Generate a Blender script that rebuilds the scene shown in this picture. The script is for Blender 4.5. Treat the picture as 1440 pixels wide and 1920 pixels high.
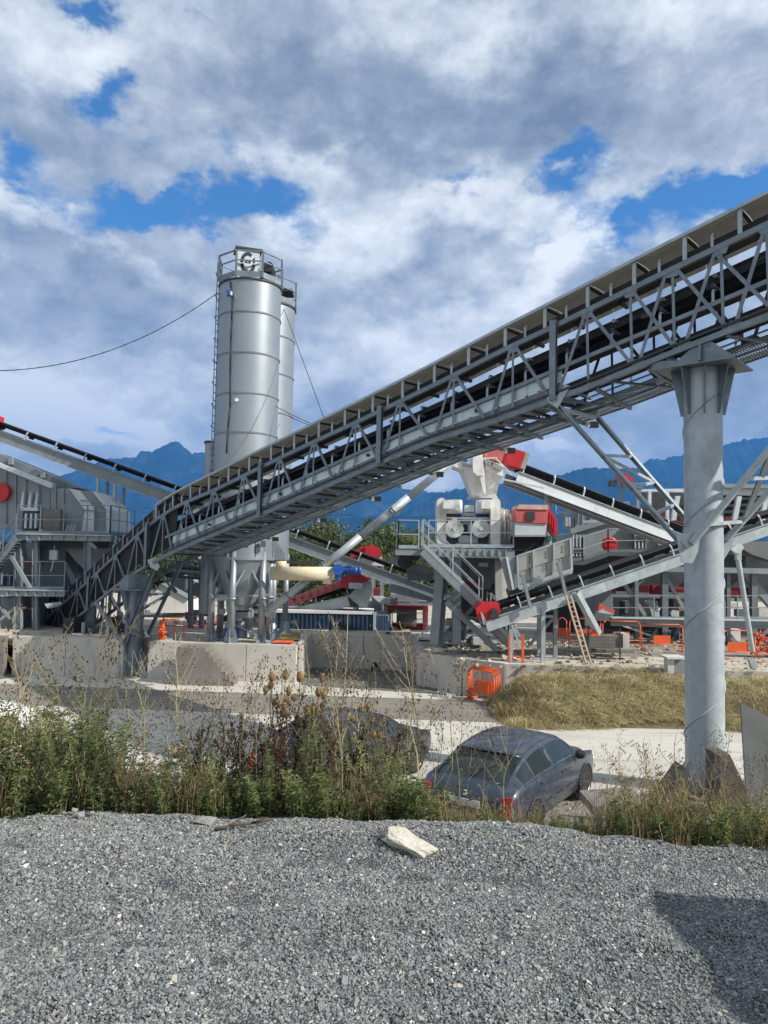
import bpy, bmesh, math, random
import numpy as np
from mathutils import Vector, Matrix, noise as mnoise
R = math.radians
scene = bpy.context.scene
for o in list(bpy.data.objects): bpy.data.objects.remove(o)
COL = scene.collection

# ---------------------------------------------------------------- camera
EYE = Vector((0, 0, 1.65)); FPX = 1400.0
PITCH, ROLL = R(3.48), R(1.15)
FWD = Vector((0, math.cos(PITCH), math.sin(PITCH))); UP0 = Vector((0, -math.sin(PITCH), math.cos(PITCH))); RT0 = Vector((1, 0, 0))
RT = RT0*math.cos(ROLL) + UP0*math.sin(ROLL); UP = UP0*math.cos(ROLL) - RT0*math.sin(ROLL)
cd = bpy.data.cameras.new('camera'); cam = bpy.data.objects.new('camera', cd); COL.objects.link(cam)
cam.matrix_world = Matrix(((RT.x, UP.x, -FWD.x, EYE.x), (RT.y, UP.y, -FWD.y, EYE.y), (RT.z, UP.z, -FWD.z, EYE.z), (0, 0, 0, 1)))
cd.sensor_fit = 'VERTICAL'; cd.sensor_height = 36; cd.lens = FPX/1920*36
cd.clip_start = 0.05; cd.clip_end = 30000
scene.camera = cam

# ---------------------------------------------------------------- light and sky
SUN_AZ, SUN_EL = R(68), R(37)                                     # azimuth measured from straight behind the camera, towards the right
SUN = Vector((math.sin(SUN_AZ)*math.cos(SUN_EL), -math.cos(SUN_AZ)*math.cos(SUN_EL), math.sin(SUN_EL)))
sl = bpy.data.lights.new('sun', 'SUN'); sl.energy = 4.6; sl.angle = R(0.5); sl.color = (1.0, .94, .85)
so = bpy.data.objects.new('sun', sl); COL.objects.link(so); so.rotation_euler = SUN.to_track_quat('Z', 'Y').to_euler(); so.location = (20, -5, 30)
scene.view_settings.view_transform = 'Standard'; scene.view_settings.look = 'None'
scene.view_settings.exposure = 0.24; scene.view_settings.gamma = 1; scene.view_settings.use_curve_mapping = False
scene.cycles.max_bounces = 6; scene.cycles.transparent_max_bounces = 16; scene.cycles.volume_bounces = 0
scene.cycles.use_denoising = True

class NB:
    """small helper to write node trees"""
    def __init__(s, tree): s.t = tree; s.n = tree.nodes; s.l = tree.links
    def node(s, typ, **kw):
        nd = s.n.new(typ)
        for k, v in kw.items():
            if k.startswith('_'): continue
            setattr(nd, k, v)
        return nd
    def put(s, sock, v):
        if isinstance(v, bpy.types.NodeSocket): s.l.new(v, sock)
        elif v is not None: sock.default_value = v
    def m(s, op, a, b=None, c=None, clamp=False):
        nd = s.n.new('ShaderNodeMath'); nd.operation = op; nd.use_clamp = clamp
        s.put(nd.inputs[0], a); s.put(nd.inputs[1], b); s.put(nd.inputs[2], c); return nd.outputs[0]
    def noise(s, vec, scale, detail=4, rough=.5, dist=0, lac=2.0):
        nd = s.n.new('ShaderNodeTexNoise'); s.put(nd.inputs['Vector'], vec)
        nd.inputs['Scale'].default_value = scale; nd.inputs['Detail'].default_value = detail
        nd.inputs['Roughness'].default_value = rough; nd.inputs['Distortion'].default_value = dist; nd.inputs['Lacunarity'].default_value = lac
        return nd.outputs['Fac']
    def ramp(s, fac, stops, interp='LINEAR'):
        nd = s.n.new('ShaderNodeValToRGB'); cr = nd.color_ramp; cr.interpolation = interp
        while len(cr.elements) < len(stops): cr.elements.new(.5)
        for e, (p, c) in zip(cr.elements, stops):
            e.position = p; e.color = c if len(c) == 4 else (*c, 1)
        s.put(nd.inputs[0], fac); return nd.outputs[0]
    def mix(s, fac, a, b, mode='MIX'):
        nd = s.n.new('ShaderNodeMix'); nd.data_type = 'RGBA'; nd.blend_type = mode
        s.put(nd.inputs[0], fac); s.put(nd.inputs[6], a if isinstance(a, bpy.types.NodeSocket) else (*a, 1)); s.put(nd.inputs[7], b if isinstance(b, bpy.types.NodeSocket) else (*b, 1))
        return nd.outputs[2]
    def smooth(s, x, a, b):
        nd = s.n.new('ShaderNodeMapRange'); nd.interpolation_type = 'SMOOTHSTEP'
        s.put(nd.inputs[0], x); nd.inputs[1].default_value = a; nd.inputs[2].default_value = b; return nd.outputs[0]

def sky_dir(px, py):
    d = (FWD + RT*((px-720)/FPX) + UP*((960-py)/FPX)).normalized()
    return math.degrees(math.atan2(d.x, d.y)), math.degrees(math.asin(d.z))

world = bpy.data.worlds.new('World'); scene.world = world; world.use_nodes = True
def build_sky():
    b = NB(world.node_tree); b.n.clear()
    out = b.node('ShaderNodeOutputWorld'); bg = b.node('ShaderNodeBackground'); bg.inputs[1].default_value = 0.12
    b.l.new(bg.outputs[0], out.inputs[0])
    sky = b.node('ShaderNodeTexSky'); sky.sky_type = 'NISHITA'; sky.sun_disc = False
    sky.sun_elevation = SUN_EL; sky.sun_rotation = math.atan2(SUN.x, SUN.y); sky.altitude = 300; sky.dust_density = .4; sky.ozone_density = 2.5; sky.air_density = 1.0
    tc = b.node('ShaderNodeTexCoord'); sep = b.node('ShaderNodeSeparateXYZ'); b.l.new(tc.outputs['Generated'], sep.inputs[0])
    X, Y, Z = sep.outputs
    az = b.m('MULTIPLY', b.m('ARCTAN2', X, Y), 57.2958); el = b.m('MULTIPLY', b.m('ARCSINE', Z), 57.2958)
    # cloud texture space: a flat deck seen in perspective, softened near the horizon
    zz = b.m('ADD', b.m('MAXIMUM', Z, 0.0), 0.16)
    cx = b.m('DIVIDE', X, zz); cy = b.m('DIVIDE', Y, zz)
    cv = b.node('ShaderNodeCombineXYZ'); b.put(cv.inputs[0], cx); b.put(cv.inputs[1], cy); b.put(cv.inputs[2], b.m('MULTIPLY', Z, 1.2)); V = cv.outputs[0]
    # a rounder space for puffs
    cv2 = b.node('ShaderNodeCombineXYZ'); b.put(cv2.inputs[0], b.m('MULTIPLY', az, .05)); b.put(cv2.inputs[1], b.m('MULTIPLY', el, .075)); W = cv2.outputs[0]
    warp = b.noise(W, 1.6, 6, .6); warp2 = b.noise(W, 2.3, 5, .6, 0)
    azw = b.m('ADD', az, b.m('MULTIPLY', b.m('SUBTRACT', warp, .5), 17)); elw = b.m('ADD', el, b.m('MULTIPLY', b.m('SUBTRACT', warp2, .5), 11))
    def blob(px, py, rx, ry, rot=0):
        a0, e0 = sky_dir(px, py); k = 360/(2*math.pi*FPX)
        da = b.m('SUBTRACT', azw, a0); de = b.m('SUBTRACT', elw, e0)
        c, s_ = math.cos(R(rot)), math.sin(R(rot))
        u = b.m('DIVIDE', b.m('ADD', b.m('MULTIPLY', da, c), b.m('MULTIPLY', de, s_)), rx*k)
        v = b.m('DIVIDE', b.m('SUBTRACT', b.m('MULTIPLY', de, c), b.m('MULTIPLY', da, s_)), ry*k)
        d2 = b.m('ADD', b.m('MULTIPLY', u, u), b.m('MULTIPLY', v, v))
        return b.m('POWER', 2.71828, b.m('MULTIPLY', d2, -1))
    def total(items):
        acc = None
        for px, py, rx, ry, rot, w in items:
            t = b.m('MULTIPLY', blob(px, py, rx, ry, rot), w); acc = t if acc is None else b.m('ADD', acc, t)
        return acc
    holes = total(HOLES); darks = total(DARKS); lights_ = total(LIGHTS)
    n1 = b.noise(V, 1.1, 9, .56, .25); n2 = b.noise(W, 2.6, 9, .6, .3); n3 = b.noise(W, 7.5, 8, .62, .1)
    dens = b.m('ADD', b.m('ADD', b.m('MULTIPLY', n1, .55), b.m('MULTIPLY', n2, .75)), b.m('MULTIPLY', n3, .62))   # mean about .8
    dens = b.m('SUBTRACT', b.m('ADD', dens, -.04), b.m('MULTIPLY', holes, .80))
    cover = b.smooth(dens, .22, .84)
    # shading of the deck: thick parts grey, thin edges and sunlit tops white
    sh = b.m('ADD', b.m('ADD', b.m('MULTIPLY', n2, .42), b.m('MULTIPLY', n3, .34)), b.m('MULTIPLY', b.noise(W, 1.1, 5, .55, .4), .5))  # mean .63
    sh = b.m('ADD', b.m('SUBTRACT', sh, b.m('MULTIPLY', darks, .13)), b.m('MULTIPLY', lights_, .22))
    col = b.ramp(sh, [(.34, (.17, .215, .285)), (.48, (.27, .32, .395)), (.60, (.41, .46, .53)), (.71, (.60, .65, .70)), (.86, (.88, .91, .93))])
    cs = b.node('ShaderNodeVectorMath'); cs.operation = 'SCALE'; b.put(cs.inputs[0], col); cs.inputs['Scale'].default_value = CLOUD_GAIN
    sk = b.mix(1.0, sky.outputs[0], SKY_TINT, 'MULTIPLY')
    fin = b.mix(cover, sk, cs.outputs[0])
    b.l.new(fin, bg.inputs[0])
    world.cycles.sampling_method = 'MANUAL'; world.cycles.sample_map_resolution = 512
CLOUD_GAIN = 9.0; SKY_TINT = (.50, .95, 1.28)
HOLES = [(240,200,62,48,0,1.0),(185,18,60,20,0,.8),(360,40,22,20,0,.4),(15,300,50,38,20,.9),(300,395,150,34,10,1.05),(60,360,50,30,0,.3),(500,400,90,36,-8,.75),(440,285,70,26,-25,.5),
         (860,338,55,18,0,.6),(1090,310,90,32,8,1.05),(1270,380,120,40,12,.9),(1385,335,70,40,0,.9),(1330,430,90,40,30,.7),(1120,375,50,25,0,.6),(1190,440,40,60,0,.5),(1000,450,50,14,20,.35),(230,790,90,14,-10,.55),(1120,260,60,20,-30,.3)]
DARKS = [(700,180,420,110,0,1.2),(1100,200,330,90,0,1.0),(150,290,160,70,0,1.0),(450,150,200,60,30,.6),(200,480,240,45,-4,.7),(640,560,200,50,0,.6),(1000,760,360,60,0,.6),(250,830,200,30,10,.9),(820,470,120,40,30,.9),(250,640,250,60,0,.35),(1000,590,150,50,20,.5),(1400,700,150,70,0,.7)]
LIGHTS = [(120,90,180,60,10,.5),(900,60,260,50,0,.7),(1300,40,200,60,0,.5),(560,300,140,28,0,.9),(900,390,220,45,-5,1.2),(1060,470,140,45,30,1.3),(700,470,90,50,0,.7),(100,765,170,42,-8,3.2),(700,880,300,40,0,1.3),(300,700,300,40,0,.5),(120,430,260,20,-12,.9),(560,440,80,35,0,.7),(860,620,190,60,10,.8),(1190,378,36,10,0,2.4),(650,700,250,60,0,.35),(1020,845,60,20,10,1.2)]
build_sky()
HAZE_COL = (.11,.40,1.0,1); HAZE_DENS = 0.00015
# ---------------------------------------------------------------- pixel helpers: a photograph pixel and a real distance give a place
def P(px, py, D):
    d = FWD + RT*((px-720)/FPX) + UP*((960-py)/FPX)
    return EYE + d*(D/d.y)
def G(px, py, z):
    d = FWD + RT*((px-720)/FPX) + UP*((960-py)/FPX)
    return EYE + d*((z-EYE.z)/d.z)
def zone(ox, oy, s): return lambda x, y: (ox+x/s, oy+y/s)
Z1 = zone(0, 760, 3.6); Z3 = zone(340, 820, 3.4286); Z4 = zone(700, 800, 3.6); Z5 = zone(1040, 820, 3.6); ZC = zone(760, 1160, 3.4286)

# ---------------------------------------------------------------- materials
MATS = {}
def bsdf_mat(name):
    m = bpy.data.materials.new(name); m.use_nodes = True; b = NB(m.node_tree)
    return m, b, b.n['Principled BSDF']
def worn(name, color, rough=.5, metal=0.0, var=.25, scale=3.0, dirt=(.16,.13,.10), dirt_amt=.25, bump=.0, bscale=40, spangle=0, coat=0):
    """painted or bare surface with uneven tone, streaky dirt and fine relief, all fixed to the place"""
    m, b, p = bsdf_mat(name)
    geo = b.node('ShaderNodeNewGeometry'); pos = geo.outputs['Position']
    mp = b.node('ShaderNodeMapping'); mp.inputs['Scale'].default_value = (1, 1, .3); b.l.new(pos, mp.inputs[0])
    n = b.noise(pos, scale, 5, .6); st = b.noise(mp.outputs[0], scale*2.2, 5, .65); 
    lo = tuple(c*(1-var) for c in color); hi = tuple(min(1, c*(1+var)) for c in color)
    col = b.ramp(n, [(.3, lo), (.7, hi)])
    if spangle:
        vo = b.node('ShaderNodeTexVoronoi'); b.l.new(pos, vo.inputs['Vector']); vo.inputs['Scale'].default_value = spangle
        vv = b.node('ShaderNodeSeparateColor'); b.l.new(vo.outputs['Color'], vv.inputs[0])
        col = b.mix(b.m('MULTIPLY', vv.outputs[0], .35), col, tuple(c*.62 for c in color))
    d = b.smooth(st, .52, .74)
    col = b.mix(b.m('MULTIPLY', d, dirt_amt), col, dirt)
    b.put(p.inputs['Base Color'], col)
    b.put(p.inputs['Roughness'], b.m('ADD', rough-.08, b.m('MULTIPLY', n, .16)))
    p.inputs['Metallic'].default_value = metal
    if coat: p.inputs['Coat Weight'].default_value = coat; p.inputs['Coat Roughness'].default_value = .12
    if bump:
        bp = b.node('ShaderNodeBump'); bp.inputs['Strength'].default_value = bump; bp.inputs['Distance'].default_value = .02
        b.put(bp.inputs['Height'], b.noise(pos, bscale, 4, .6)); b.l.new(bp.outputs[0], p.inputs['Normal'])
    MATS[name] = m; return m
def emis(name, color, s):
    m, b, p = bsdf_mat(name); p.inputs['Base Color'].default_value = (*color, 1); p.inputs['Emission Color'].default_value = (*color, 1); p.inputs['Emission Strength'].default_value = s
    MATS[name] = m; return m
galv = worn('galvanised_steel', (.22,.26,.295), .46, .55, .22, 2.5, (.12,.12,.12), .35, .05, 60, spangle=9)
galv_light = worn('fresh_galvanised_steel', (.45,.505,.535), .5, .35, .15, 2.0, (.2,.2,.19), .25, spangle=7)
silo_paint = worn('silo_silver_paint', (.31,.35,.385), .42, .5, .05, .7, (.3,.3,.3), .10)
grey_paint = worn('grey_machine_paint', (.155,.185,.205), .5, .05, .18, 1.3, (.10,.09,.08), .45)
mid_paint = worn('mid_grey_machine_paint', (.24,.275,.295), .5, .05, .15, 1.3, (.16,.14,.12), .4)
light_paint = worn('light_grey_machine_paint', (.55,.60,.62), .5, .05, .12, 1.4, (.25,.22,.19), .35)
dusty_white = worn('dusty_white_machine_paint', (.76,.76,.73), .6, 0, .14, 2.6, (.30,.26,.21), .65)
hopper_steel = worn('hopper_steel', (.36,.37,.35), .5, .3, .15, 1.6, (.24,.20,.16), .4)
panel_light = worn('pale_side_sheet', (.62,.72,.74), .5, .15, .1, 1.2, (.25,.25,.24), .25)
cover_beige = worn('beige_cover_sheet', (.70,.68,.61), .7, 0, .15, 3.0, (.25,.2,.14), .5)
_b = NB(cover_beige.node_tree); _t = _b.node('ShaderNodeBsdfTranslucent'); _t.inputs[0].default_value = (.55,.54,.49,1); _m = _b.node('ShaderNodeMixShader'); _m.inputs[0].default_value = .28
_b.l.new(_b.n['Principled BSDF'].outputs[0], _m.inputs[1]); _b.l.new(_t.outputs[0], _m.inputs[2]); _b.l.new(_m.outputs[0], _b.n['Material Output'].inputs[0])
red_paint = worn('red_paint', (.52,.02,.03), .42, 0, .15, 2.0, (.30,.16,.12), .25)
red_dusty = worn('dusty_red_paint', (.50,.10,.10), .6, 0, .2, 2.5, (.45,.34,.30), .5)
dark_red = worn('dark_red_paint', (.22,.015,.022), .5, 0, .2, 2.0, (.1,.08,.07), .4)
blue_paint = worn('blue_motor_paint', (.015,.09,.36), .4, 0, .2, 5.0, (.05,.05,.06), .3)
cream_paint = worn('cream_paint', (.68,.60,.42), .45, 0, .08, 2.0, (.32,.27,.18), .4)
container_blue = worn('dark_blue_container_paint', (.022,.05,.095), .45, 0, .2, 2.0, (.08,.08,.08), .3)
container_pale = worn('pale_blue_container_end', (.36,.50,.62), .5, 0, .12, 2.0, (.2,.2,.2), .2)
rubber = worn('black_rubber', (.009,.009,.010), .65, 0, .3, 4.0, (.05,.048,.045), .2)
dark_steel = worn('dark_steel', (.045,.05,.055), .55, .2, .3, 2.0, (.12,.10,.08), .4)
orange = worn('orange_plastic', (.72,.11,.02), .5, 0, .15, 4.0, (.3,.15,.08), .3)
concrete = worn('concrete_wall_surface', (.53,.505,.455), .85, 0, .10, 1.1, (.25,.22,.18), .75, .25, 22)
concrete_old_shaded = worn('old_and_shaded_concrete', (.20,.185,.165), .9, 0, .2, 1.5, (.12,.11,.09), .6, .35, 18)  # darker than the walls; the steps carry their shade in this colour
concrete_dark = worn('dark_weathered_concrete', (.13,.115,.10), .95, 0, .35, 5, (.05,.05,.045), .5, .7, 25)
wood = worn('weathered_wood', (.32,.26,.19), .8, 0, .2, 6, (.1,.08,.06), .4)
khaki = worn('khaki_paint', (.33,.27,.09), .7, 0, .15, 4)
white_wall = worn('white_render', (.74,.74,.73), .8, 0, .05, 1)
black_plastic = worn('black_plastic', (.02,.02,.022), .5, 0, .1, 3, (.05,.05,.05), .2)
lamp_white = worn('lamp_glass', (.8,.8,.78), .3, 0, .02, 3, (.5,.5,.5), .1)
cable_mat = worn('dark_cable', (.03,.03,.035), .6, .3, .1, 3)
steel_box = worn('white_cabinet_paint', (.6,.6,.58), .6, 0, .1, 3, (.3,.27,.22), .35)
dull_steel = worn('dull_sheet_steel', (.17,.18,.18), .7, .1, .15, 3, (.2,.18,.15), .4)  # dull grey of plain steel sheets

# ---------------------------------------------------------------- mesh collector
class MB:
    def __init__(s): s.v = []; s.f = []; s.sm = []
    def add(s, vs, fs, smooth=False):
        o = len(s.v); s.v += [tuple(v) for v in vs]; s.f += [tuple(o+i for i in f) for f in fs]; s.sm += [smooth]*len(fs); return s
    def box(s, a, b):
        x0, x1 = sorted((a[0], b[0])); y0, y1 = sorted((a[1], b[1])); z0, z1 = sorted((a[2], b[2]))
        return s.add([(x0,y0,z0),(x1,y0,z0),(x1,y1,z0),(x0,y1,z0),(x0,y0,z1),(x1,y0,z1),(x1,y1,z1),(x0,y1,z1)], [(0,3,2,1),(4,5,6,7),(0,1,5,4),(1,2,6,5),(2,3,7,6),(3,0,4,7)])
    def prism(s, pts, ext):
        """pts: a polygon of world points; ext: extrusion vector"""
        n = len(pts); e = Vector(ext); pts = [Vector(p) for p in pts]
        nrm = Vector((0,0,0))
        for i in range(n): nrm += (pts[i]-pts[0]).cross(pts[(i+1) % n]-pts[0])
        if nrm.dot(e) > 0: pts = pts[::-1]
        return s.add(pts+[p+e for p in pts], [tuple(range(n)), tuple(range(2*n-1, n-1, -1))]+[(i, i+n, (i+1) % n+n, (i+1) % n) for i in range(n)])
    def beam(s, a, b, w, h=None, up=Vector((0,0,1))):
        h = h or w; a = Vector(a); b = Vector(b); d = (b-a).normalized(); u = up - d*up.dot(d)
        if u.length < .01: u = Vector((0,1,0)) - d*d.y
        u.normalize(); r = d.cross(u); vs = []
        for q in (a, b):
            for i, j in ((-1,-1),(1,-1),(1,1),(-1,1)): vs.append(q + r*(i*w/2) + u*(j*h/2))
        return s.add(vs, [(3,2,1,0),(4,5,6,7),(0,1,5,4),(1,2,6,5),(2,3,7,6),(3,0,4,7)])
    def tube(s, a, b, r, r2=None, n=12, caps=True):
        r2 = r if r2 is None else r2; a = Vector(a); b = Vector(b); d = (b-a).normalized()
        u = d.orthogonal().normalized(); w = d.cross(u); vs = []
        for q, rr in ((a, r), (b, r2)):
            for i in range(n): t = 2*math.pi*i/n; vs.append(q + u*(rr*math.cos(t)) + w*(rr*math.sin(t)))
        s.add(vs, [(i, (i+1) % n, (i+1) % n+n, i+n) for i in range(n)], True)
        if caps: o = len(s.v)-2*n; s.f += [tuple(o+i for i in range(n-1, -1, -1)), tuple(o+n+i for i in range(n))]; s.sm += [False, False]
        return s
    def path(s, pts, r, n=6):
        for i in range(len(pts)-1): s.tube(pts[i], pts[i+1], r, n=n)
        return s
    def lathe(s, c, prof, n=48, axis=Vector((0,0,1)), caps=True):
        """prof: (radius, height) pairs along axis from centre c; every profile segment gets its own vertices so edges stay crisp"""
        c = Vector(c); axis = Vector(axis).normalized(); u = axis.orthogonal().normalized(); w = axis.cross(u)
        for (r0, h0), (r1, h1) in zip(prof, prof[1:]):
            vs = []
            for r, h in ((r0, h0), (r1, h1)):
                for i in range(n): t = 2*math.pi*i/n; vs.append(c + axis*h + u*(r*math.cos(t)) + w*(r*math.sin(t)))
            s.add(vs, [(i, (i+1) % n, (i+1) % n+n, i+n) for i in range(n)], True)
        if caps:
            for k, (r, h) in ((0, prof[0]), (1, prof[-1])):
                if r > 1e-4: s.add([c + axis*h + u*(r*math.cos(2*math.pi*i/n)) + w*(r*math.sin(2*math.pi*i/n)) for i in range(n)], [tuple(range(n)) if k else tuple(range(n-1, -1, -1))])
        return s
    def mesh(s, name):
        me = bpy.data.meshes.new(name); me.from_pydata(s.v, [], s.f); me.polygons.foreach_set('use_smooth', s.sm); me.update(); return me

def tag(o, label=None, cat=None, group=None, kind=None):
    if label: o['label'] = label
    if cat: o['category'] = cat
    if group: o['group'] = group
    if kind: o['kind'] = kind
    return o
def link(name, me, mat, parent=None):
    o = bpy.data.objects.new(name, me); COL.objects.link(o)
    if mat is not None and not me.materials: me.materials.append(mat)
    if parent is not None:
        o.parent = parent
        wl = Vector(parent.get('_w', (0,0,0))); o.location = -wl
    return o
def part(t, name, mat, mb, label=None):
    o = link(name, mb.mesh(name), mat, t)
    if label: o['label'] = label
    return o
def sub(p, name, mat, mb):
    """sub-part: its parent part already sits at minus the thing's base, so the child needs no further shift"""
    o = bpy.data.objects.new(name, mb.mesh(name)); COL.objects.link(o); o.data.materials.append(mat); o.parent = p; return o
def thing(name, label, cat, loc, group=None):
    o = bpy.data.objects.new(name, None); COL.objects.link(o); o.location = loc; o['_w'] = tuple(loc); o.empty_display_size = .3
    return tag(o, label, cat, group)
def solo(name, label, cat, mat, mb, group=None, kind=None): return tag(link(name, mb.mesh(name), mat), label, cat, group, kind)
def struct(name, mat, mb): return tag(link(name, mb.mesh(name), mat), kind='structure')
def place(root, M):
    """move a thing: children were built in world coordinates round '_w'"""
    root.matrix_world = M

# unit profiles shared by every beam-like part
UNIT = {}
def unit(kind, mat, name):
    k = (kind, mat.name, name)
    if k in UNIT: return UNIT[k]
    b = MB()
    if kind == 'box': b.box((-.5,-.5,0), (.5,.5,1))
    elif kind == 'tube': b.tube((0,0,0), (0,0,1), .5, n=14)
    elif kind == 'angle': b.box((-.5,-.5,0), (-.38,.5,1)); b.box((-.38,-.5,0), (.5,-.38,1))
    elif kind == 'chan': b.box((-.5,-.5,0), (-.36,.5,1)); b.box((-.36,-.5,0), (.5,-.42,1)); b.box((-.36,.42,0), (.5,.5,1))
    elif kind == 'ibeam': b.box((-.5,-.5,0), (.5,-.4,1)); b.box((-.5,.4,0), (.5,.5,1)); b.box((-.08,-.4,0), (.08,.4,1))
    me = b.mesh(name+'_'+kind); me.materials.append(mat); UNIT[k] = me; return me
def bar(t, name, mat, a, b, w, h=None, kind='box', up=(0,0,1), flip=False):
    """one straight member from a to b as an object of its own, sharing mesh data with its likes"""
    h = h or w; a = Vector(a); b = Vector(b); d = b-a; L = d.length; d.normalize(); up = Vector(up); u = up - d*up.dot(d)
    if u.length < .02: u = Vector((0,1,0)) - d*d.y
    u.normalize(); r = u.cross(d)
    if flip: r = -r; u = -u
    o = bpy.data.objects.new(name, unit(kind, mat, name)); COL.objects.link(o)
    M = Matrix(((r.x*w, u.x*h, d.x*L, a.x), (r.y*w, u.y*h, d.y*L, a.y), (r.z*w, u.z*h, d.z*L, a.z), (0,0,0,1)))
    if t is not None:
        o.parent = t; M = Matrix.Translation(-Vector(t['_w'])) @ M
    o.matrix_local = M
    return o
def bpx(t, name, mat, x0, y0, x1, y1, D, dep, label=None, bev=0):
    a = P(x0, y1, D); b = P(x1, y0, D); zc = P((x0+x1)/2, y1, D).z; zt = P((x0+x1)/2, y0, D).z; ym = (y0+y1)/2
    return part(t, name, mat, MB().box((P(x0, ym, D).x, D, zc), (P(x1, ym, D).x, D+dep, zt)), label)
def ppx(t, name, mat, pts, D, dep, label=None, ext=None):
    """a plate or body with the given outline at distance D, dep metres deep (ext: other extrusion vector)"""
    return part(t, name, mat, MB().prism([P(x, y, D) for x, y in pts], ext or (0, dep, 0)), label)
def lpx(t, name, mat, a, b, w, kind='box', h=None, **k):
    """a member between two (px, py, D) places"""
    return bar(t, name, mat, P(*a), P(*b), w, h, kind, **k)
def railing(t, pts, h=1.05, mat=None, step=1.1, r=.022, mids=(.5,)):
    """one run of handrail: posts and rails along world points"""
    mb = MB(); pts = [Vector(p) for p in pts]
    for a, b in zip(pts, pts[1:]):
        n = max(1, round((b-a).length/step))
        for i in range(n+1): q = a.lerp(b, i/n); mb.beam(q, q+Vector((0,0,h)), r*2, r*1.4)
        for f in (1.0,)+tuple(mids): mb.beam(a+Vector((0,0,h*f)), b+Vector((0,0,h*f)), r*1.6)
        mb.beam(a+Vector((0,0,.06)), b+Vector((0,0,.06)), .01, .12)
    return part(t, 'railing', mat or galv, mb)
# ---------------------------------------------------------------- ground levels
ZR = -2.90      # road
ZP = -1.62      # silo platform
ZQ = -1.80      # right platform
random.seed(7)
def fbm(x, y, z=0.0, o=4):
    return mnoise.fractal(Vector((x, y, z)), 1.0, 2.0, o)
def edge_y(x): return 4.72 - .055*max(0, x)*1.6 + .12*fbm(x*.9, 3.3)
def near_z(x, y):
    """height of the gravel yard and of the bank that falls to the road"""
    e = edge_y(x); z = .045*fbm(x*.8, y*.8) + .016*fbm(x*3.5, y*3.5, 5) - .018*math.exp(-((x-.9-.35*(y-3.5))**2)/.02) - .018*math.exp(-((x-1.9-.35*(y-3.5))**2)/.02)
    if x > -3: z += .07*math.exp(-((x-.3)**2/1.2 + (y-4.35)**2/.12))
    if y > e: t = min(1, (y-e)/5.0); z = z*(1-t) + (ZR+.02)*(t*t*(3-2*t)*.55 + t*.45) 
    return z
def grid(x0, x1, nx, y0, y1, ny, f):
    mb = MB(); vs = []
    for j in range(ny+1):
        for i in range(nx+1):
            x = x0+(x1-x0)*i/nx; y = y0+(y1-y0)*j/ny; vs.append((x, y, f(x, y)))
    fs = [(j*(nx+1)+i, j*(nx+1)+i+1, (j+1)*(nx+1)+i+1, (j+1)*(nx+1)+i) for j in range(ny) for i in range(nx)]
    return mb.add(vs, fs, True)

def gravel_mat():
    m, b, p = bsdf_mat('gravel_bed'); geo = b.node('ShaderNodeNewGeometry'); pos = geo.outputs['Position']
    vo = b.node('ShaderNodeTexVoronoi'); b.l.new(pos, vo.inputs['Vector']); vo.inputs['Scale'].default_value = 75
    sc = b.node('ShaderNodeSeparateColor'); b.l.new(vo.outputs['Color'], sc.inputs[0])
    col = b.ramp(sc.outputs[0], [(0, (.07,.08,.085)), (.5, (.16,.175,.18)), (.85, (.25,.26,.26)), (1, (.45,.45,.42))])
    b.put(p.inputs['Base Color'], b.mix(b.smooth(vo.outputs['Distance'], .0, .9), col, (.05,.055,.06)))
    p.inputs['Roughness'].default_value = .85
    bp = b.node('ShaderNodeBump'); bp.inputs['Distance'].default_value = .02; bp.inputs['Strength'].default_value = .9; bp.invert = True
    b.put(bp.inputs['Height'], vo.outputs['Distance']); b.l.new(bp.outputs[0], p.inputs['Normal']); return m
def soil_mat(name, c0, c1, c2, s=3.0, pebbles=.5, bump=.6):
    m, b, p = bsdf_mat(name); geo = b.node('ShaderNodeNewGeometry'); pos = geo.outputs['Position']
    col = b.ramp(b.noise(pos, s, 8, .65), [(.32, c0), (.5, c1), (.68, c2)])
    sp = b.smooth(b.noise(pos, s*14, 3, .6), .58, .66); col = b.mix(b.m('MULTIPLY', sp, pebbles), col, tuple(min(1, c*1.6) for c in c2))
    b.put(p.inputs['Base Color'], col); p.inputs['Roughness'].default_value = .95
    bp = b.node('ShaderNodeBump'); bp.inputs['Distance'].default_value = .04; bp.inputs['Strength'].default_value = bump
    b.put(bp.inputs['Height'], b.noise(pos, s*9, 6, .7)); b.l.new(bp.outputs[0], p.inputs['Normal']); return m
def road_mat(name, base, stain, tracks=True):
    m, b, p = bsdf_mat(name); geo = b.node('ShaderNodeNewGeometry'); pos = geo.outputs['Position']
    mp = b.node('ShaderNodeMapping'); mp.inputs['Scale'].default_value = (.22, 1.5, 1); mp.inputs['Rotation'].default_value = (0, 0, R(8)); b.l.new(pos, mp.inputs[0])
    n = b.noise(mp.outputs[0], 1.2, 7, .62); f = b.noise(pos, 6, 8, .7)
    col = b.mix(b.smooth(n, .42, .70), base, stain); col = b.mix(b.m('MULTIPLY', b.smooth(f, .5, .72), .4), col, tuple(c*.6 for c in base))
    w = b.node('ShaderNodeTexNoise'); b.l.new(pos, w.inputs['Vector']); w.inputs['Scale'].default_value = 45; col = b.mix(b.m('MULTIPLY', b.smooth(w.outputs['Fac'], .62, .70), .45), col, (.09,.09,.085))
    b.put(p.inputs['Base Color'], col); p.inputs['Roughness'].default_value = .9
    bp = b.node('ShaderNodeBump'); bp.inputs['Distance'].default_value = .01; bp.inputs['Strength'].default_value = .5
    b.put(bp.inputs['Height'], f); b.l.new(bp.outputs[0], p.inputs['Normal']); return m

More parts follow.
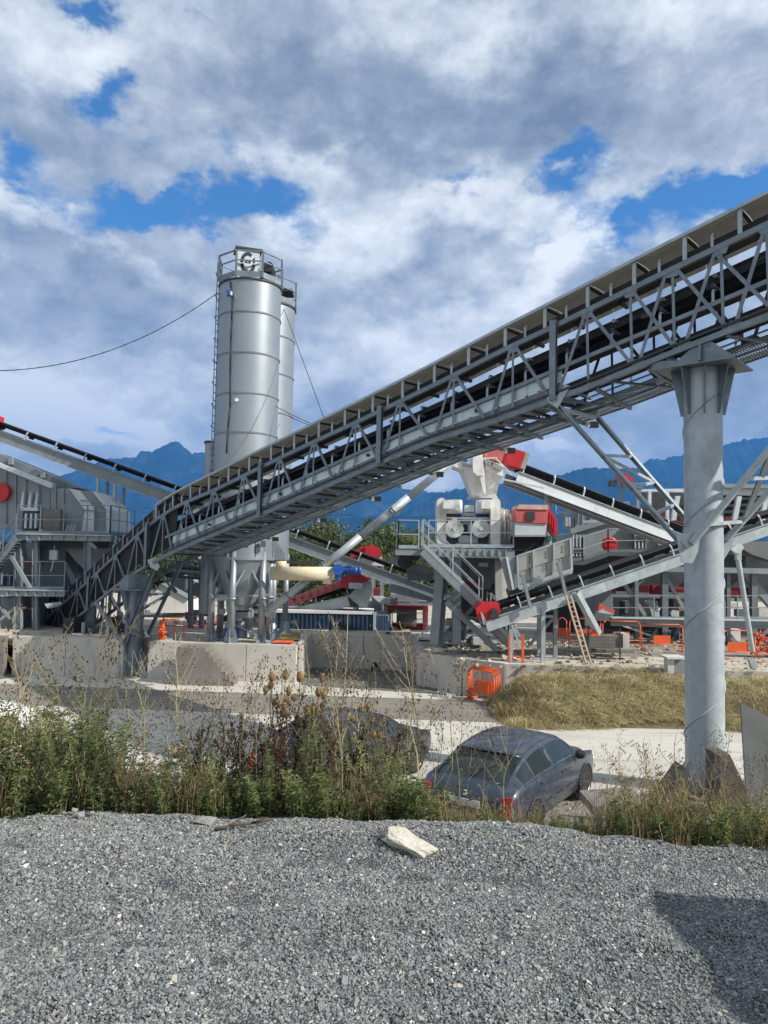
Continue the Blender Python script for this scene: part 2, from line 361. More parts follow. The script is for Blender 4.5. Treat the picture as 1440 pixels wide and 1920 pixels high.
GRAVEL = gravel_mat()
EARTH = soil_mat('bank_earth', (.045,.04,.03), (.09,.078,.055), (.15,.13,.095))
FIELD = soil_mat('field_ground', (.08,.09,.045), (.14,.13,.08), (.20,.18,.12), .8)
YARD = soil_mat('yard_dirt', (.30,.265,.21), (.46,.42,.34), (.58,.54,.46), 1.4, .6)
YARD_SHADE = soil_mat('shade_tinted_yard_dirt', (.14,.125,.10), (.24,.21,.17), (.36,.32,.26), 1.2, .6)
CONC_ROAD = road_mat('concrete_road_surface', (.55,.53,.48), (.38,.36,.32))
ASPHALT = road_mat('dusty_asphalt', (.235,.215,.185), (.16,.15,.135))
ASPHALT_D = road_mat('bay_shade_asphalt', (.115,.11,.10), (.18,.165,.145))

# gravel yard in front, bank, and everything beyond
struct('gravel_ground', GRAVEL, grid(-9, 9, 180, -8, 4.3, 90, near_z))
def bank_f(x, y): return near_z(x, y) - .004
struct('earth_bank', EARTH, grid(-24, 24, 300, 4.3, 10.2, 60, bank_f))
mb = MB(); mb.add([(-24,-8,-.05),(-9,-8,-.05),(-9,4.3,-.05),(-24,4.3,-.05)], [(0,1,2,3)]); mb.add([(9,-8,-.05),(24,-8,-.05),(24,4.3,-.05),(9,4.3,-.05)], [(0,1,2,3)]); mb.add([(-24,-30,-.05),(24,-30,-.05),(24,-8,-.05),(-24,-8,-.05)], [(0,1,2,3)])
struct('yard_ground', GRAVEL, mb)
mb = MB()
zr = ZR-.02
def far_ground():
    rs = [0, 30, 60, 120, 300, 1000, 3000, 9000]; mb = MB(); vs = []; n = 48
    for r in rs:
        for i in range(n): t = 2*math.pi*i/n; vs.append((r*math.cos(t), 10+r*math.sin(t), zr))
    return mb.add(vs, [(k*n+i, k*n+(i+1) % n, (k+1)*n+(i+1) % n, (k+1)*n+i) for k in range(len(rs)-1) for i in range(n)][n:] + [tuple(n+i for i in range(n))])
struct('ground', FIELD, far_ground())
def sheet(name, mat, pts, z):
    mb = MB(); vs = [(x, y, z) for x, y in pts]
    a = sum(vs[i][0]*vs[(i+1) % len(vs)][1]-vs[(i+1) % len(vs)][0]*vs[i][1] for i in range(len(vs)))
    if a < 0: vs = vs[::-1]
    return struct(name, mat, mb.add(vs, [tuple(range(len(vs)))]))
sheet('verge_gravel', soil_mat('grey_verge_gravel', (.13,.125,.115), (.22,.21,.19), (.32,.30,.27), 2.5, .7), [(-30, 9.3), (30, 9.3), (30, 16.5), (-30, 17.5)], ZR-.008)
sheet('road', CONC_ROAD, [(-40, 16.2), (-3, 15.6), (5, 15.0), (30, 15.6), (30, 20.6), (9, 21.0), (0, 21.6), (-12, 22.6), (-40, 24)], ZR-.004)
sheet('asphalt_strip', ASPHALT, [(-40, 23.9), (-12, 22.45), (0, 21.45), (9, 20.85), (30, 20.4), (30, 22.2), (9, 22.6), (3.6, 24.4), (0, 24.6), (-12, 25.6), (-40, 27)], ZR)
sheet('concrete_apron', CONC_ROAD, [(-14, 25.6), (-3, 24.8), (3.4, 24.3), (2.0, 27.6), (-12, 29)], ZR-.001)
sheet('loading_bay_floor', ASPHALT_D, [(-2.8, 26.6), (2.0, 25.4), (2.2, 31.5), (-3.2, 31.5)], ZR+.004)  # shadow in the recessed bay put into the darker asphalt colour
# raised platforms: one sheet each, concrete walls in front
sheet('silo_platform', YARD, [(-8.44, 27.64), (-3.0, 27.3), (-3.0, 31.0), (1.3, 31.0), (1.3, 60), (-40, 60), (-40, 27.9), (-13.6, 27.9), (-9.56, 27.6), (-9.56, 30.0), (-8.44, 30.0)], ZP)
sheet('plant_yard', YARD, [(1.30, 27.2), (4.05, 24.75), (26, 23.4), (45, 23.4), (60, 70), (1.30, 70)], ZQ)
sheet('yard_shade_sheet', YARD_SHADE, [(2.2, 28.4), (6, 27.4), (20, 28.6), (24, 36), (2.2, 38)], ZQ+.004)  # darker sheet: shade below the plant put into the ground colour

def wall_seg(name, label, a, b, zt, thick=.28, mat=concrete, joints=None, coping=True):
    """a cast wall from plan point a to b with panel joints"""
    a = Vector((*a, 0)); b = Vector((*b, 0)); t = thing(name, label, 'wall', (a.x, a.y, ZR)); d = (b-a); L = d.length; d.normalize(); nrm = Vector((-d.y, d.x, 0))
    n = joints or max(1, round(L/2.6))
    for i in range(n):
        q0 = a + d*(L*i/n + (.012 if i else 0)); q1 = a + d*(L*(i+1)/n - (.012 if i < n-1 else 0)); mb = MB()
        mb.prism([q0+Vector((0,0,ZR-.05)), q1+Vector((0,0,ZR-.05)), q1+Vector((0,0,zt)), q0+Vector((0,0,zt))], nrm*thick)
        part(t, 'panel', mat, mb)
    return t
wall_seg('concrete_wall', 'long grey concrete retaining wall left of the round steel column foot', (-13.55, 27.75), (-9.56, 27.45), ZP+.10)
wall_seg('concrete_wall', 'short return wall in the niche behind the left round column', (-9.40, 27.50), (-9.40, 29.9), ZP+.08, joints=1)
wall_seg('concrete_wall', 'back wall of the niche behind the left round column', (-9.38, 29.8), (-8.5, 29.8), ZP+.08, joints=1)
wall_seg('concrete_wall', 'dark concrete wall block at the far left edge behind green weeds', (-22, 27.2), (-13.75, 27.5), ZP+.12, mat=concrete_old_shaded)
wall_seg('concrete_wall', 'sunlit pale concrete front of the silo plinth beside the concrete steps', (-8.45, 27.35), (-3.05, 27.0), ZP+.05, joints=3)
wall_seg('concrete_wall', 'narrow left side wall of the silo plinth beside the left round column', (-8.17, 29.9), (-8.17, 27.64), ZP+.05, joints=1)
wall_seg('concrete_wall', 'back wall of the sunken loading bay under the blue container', (-2.95, 31.0), (1.5, 30.4), ZP+.08, joints=2)
wall_seg('concrete_wall', 'angled concrete wall behind the orange barriers at the loading bay', (1.30, 27.1), (4.05, 24.7), ZQ+.06, joints=2)
wall_seg('concrete_wall', 'low concrete wall partly buried by dry grass on the right', (4.08, 24.7), (16, 23.9), ZQ+.05, joints=4)
wall_seg('concrete_wall', 'short side wall at the right end of the sunken loading bay', (1.36, 30.9), (1.30, 27.15), ZQ+.05, joints=1)
# panelled side wall of the silo plinth, seen as five upright concrete ribs
t = thing('panelled_plinth_side', 'ribbed concrete side of the silo plinth with five upright panels', 'wall', (-3.0, 27.1, ZR))
for k in range(6):
    y = 27.35 + k*.62; part(t, 'panel', concrete, MB().box((-3.04, y, ZR-.05), (-2.86, y+.30, ZP+.12)))
part(t, 'recess', concrete_old_shaded, MB().box((-3.1, 27.3, ZR-.05), (-2.99, 31.0, ZP+.06)))
# concrete steps against the plinth
t = thing('concrete_steps', 'grey concrete staircase descending right in front of the silo plinth', 'stairs', (-7.6, 26.6, ZR))
sx0, sx1 = P(330, 1270, 26.2).x, P(446, 1280, 26.2).x; nst = 8; rise = (ZP-ZR+.02)/nst; land = 1.0; tread = (sx1-sx0-land)/nst
pts = [(sx0, ZR), (sx0, ZP+.02)]
part(t, 'landing', concrete_old_shaded, MB().box((sx0, 26.15, ZR-.03), (sx0+land, 27.0, ZP+.02)))  # shade on the stair block put into the darker concrete
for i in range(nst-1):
    part(t, 'step', concrete_old_shaded, MB().box((sx0+land+i*tread+.002, 26.16, ZR-.03), (sx0+land+(i+1)*tread, 27.0, ZP+.02-(i+1)*rise)))

# ---------------------------------------------------------------- mountains
def mountain_mat(name, c0, c1, c2):
    m, b, p = bsdf_mat(name); geo = b.node('ShaderNodeNewGeometry'); pos = geo.outputs['Position']
    n = b.noise(pos, .004, 10, .65, .5); n2 = b.noise(pos, .02, 8, .7)
    col = b.ramp(b.m('ADD', b.m('MULTIPLY', n, .6), b.m('MULTIPLY', n2, .4)), [(.36, c0), (.52, c1), (.62, c2)])
    b.put(p.inputs['Base Color'], col); p.inputs['Roughness'].default_value = 1; p.inputs['Specular IOR Level'].default_value = 0; return m
def ridge(name, prof, D, base_py=1075, mat=None, seed=0, depth=900, rough=1.0):
    xs = [p[0] for p in prof]; ys = [p[1] for p in prof]; n = 320; vs = []; rows = 26
    for j in range(rows+1):
        t = j/rows
        for i in range(n+1):
            px = xs[0]+(xs[-1]-xs[0])*i/n; py = float(np.interp(px, xs, ys)); c = P(px, py, D); u = px/70.0
            rg = abs(fbm(u*1.3, seed*3.1, 0, 3)); gul = abs(mnoise.noise(Vector((u*1.6+seed, t*1.1, seed)))) + .5*abs(mnoise.noise(Vector((u*4+seed, t*2.4, seed+5)))) + .25*abs(mnoise.noise(Vector((u*9, t*6, seed+9))))
            z = c.z + (3.0*rough*fbm(u*7, seed, 0, 5) + 1.2*rough*fbm(u*25, seed, 0, 3))*(D/1000)*(1-t)
            hz = (z+60)*(1-t)**1.15 - 60 
            off = depth*t*(1-.0*rg) + gul*60*(D/4000)*min(1, t*6)*(1-t)
            dx = (P(px, py, D-off).x - c.x)*1.0
            vs.append((c.x*(1-off/D*.0), D-off + 0, hz + rough*5*(D/4000)*min(1, t*5)*(1-t)*fbm(u*3, t*9, seed, 5)*4))
    fs = [(j*(n+1)+i, (j+1)*(n+1)+i, (j+1)*(n+1)+i+1, j*(n+1)+i+1) for j in range(rows) for i in range(n)]
    # back side
    o = len(vs)
    for i in range(n+1): q = vs[i]; vs.append((q[0], D+depth, -60))
    fs += [(i, i+1, o+i+1, o+i) for i in range(n)]
    return tag(link(name, MB().add(vs, fs, True).mesh(name), mat), kind='structure')
MT = mountain_mat('mountain_forest', (.006,.022,.030), (.012,.035,.042), (.06,.08,.09))  # forest tones darkened and blued, distance haze partly put into them
ridge('mountain', [(-500,905),(-200,900),(60,915),(112,893),(150,880),(200,861),(235,858),(258,858),(261,846),(285,846),(300,840),(318,829),(330,827),(346,838),(360,851),(381,847),(420,862),(470,880),(540,905),(600,914),(640,910),(700,905),(728,903),(755,916),(800,922),(860,925),(1000,960),(1100,1000)], 5200, mat=MT, seed=1)
ridge('mountain', [(640,1010),(760,960),(822,925),(850,918),(900,912),(960,904),(1010,905),(1062,887),(1096,877),(1150,878),(1190,878),(1240,900),(1330,940),(1450,990)], 4300, mat=MT, seed=2, depth=700)
ridge('mountain', [(1100,960),(1160,905),(1195,878),(1207,868),(1222,859),(1243,862),(1262,856),(1285,852),(1330,843),(1362,833),(1400,824),(1440,820),(1500,824),(1700,850),(2000,900)], 5600, mat=MT, seed=3)
ridge('mountain', [(-900,1000),(-300,980),(100,985),(400,975),(560,968),(650,972),(740,966),(900,972),(1100,965),(1300,975),(1700,960),(2400,1000)], 3300, mat=MT, seed=4, depth=600)

# air: a closed box of thin haze round everything
m = bpy.data.materials.new('haze_air'); m.use_nodes = True; b = NB(m.node_tree); b.n.clear(); vo = b.node('ShaderNodeVolumePrincipled'); mo = b.node('ShaderNodeOutputMaterial')
vo.inputs['Color'].default_value = HAZE_COL; vo.inputs['Density'].default_value = HAZE_DENS; vo.inputs['Anisotropy'].default_value = 0.0; b.l.new(vo.outputs[0], mo.inputs['Volume'])
tag(link('haze', MB().box((-6500, -60, -70), (6500, 6900, 1000)).mesh('haze'), m), kind='stuff')
# ---------------------------------------------------------------- the big overhead conveyor
LP = Vector((-9.57, 28.5, 0)); LD = Vector((1, -.867, 0)).normalized(); LN = Vector((-LD.y, LD.x, 0))   # LN points away from the camera
if LN.y < 0: LN = -LN
def onplane(px, py, off=0.0):
    d = FWD + RT*((px-720)/FPX) + UP*((960-py)/FPX); q = LP + LN*off
    return EYE + d*((q-EYE).dot(LN)/d.dot(LN))
def trace(pts):
    out = sorted(((onplane(x, y)-LP).dot(LD), onplane(x, y).z) for x, y in pts); return [a for a, _ in out], [b for _, b in out]
TC = trace([(92,1133),(161,1072),(242,995),(290,950),(330,924),(365,906),(400,889),(540,820),(783,700),(940,618),(1183,494),(1287,441),(1440,364)])
TT = trace([(94,1154),(161,1095),(267,996),(300,970),(333,949),(365,935),(400,921),(540,852),(706,775),(847,707),(940,659),(1027,619),(1252,510),(1440,421)])
TM = trace([(319,1004),(400,970),(540,909),(764,808),(940,737),(1000,712),(1110,665),(1252,606),(1357,562),(1440,527)])
TB = trace([(103,1190),(161,1146),(217,1100),(260,1070),(303,1046),(350,1024),(400,1004),(560,935),(719,866),(812,826),(923,792),(1114,722),(1280,654),(1440,593)])
def smoothz(tr, s):
    xs, ys = tr
    if s > xs[-1]: k = (ys[-1]-ys[-4])/(xs[-1]-xs[-4]); return ys[-1]+k*(s-xs[-1])
    if s < xs[0]: k = (ys[1]-ys[0])/(xs[1]-xs[0]); return ys[0]+k*(s-xs[0])
    return float(np.interp(s, xs, ys))
def zf(tr):
    return lambda s: sum(smoothz(tr, s+d) for d in (-.5,-.25,0,.25,.5))/5
zC, zT, zM, zB = zf(TC), zf(TT), zf(TM), zf(TB)
def S(s, w, z): return LP*1 + LD*s + LN*w + Vector((0,0,z))
def sofx(px): return (onplane(px, 800)-LP).dot(LD)
s_end = 27.5; s_left = sofx(100); s_bend = sofx(318); WID = 1.25
t = thing('overhead_conveyor', 'long galvanised truss conveyor with black belts rising across the picture onto the round steel column', 'conveyor', (-9.4, 28.2, ZR))
def strip(name, mat, sec, zfun, s0, s1, step=.5, label=None):
    """a bent strip: sec is a closed cross-section of (w, dz) carried along the conveyor"""
    n = max(1, int((s1-s0)/step)); mb = MB(); vs = []; k = len(sec)
    for i in range(n+1):
        s = s0+(s1-s0)*i/n; z = zfun(s); vs += [S(s, w, z+dz) for w, dz in sec]
    fs = [(i*k+j, i*k+(j+1) % k, (i+1)*k+(j+1) % k, (i+1)*k+j) for i in range(n) for j in range(k)]
    fs += [tuple(range(k-1,-1,-1)), tuple(n*k+j for j in range(k))]
    mb.add(vs, fs); return part(t, name, mat, mb, label)
def rect(w0, w1, a, b): return [(w0, a), (w1, a), (w1, b), (w0, b)]
for w in (0, WID):
    strip('top_chord', galv, rect(w-.05, w+.05, -.06, .06), zT, s_left, s_end)
    strip('bottom_chord', galv, rect(w-.05, w+.05, -.06, .06), zB, s_left, s_end)
    strip('middle_rail', galv, rect(w-.03, w+.03, -.045, .045), zM, s_bend, s_end)
trough = [(.24,.10),(.42,0),(.80,0),(.98,.10),(1.0,.08),(.82,-.035),(.40,-.035),(.22,.08)]
flat = rect(.2, 1.05, -.012, .012)
zR1 = lambda s: zT(s) + (zM(s)-zT(s))*.52; zR2 = lambda s: zM(s) + (zB(s)-zM(s))*.62
strip('belt', rubber, trough, lambda s: zT(s)+.20, s_left+.1, s_end, label='upper carrying belt')
strip('belt', rubber, rect(.22,1.0,-.05,.07), zR1, s_bend-1, s_end, label='upper return belt')
strip('belt', rubber, trough, lambda s: zM(s)+.20, s_bend, s_end, label='lower carrying belt')
strip('belt', rubber, rect(.22,1.0,-.05,.07), zR2, s_bend, s_end, label='lower return belt')
strip('belt_skirt', rubber, rect(.12, .15, .05, .27), zT, s_left+.1, s_end)
strip('cable_tray', dark_steel, rect(-.085, -.055, .10, .15), zB, s_bend, s_end)
# cover roof: sheets laid one by one, open towards the camera
pitch = 1.06; s0 = s_bend-.6; k = 0; s_bay = []
while s0 + k*pitch < s_end-.1: s_bay.append(s0+k*pitch); k += 1
for i, s in enumerate(s_bay[:-1]):
    e = s_bay[i+1]-.012; mb = MB(); vs = []
    prof = [(-.07,-.0),(.25,.05),(.65,.07),(1.05,.05),(1.32,-.03)]
    for ss in (s, e):
        z = zC(ss); vs += [S(ss, w, z+dz) for w, dz in prof]+[S(ss, w, z+dz-.012) for w, dz in prof[::-1]]
    k = len(prof)*2; mb.add(vs, [(j, (j+1) % k, (j+1) % k+k, j+k) for j in range(k)]+[tuple(range(k-1,-1,-1)), tuple(range(k, 2*k))]); part(t, 'cover_sheet', cover_beige, mb)
    # far side sheet closing the cover
    mb = MB(); vs = [S(s, 1.31, zT(s)+.30), S(e, 1.31, zT(e)+.30), S(e, 1.31, zC(e)-.045), S(s, 1.31, zC(s)-.045)]; mb.prism(vs, LN*.012); part(t, 'cover_back_sheet', cover_beige, mb)
strip('cover_edge', galv_light, rect(-.095, -.072, -.035, .035), zC, s_bend-.6, s_end)
for i, s in enumerate(s_bay):
    z = zC(s)
    bar(t, 'cover_post', galv_light, S(s, -.04, zT(s)+.062), S(s, -.04, z-.02), .085, .03, 'chan', up=LN)
    bar(t, 'cover_rafter', dark_steel, S(s, 0, z-.05), S(s, WID, z-.03), .05, .05)
    h = s+pitch*.5
    if h < s_end:   # hooked idler bracket
        mb = MB(); zt = zT(h)+.062; q = [S(h, -.035, zt), S(h, -.035, zt+.22), S(h, .02, zt+.29), S(h, .12, zt+.31)]
        for a, b_ in zip(q, q[1:]): mb.beam(a, b_, .05, .03)
        part(t, 'idler_bracket', galv_light, mb)
        bar(t, 'idler_roller', dark_steel, S(h, .42, zT(h)+.05), S(h, .84, zT(h)+.05), .1, .1, 'tube')
        if h > s_bend+.5:
            bar(t, 'return_roller', galv, S(h, .12, zR1(h)+.02+.08), S(h, 1.13, zR1(h)+.02+.08), .09, .09, 'tube')
            mb = MB(); zt = zM(h)+.047; q = [S(h, -.0, zt), S(h, -.0, zt+.2), S(h, .05, zt+.26), S(h, .14, zt+.27)]
            for a, b_ in zip(q, q[1:]): mb.beam(a, b_, .05, .03)
            part(t, 'idler_bracket', galv_light, mb)
            bar(t, 'cross_beam', galv, S(h, 0, zR1(h)-.14), S(h, WID, zR1(h)-.14), .07, .06, 'chan')
            if i % 2: bar(t, 'cross_beam', galv, S(h, 0, zR2(h)-.12), S(h, WID, zR2(h)-.12), .07, .06, 'chan')
# truss web, near and far side
Tn = [314,357,406,462,527,591,668,751,851,962]; Bn = [334,385,440,499,562,632,716,812,917,1036]
Ts = [sofx(x) for x in Tn]; Bs = [sofx(x) for x in Bn]; dsp = 1.18
XL = [(sofx(a), sofx(b_)) for a, b_ in ((1098,1046),(1250,1198),(1345,1285),(1440,1380))]; XR = [(sofx(a), sofx(b_)) for a, b_ in ((1104,1190),(1186,1270),(1270,1369))]; XP = [sofx(a) for a in (1101,1183,1263,1355)]
q_ = sofx(1440)
while q_ < s_end-2: XR.append((q_-.95, q_+.15)); XP.append(q_+.02); q_ += 1.05; XL.append((q_+.95, q_-.1))
for w in (-.012, WID+.012):
    for a, b_ in XL+XR: bar(t, 'brace', galv, S(b_, w, zB(b_)+.02), S(a, w, zT(a)-.03), .075, .05, 'angle', up=LN)
    for a in XP: bar(t, 'post', galv, S(a+.04, w, zB(a+.04)+.02), S(a, w, zT(a)-.03), .06, .05, 'angle', up=LN)
TLs = [sofx(x) for x in (128,161,194,228,267)]; BLs = [sofx(x) for x in (110,143,178,212,248,290)]
for w in (-.012, WID+.012):
    for i, s in enumerate(Ts):
        b0 = Bs[i-1] if i else BLs[-1]; b1 = Bs[i]
        bar(t, 'brace', galv, S(b0+.05, w, zB(b0)+.02), S(s-.06, w, zT(s)-.03), .075, .05, 'angle', up=LN)
        bar(t, 'brace', galv, S(s+.06, w, zT(s)-.03), S(b1-.05, w, zB(b1)+.02), .075, .05, 'angle', up=LN)
        bar(t, 'post', galv, S(s, w, zB(s)+.02), S(s, w, zT(s)-.03), .06, .05, 'angle', up=LN)
    for i, s in enumerate(TLs):
        b0, b1 = BLs[i], BLs[i+1]
        bar(t, 'brace', galv, S(b0+.04, w, zB(b0)), S(s-.05, w, zT(s)-.03), .07, .05, 'angle', up=LN)
        bar(t, 'brace', galv, S(s+.05, w, zT(s)-.03), S(b1-.04, w, zB(b1)), .07, .05, 'angle', up=LN)
        bar(t, 'post', galv, S(s, w, zB(s)), S(s, w, zT(s)-.03), .06, .05, 'angle', up=LN)
for w in (-.03, WID+.03):
    for s in Ts+TLs+XP: part(t, 'node_plate', galv, MB().prism([S(s-.17, w, zT(s-.17)-.02), S(s+.17, w, zT(s+.17)-.02), S(s+.10, w, zT(s)-.17), S(s-.10, w, zT(s)-.17)], LN*(-.012 if w < 0 else .012)))
    for s in Bs+BLs+[b_ for a, b_ in XL]: part(t, 'node_plate', galv, MB().prism([S(s-.16, w, zB(s-.16)+.02), S(s+.16, w, zB(s+.16)+.02), S(s+.09, w, zB(s)+.16), S(s-.09, w, zB(s)+.16)], LN*(-.012 if w < 0 else .012)))
for px in (103, 183, 287, 495, 716, 1040):
    s = sofx(px); bar(t, 'heavy_post', galv, S(s, -.09, zB(s)-.03), S(s, -.09, zT(s)+.12), .16, .09, 'chan', up=LN)
# steep tail part: black skirt boards with posts
zS0 = lambda s: zT(s)+.03
for i in range(14):
    a = s_left + (s_bend+.6-s_left)*i/14; e = s_left + (s_bend+.6-s_left)*(i+1)/14-.01
    part(t, 'skirt_board', rubber, MB().prism([S(a, .06, zB(a)+.28), S(e, .06, zB(e)+.28), S(e, .06, zC(e)), S(a, .06, zC(a))], LN*.03))
    bar(t, 'skirt_post', galv, S(a, 0, zT(a)), S(a, 0, zC(a)+.03), .05, .04)
    mb = MB(); h = (a+e)/2; q = [S(h, -.02, zT(h)+.06), S(h, -.02, zT(h)+.24), S(h+.05, -.0, zT(h)+.30)]
    for u, v in zip(q, q[1:]): mb.beam(u, v, .05, .03)
    part(t, 'idler_bracket', galv, mb)
# light side panels of the lower duct and the grey trough under them
s_pan0, s_pan1 = sofx(330), sofx(1052); n = 17
for i in range(n):
    a = s_pan0+(s_pan1-s_pan0)*i/n; e = s_pan0+(s_pan1-s_pan0)*(i+1)/n-.012
    f = lambda s, k: zM(s)-.05+(zB(s)-zM(s)+.05)*k
    for w0, w1, k0, k1, m_, nm in ((.04,.055,0,.42,panel_light,'side_panel'), (WID-.06,WID-.045,0,.42,panel_light,'side_panel')):
        part(t, nm, m_, MB().prism([S(a, w0, f(a,k1)), S(e, w0, f(e,k1)), S(e, w0, f(e,k0)), S(a, w0, f(a,k0))], LN*(w1-w0)))
    part(t, 'trough_sheet', mid_paint, MB().prism([S(a, .14, f(a,.93)), S(e, .14, f(e,.93)), S(e, .05, f(e,.45)), S(a, .05, f(a,.45))], LN*.012))
    part(t, 'floor_sheet', mid_paint, MB().prism([S(a, .14, f(a,.90)), S(e, .14, f(e,.90)), S(e, WID-.3, f(e,.84)), S(a, WID-.3, f(a,.84))], (0,0,-.012)))
    for kk in range(3):
        q = a+(e-a)*(kk+.5)/3; bar(t, 'cross_member', dark_steel if kk != 1 else galv, S(q, 0, zB(q)-.07), S(q+(.25 if kk == 2 else 0), WID, zB(q)-.07), .05, .07, 'angle')
    if i % 4 == 2: part(t, 'sensor', black_plastic, MB().box((0,0,0),(0,0,0)) if 0 else MB().beam(S(a+.4, -.0, f(a+.4,.32)), S(a+.4, -.0, f(a+.4,.18)), .09, .07))
# service walkway underneath on the far side: gratings, brackets, lamps
s = s_bend+1.2; k = 0
while s < s_end-1:
    e = s+1.16; zg = lambda q: zB(q)-.16
    mb = MB(); nb = 22
    for j in range(nb): q = s+.02+(e-s-.04)*j/(nb-1); mb.beam(S(q, WID-.55, zg(q)), S(q, WID+.62, zg(q)), .014, .03)
    for w in (WID-.55, WID-.0, WID+.62): mb.beam(S(s+.01, w, zg(s+.01)), S(e-.01, w, zg(e-.01)), .02, .045)
    part(t, 'grating', galv, mb)
    bar(t, 'walkway_bracket', galv, S(s, -.02, zB(s)-.11), S(s, WID+.66, zB(s)-.23), .08, .07, 'angle')
    bar(t, 'walkway_strut', galv, S(s+.35, .0, zB(s+.35)-.08), S(e, WID+.1, zB(e)-.26), .05, .05, 'angle')
    if k % 2 == 0:
        l = part(t, 'work_lamp', black_plastic, MB().box((-.06,-.06,-.07),(.14,.1,.07))); l.location = S(s+.2, WID+.66, zB(s+.2)-.30)-Vector(t['_w'])
        g = sub(l, 'lamp_glass', lamp_white, MB().box((-.17,-.05,-.06),(-.063,.09,.06)))
    s += 1.18; k += 1
rp = [S(q, WID+.66, zB(q)-.12) for q in np.arange(s_bend+1.2, s_end, 2.36)]
railing(t, rp, 1.05, step=1.18)
# hangers below the belt near the column (small motor boxes)
for px in (1075, 1205, 1330):
    s = sofx(px); part(t, 'belt_cleaner', dark_steel, MB().beam(S(s, .1, zR1(s)-.1), S(s+.1, 1.1, zR1(s)-.1), .16, .10))

# ---------------------------------------------------------------- column on the right
CXD = 15.30; cbase = P(1320, 1500, CXD); CX = P(1319.5, 1040, CXD).x; CR = .375
sc_ = (Vector((CX, CXD, 0))-LP).dot(LD); zhead = onplane(1240, 684).z - .10
ztop = P(1322, 678, CXD-.7).z
t = thing('support_column', 'tall round spiral-welded steel column with a stiffened head carrying the overhead conveyor on the right', 'column', (CX, CXD, ZR))
C3 = Vector((CX, CXD, 0))
mb = MB(); seg = 44; prof = []
pp_ = part(t, 'pipe', galv_light, MB().lathe((CX, CXD, ZR-.1), [(CR, 0), (CR, ztop-ZR+.1)], n=64))
hel = MB(); pts = []; zz = ZR+.2; ang = 0
while zz < ztop-.1: pts.append(C3+Vector(((CR+.006)*math.cos(ang), (CR+.006)*math.sin(ang), zz))); ang += .08; zz += .08/(2*math.pi)*2.05
hel.path(pts, .018, 5); part(t, 'weld_seam', galv_light, hel)
hd = []; ax = LD; ay = LN
def H(a, b_, z): return C3 + ax*a + ay*b_ + Vector((0,0,z))
part(t, 'head_plate', galv, MB().prism([H(-.80,-.66,ztop), H(.80,-.66,ztop), H(.80,.66,ztop), H(-.80,.66,ztop)], (0,0,.035)))
for i in range(8):
    a = math.pi/4*i+.39; dr = ax*math.cos(a)+ay*math.sin(a); tn = -ax*math.sin(a)+ay*math.cos(a); ro = .62
    q = [C3+dr*(CR-.01)+Vector((0,0,ztop-.95)), C3+dr*(CR+.05)+Vector((0,0,ztop-.95)), C3+dr*ro+Vector((0,0,ztop-.002)), C3+dr*(CR-.01)+Vector((0,0,ztop-.002))]
    part(t, 'stiffener', galv, MB().prism([v-tn*.012 for v in q], tn*.024))
for b_ in (-.60, .60):
    part(t, 'saddle_plate', galv, MB().prism([H(-.85,b_,ztop+.037), H(.80,b_,ztop+.037), H(.28,b_,zB(sc_+.28)+.02), H(.05,b_,zB(sc_)+.0), H(-.30,b_,zB(sc_-.3)-.20), H(-.80,b_,ztop+.20)], LN*.03))
    part(t, 'saddle_rib', galv, MB().prism([H(.14,b_-.14,ztop+.037), H(.14,b_-.004,ztop+.037), H(.14,b_-.004,zB(sc_)-.04), H(.14,b_-.08,zB(sc_)-.04)], LD*.05))
# gusset plates and V braces half way up
def brace_pair(side):
    gz = P(1297, 1022, CXD-.35).z
    return gz
gz = P(1297, 1022, CXD-.35).z; yf = CXD-.47; yb = CXD+.43
part(t, 'gusset', galv_light, MB().prism([P(x, y_, yf) for x, y_ in ((1268,1002),(1300,1000),(1312,1010),(1308,1035),(1298,1056),(1278,1055),(1272,1030))], (0,-.02,0)))
part(t, 'gusset', galv_light, MB().prism([P(x, y_, yb) for x, y_ in ((1340,1005),(1366,1003),(1376,1012),(1372,1026),(1352,1058),(1340,1058))], (0,.02,0)))
# left ladder-like brace up to the truss node
pA0, pA1 = P(1287,1030,yf-.03), onplane(1046,760,0.0); pB0, pB1 = P(1310,1000,yb), onplane(1116,778,WID+.05)
bar(t, 'brace', galv_light, pA0, pA1, .13, .09, 'chan'); bar(t, 'brace', galv_light, pB0, pB1, .13, .09, 'chan')
for k in (.22,.40,.62): bar(t, 'brace_rung', galv_light, pA0.lerp(pA1, k), pB0.lerp(pB1, k), .08, .06, 'chan')
bar(t, 'brace_rung', galv_light, pA0.lerp(pA1,.62), pB0.lerp(pB1,.40), .07, .05, 'angle'); bar(t, 'brace_rung', galv_light, pA0.lerp(pA1,.97), pB0.lerp(pB1,.97), .09, .07, 'chan')
pA1r = onplane(1560,700,0.0); pB1r = onplane(1640,700,WID+.05)
bar(t, 'brace', galv_light, P(1298,1018,yf-.03), pA1r, .16, .10, 'chan'); pB0r = P(1362,1012,yb); bar(t, 'brace', galv_light, pB0r, pB1r, .14, .10, 'chan')
for k in (.12,.40,.7): bar(t, 'brace_rung', galv_light, P(1298,1018,yf-.03).lerp(pA1r, k), pB0r.lerp(pB1r, k), .09, .07, 'chan')
bar(t, 'brace_rung', galv_light, P(1298,1018,yf-.03).lerp(pA1r, .62), pB0r.lerp(pB1r, .13), .09, .07, 'chan')
for w_, px, py in ((-.05,1046,752),(WID+.02,1112,775)):
    q = onplane(px, py, w_); part(t, 'node_plate', galv_light, MB().prism([q+LD*a+Vector((0,0,z)) for a, z in ((-.30,.16),(-.22,-.02),(.0,-.17),(.18,.10),(.32,.30),(.18,.36),(0,.12),(-.16,.22))], -LN*.02))
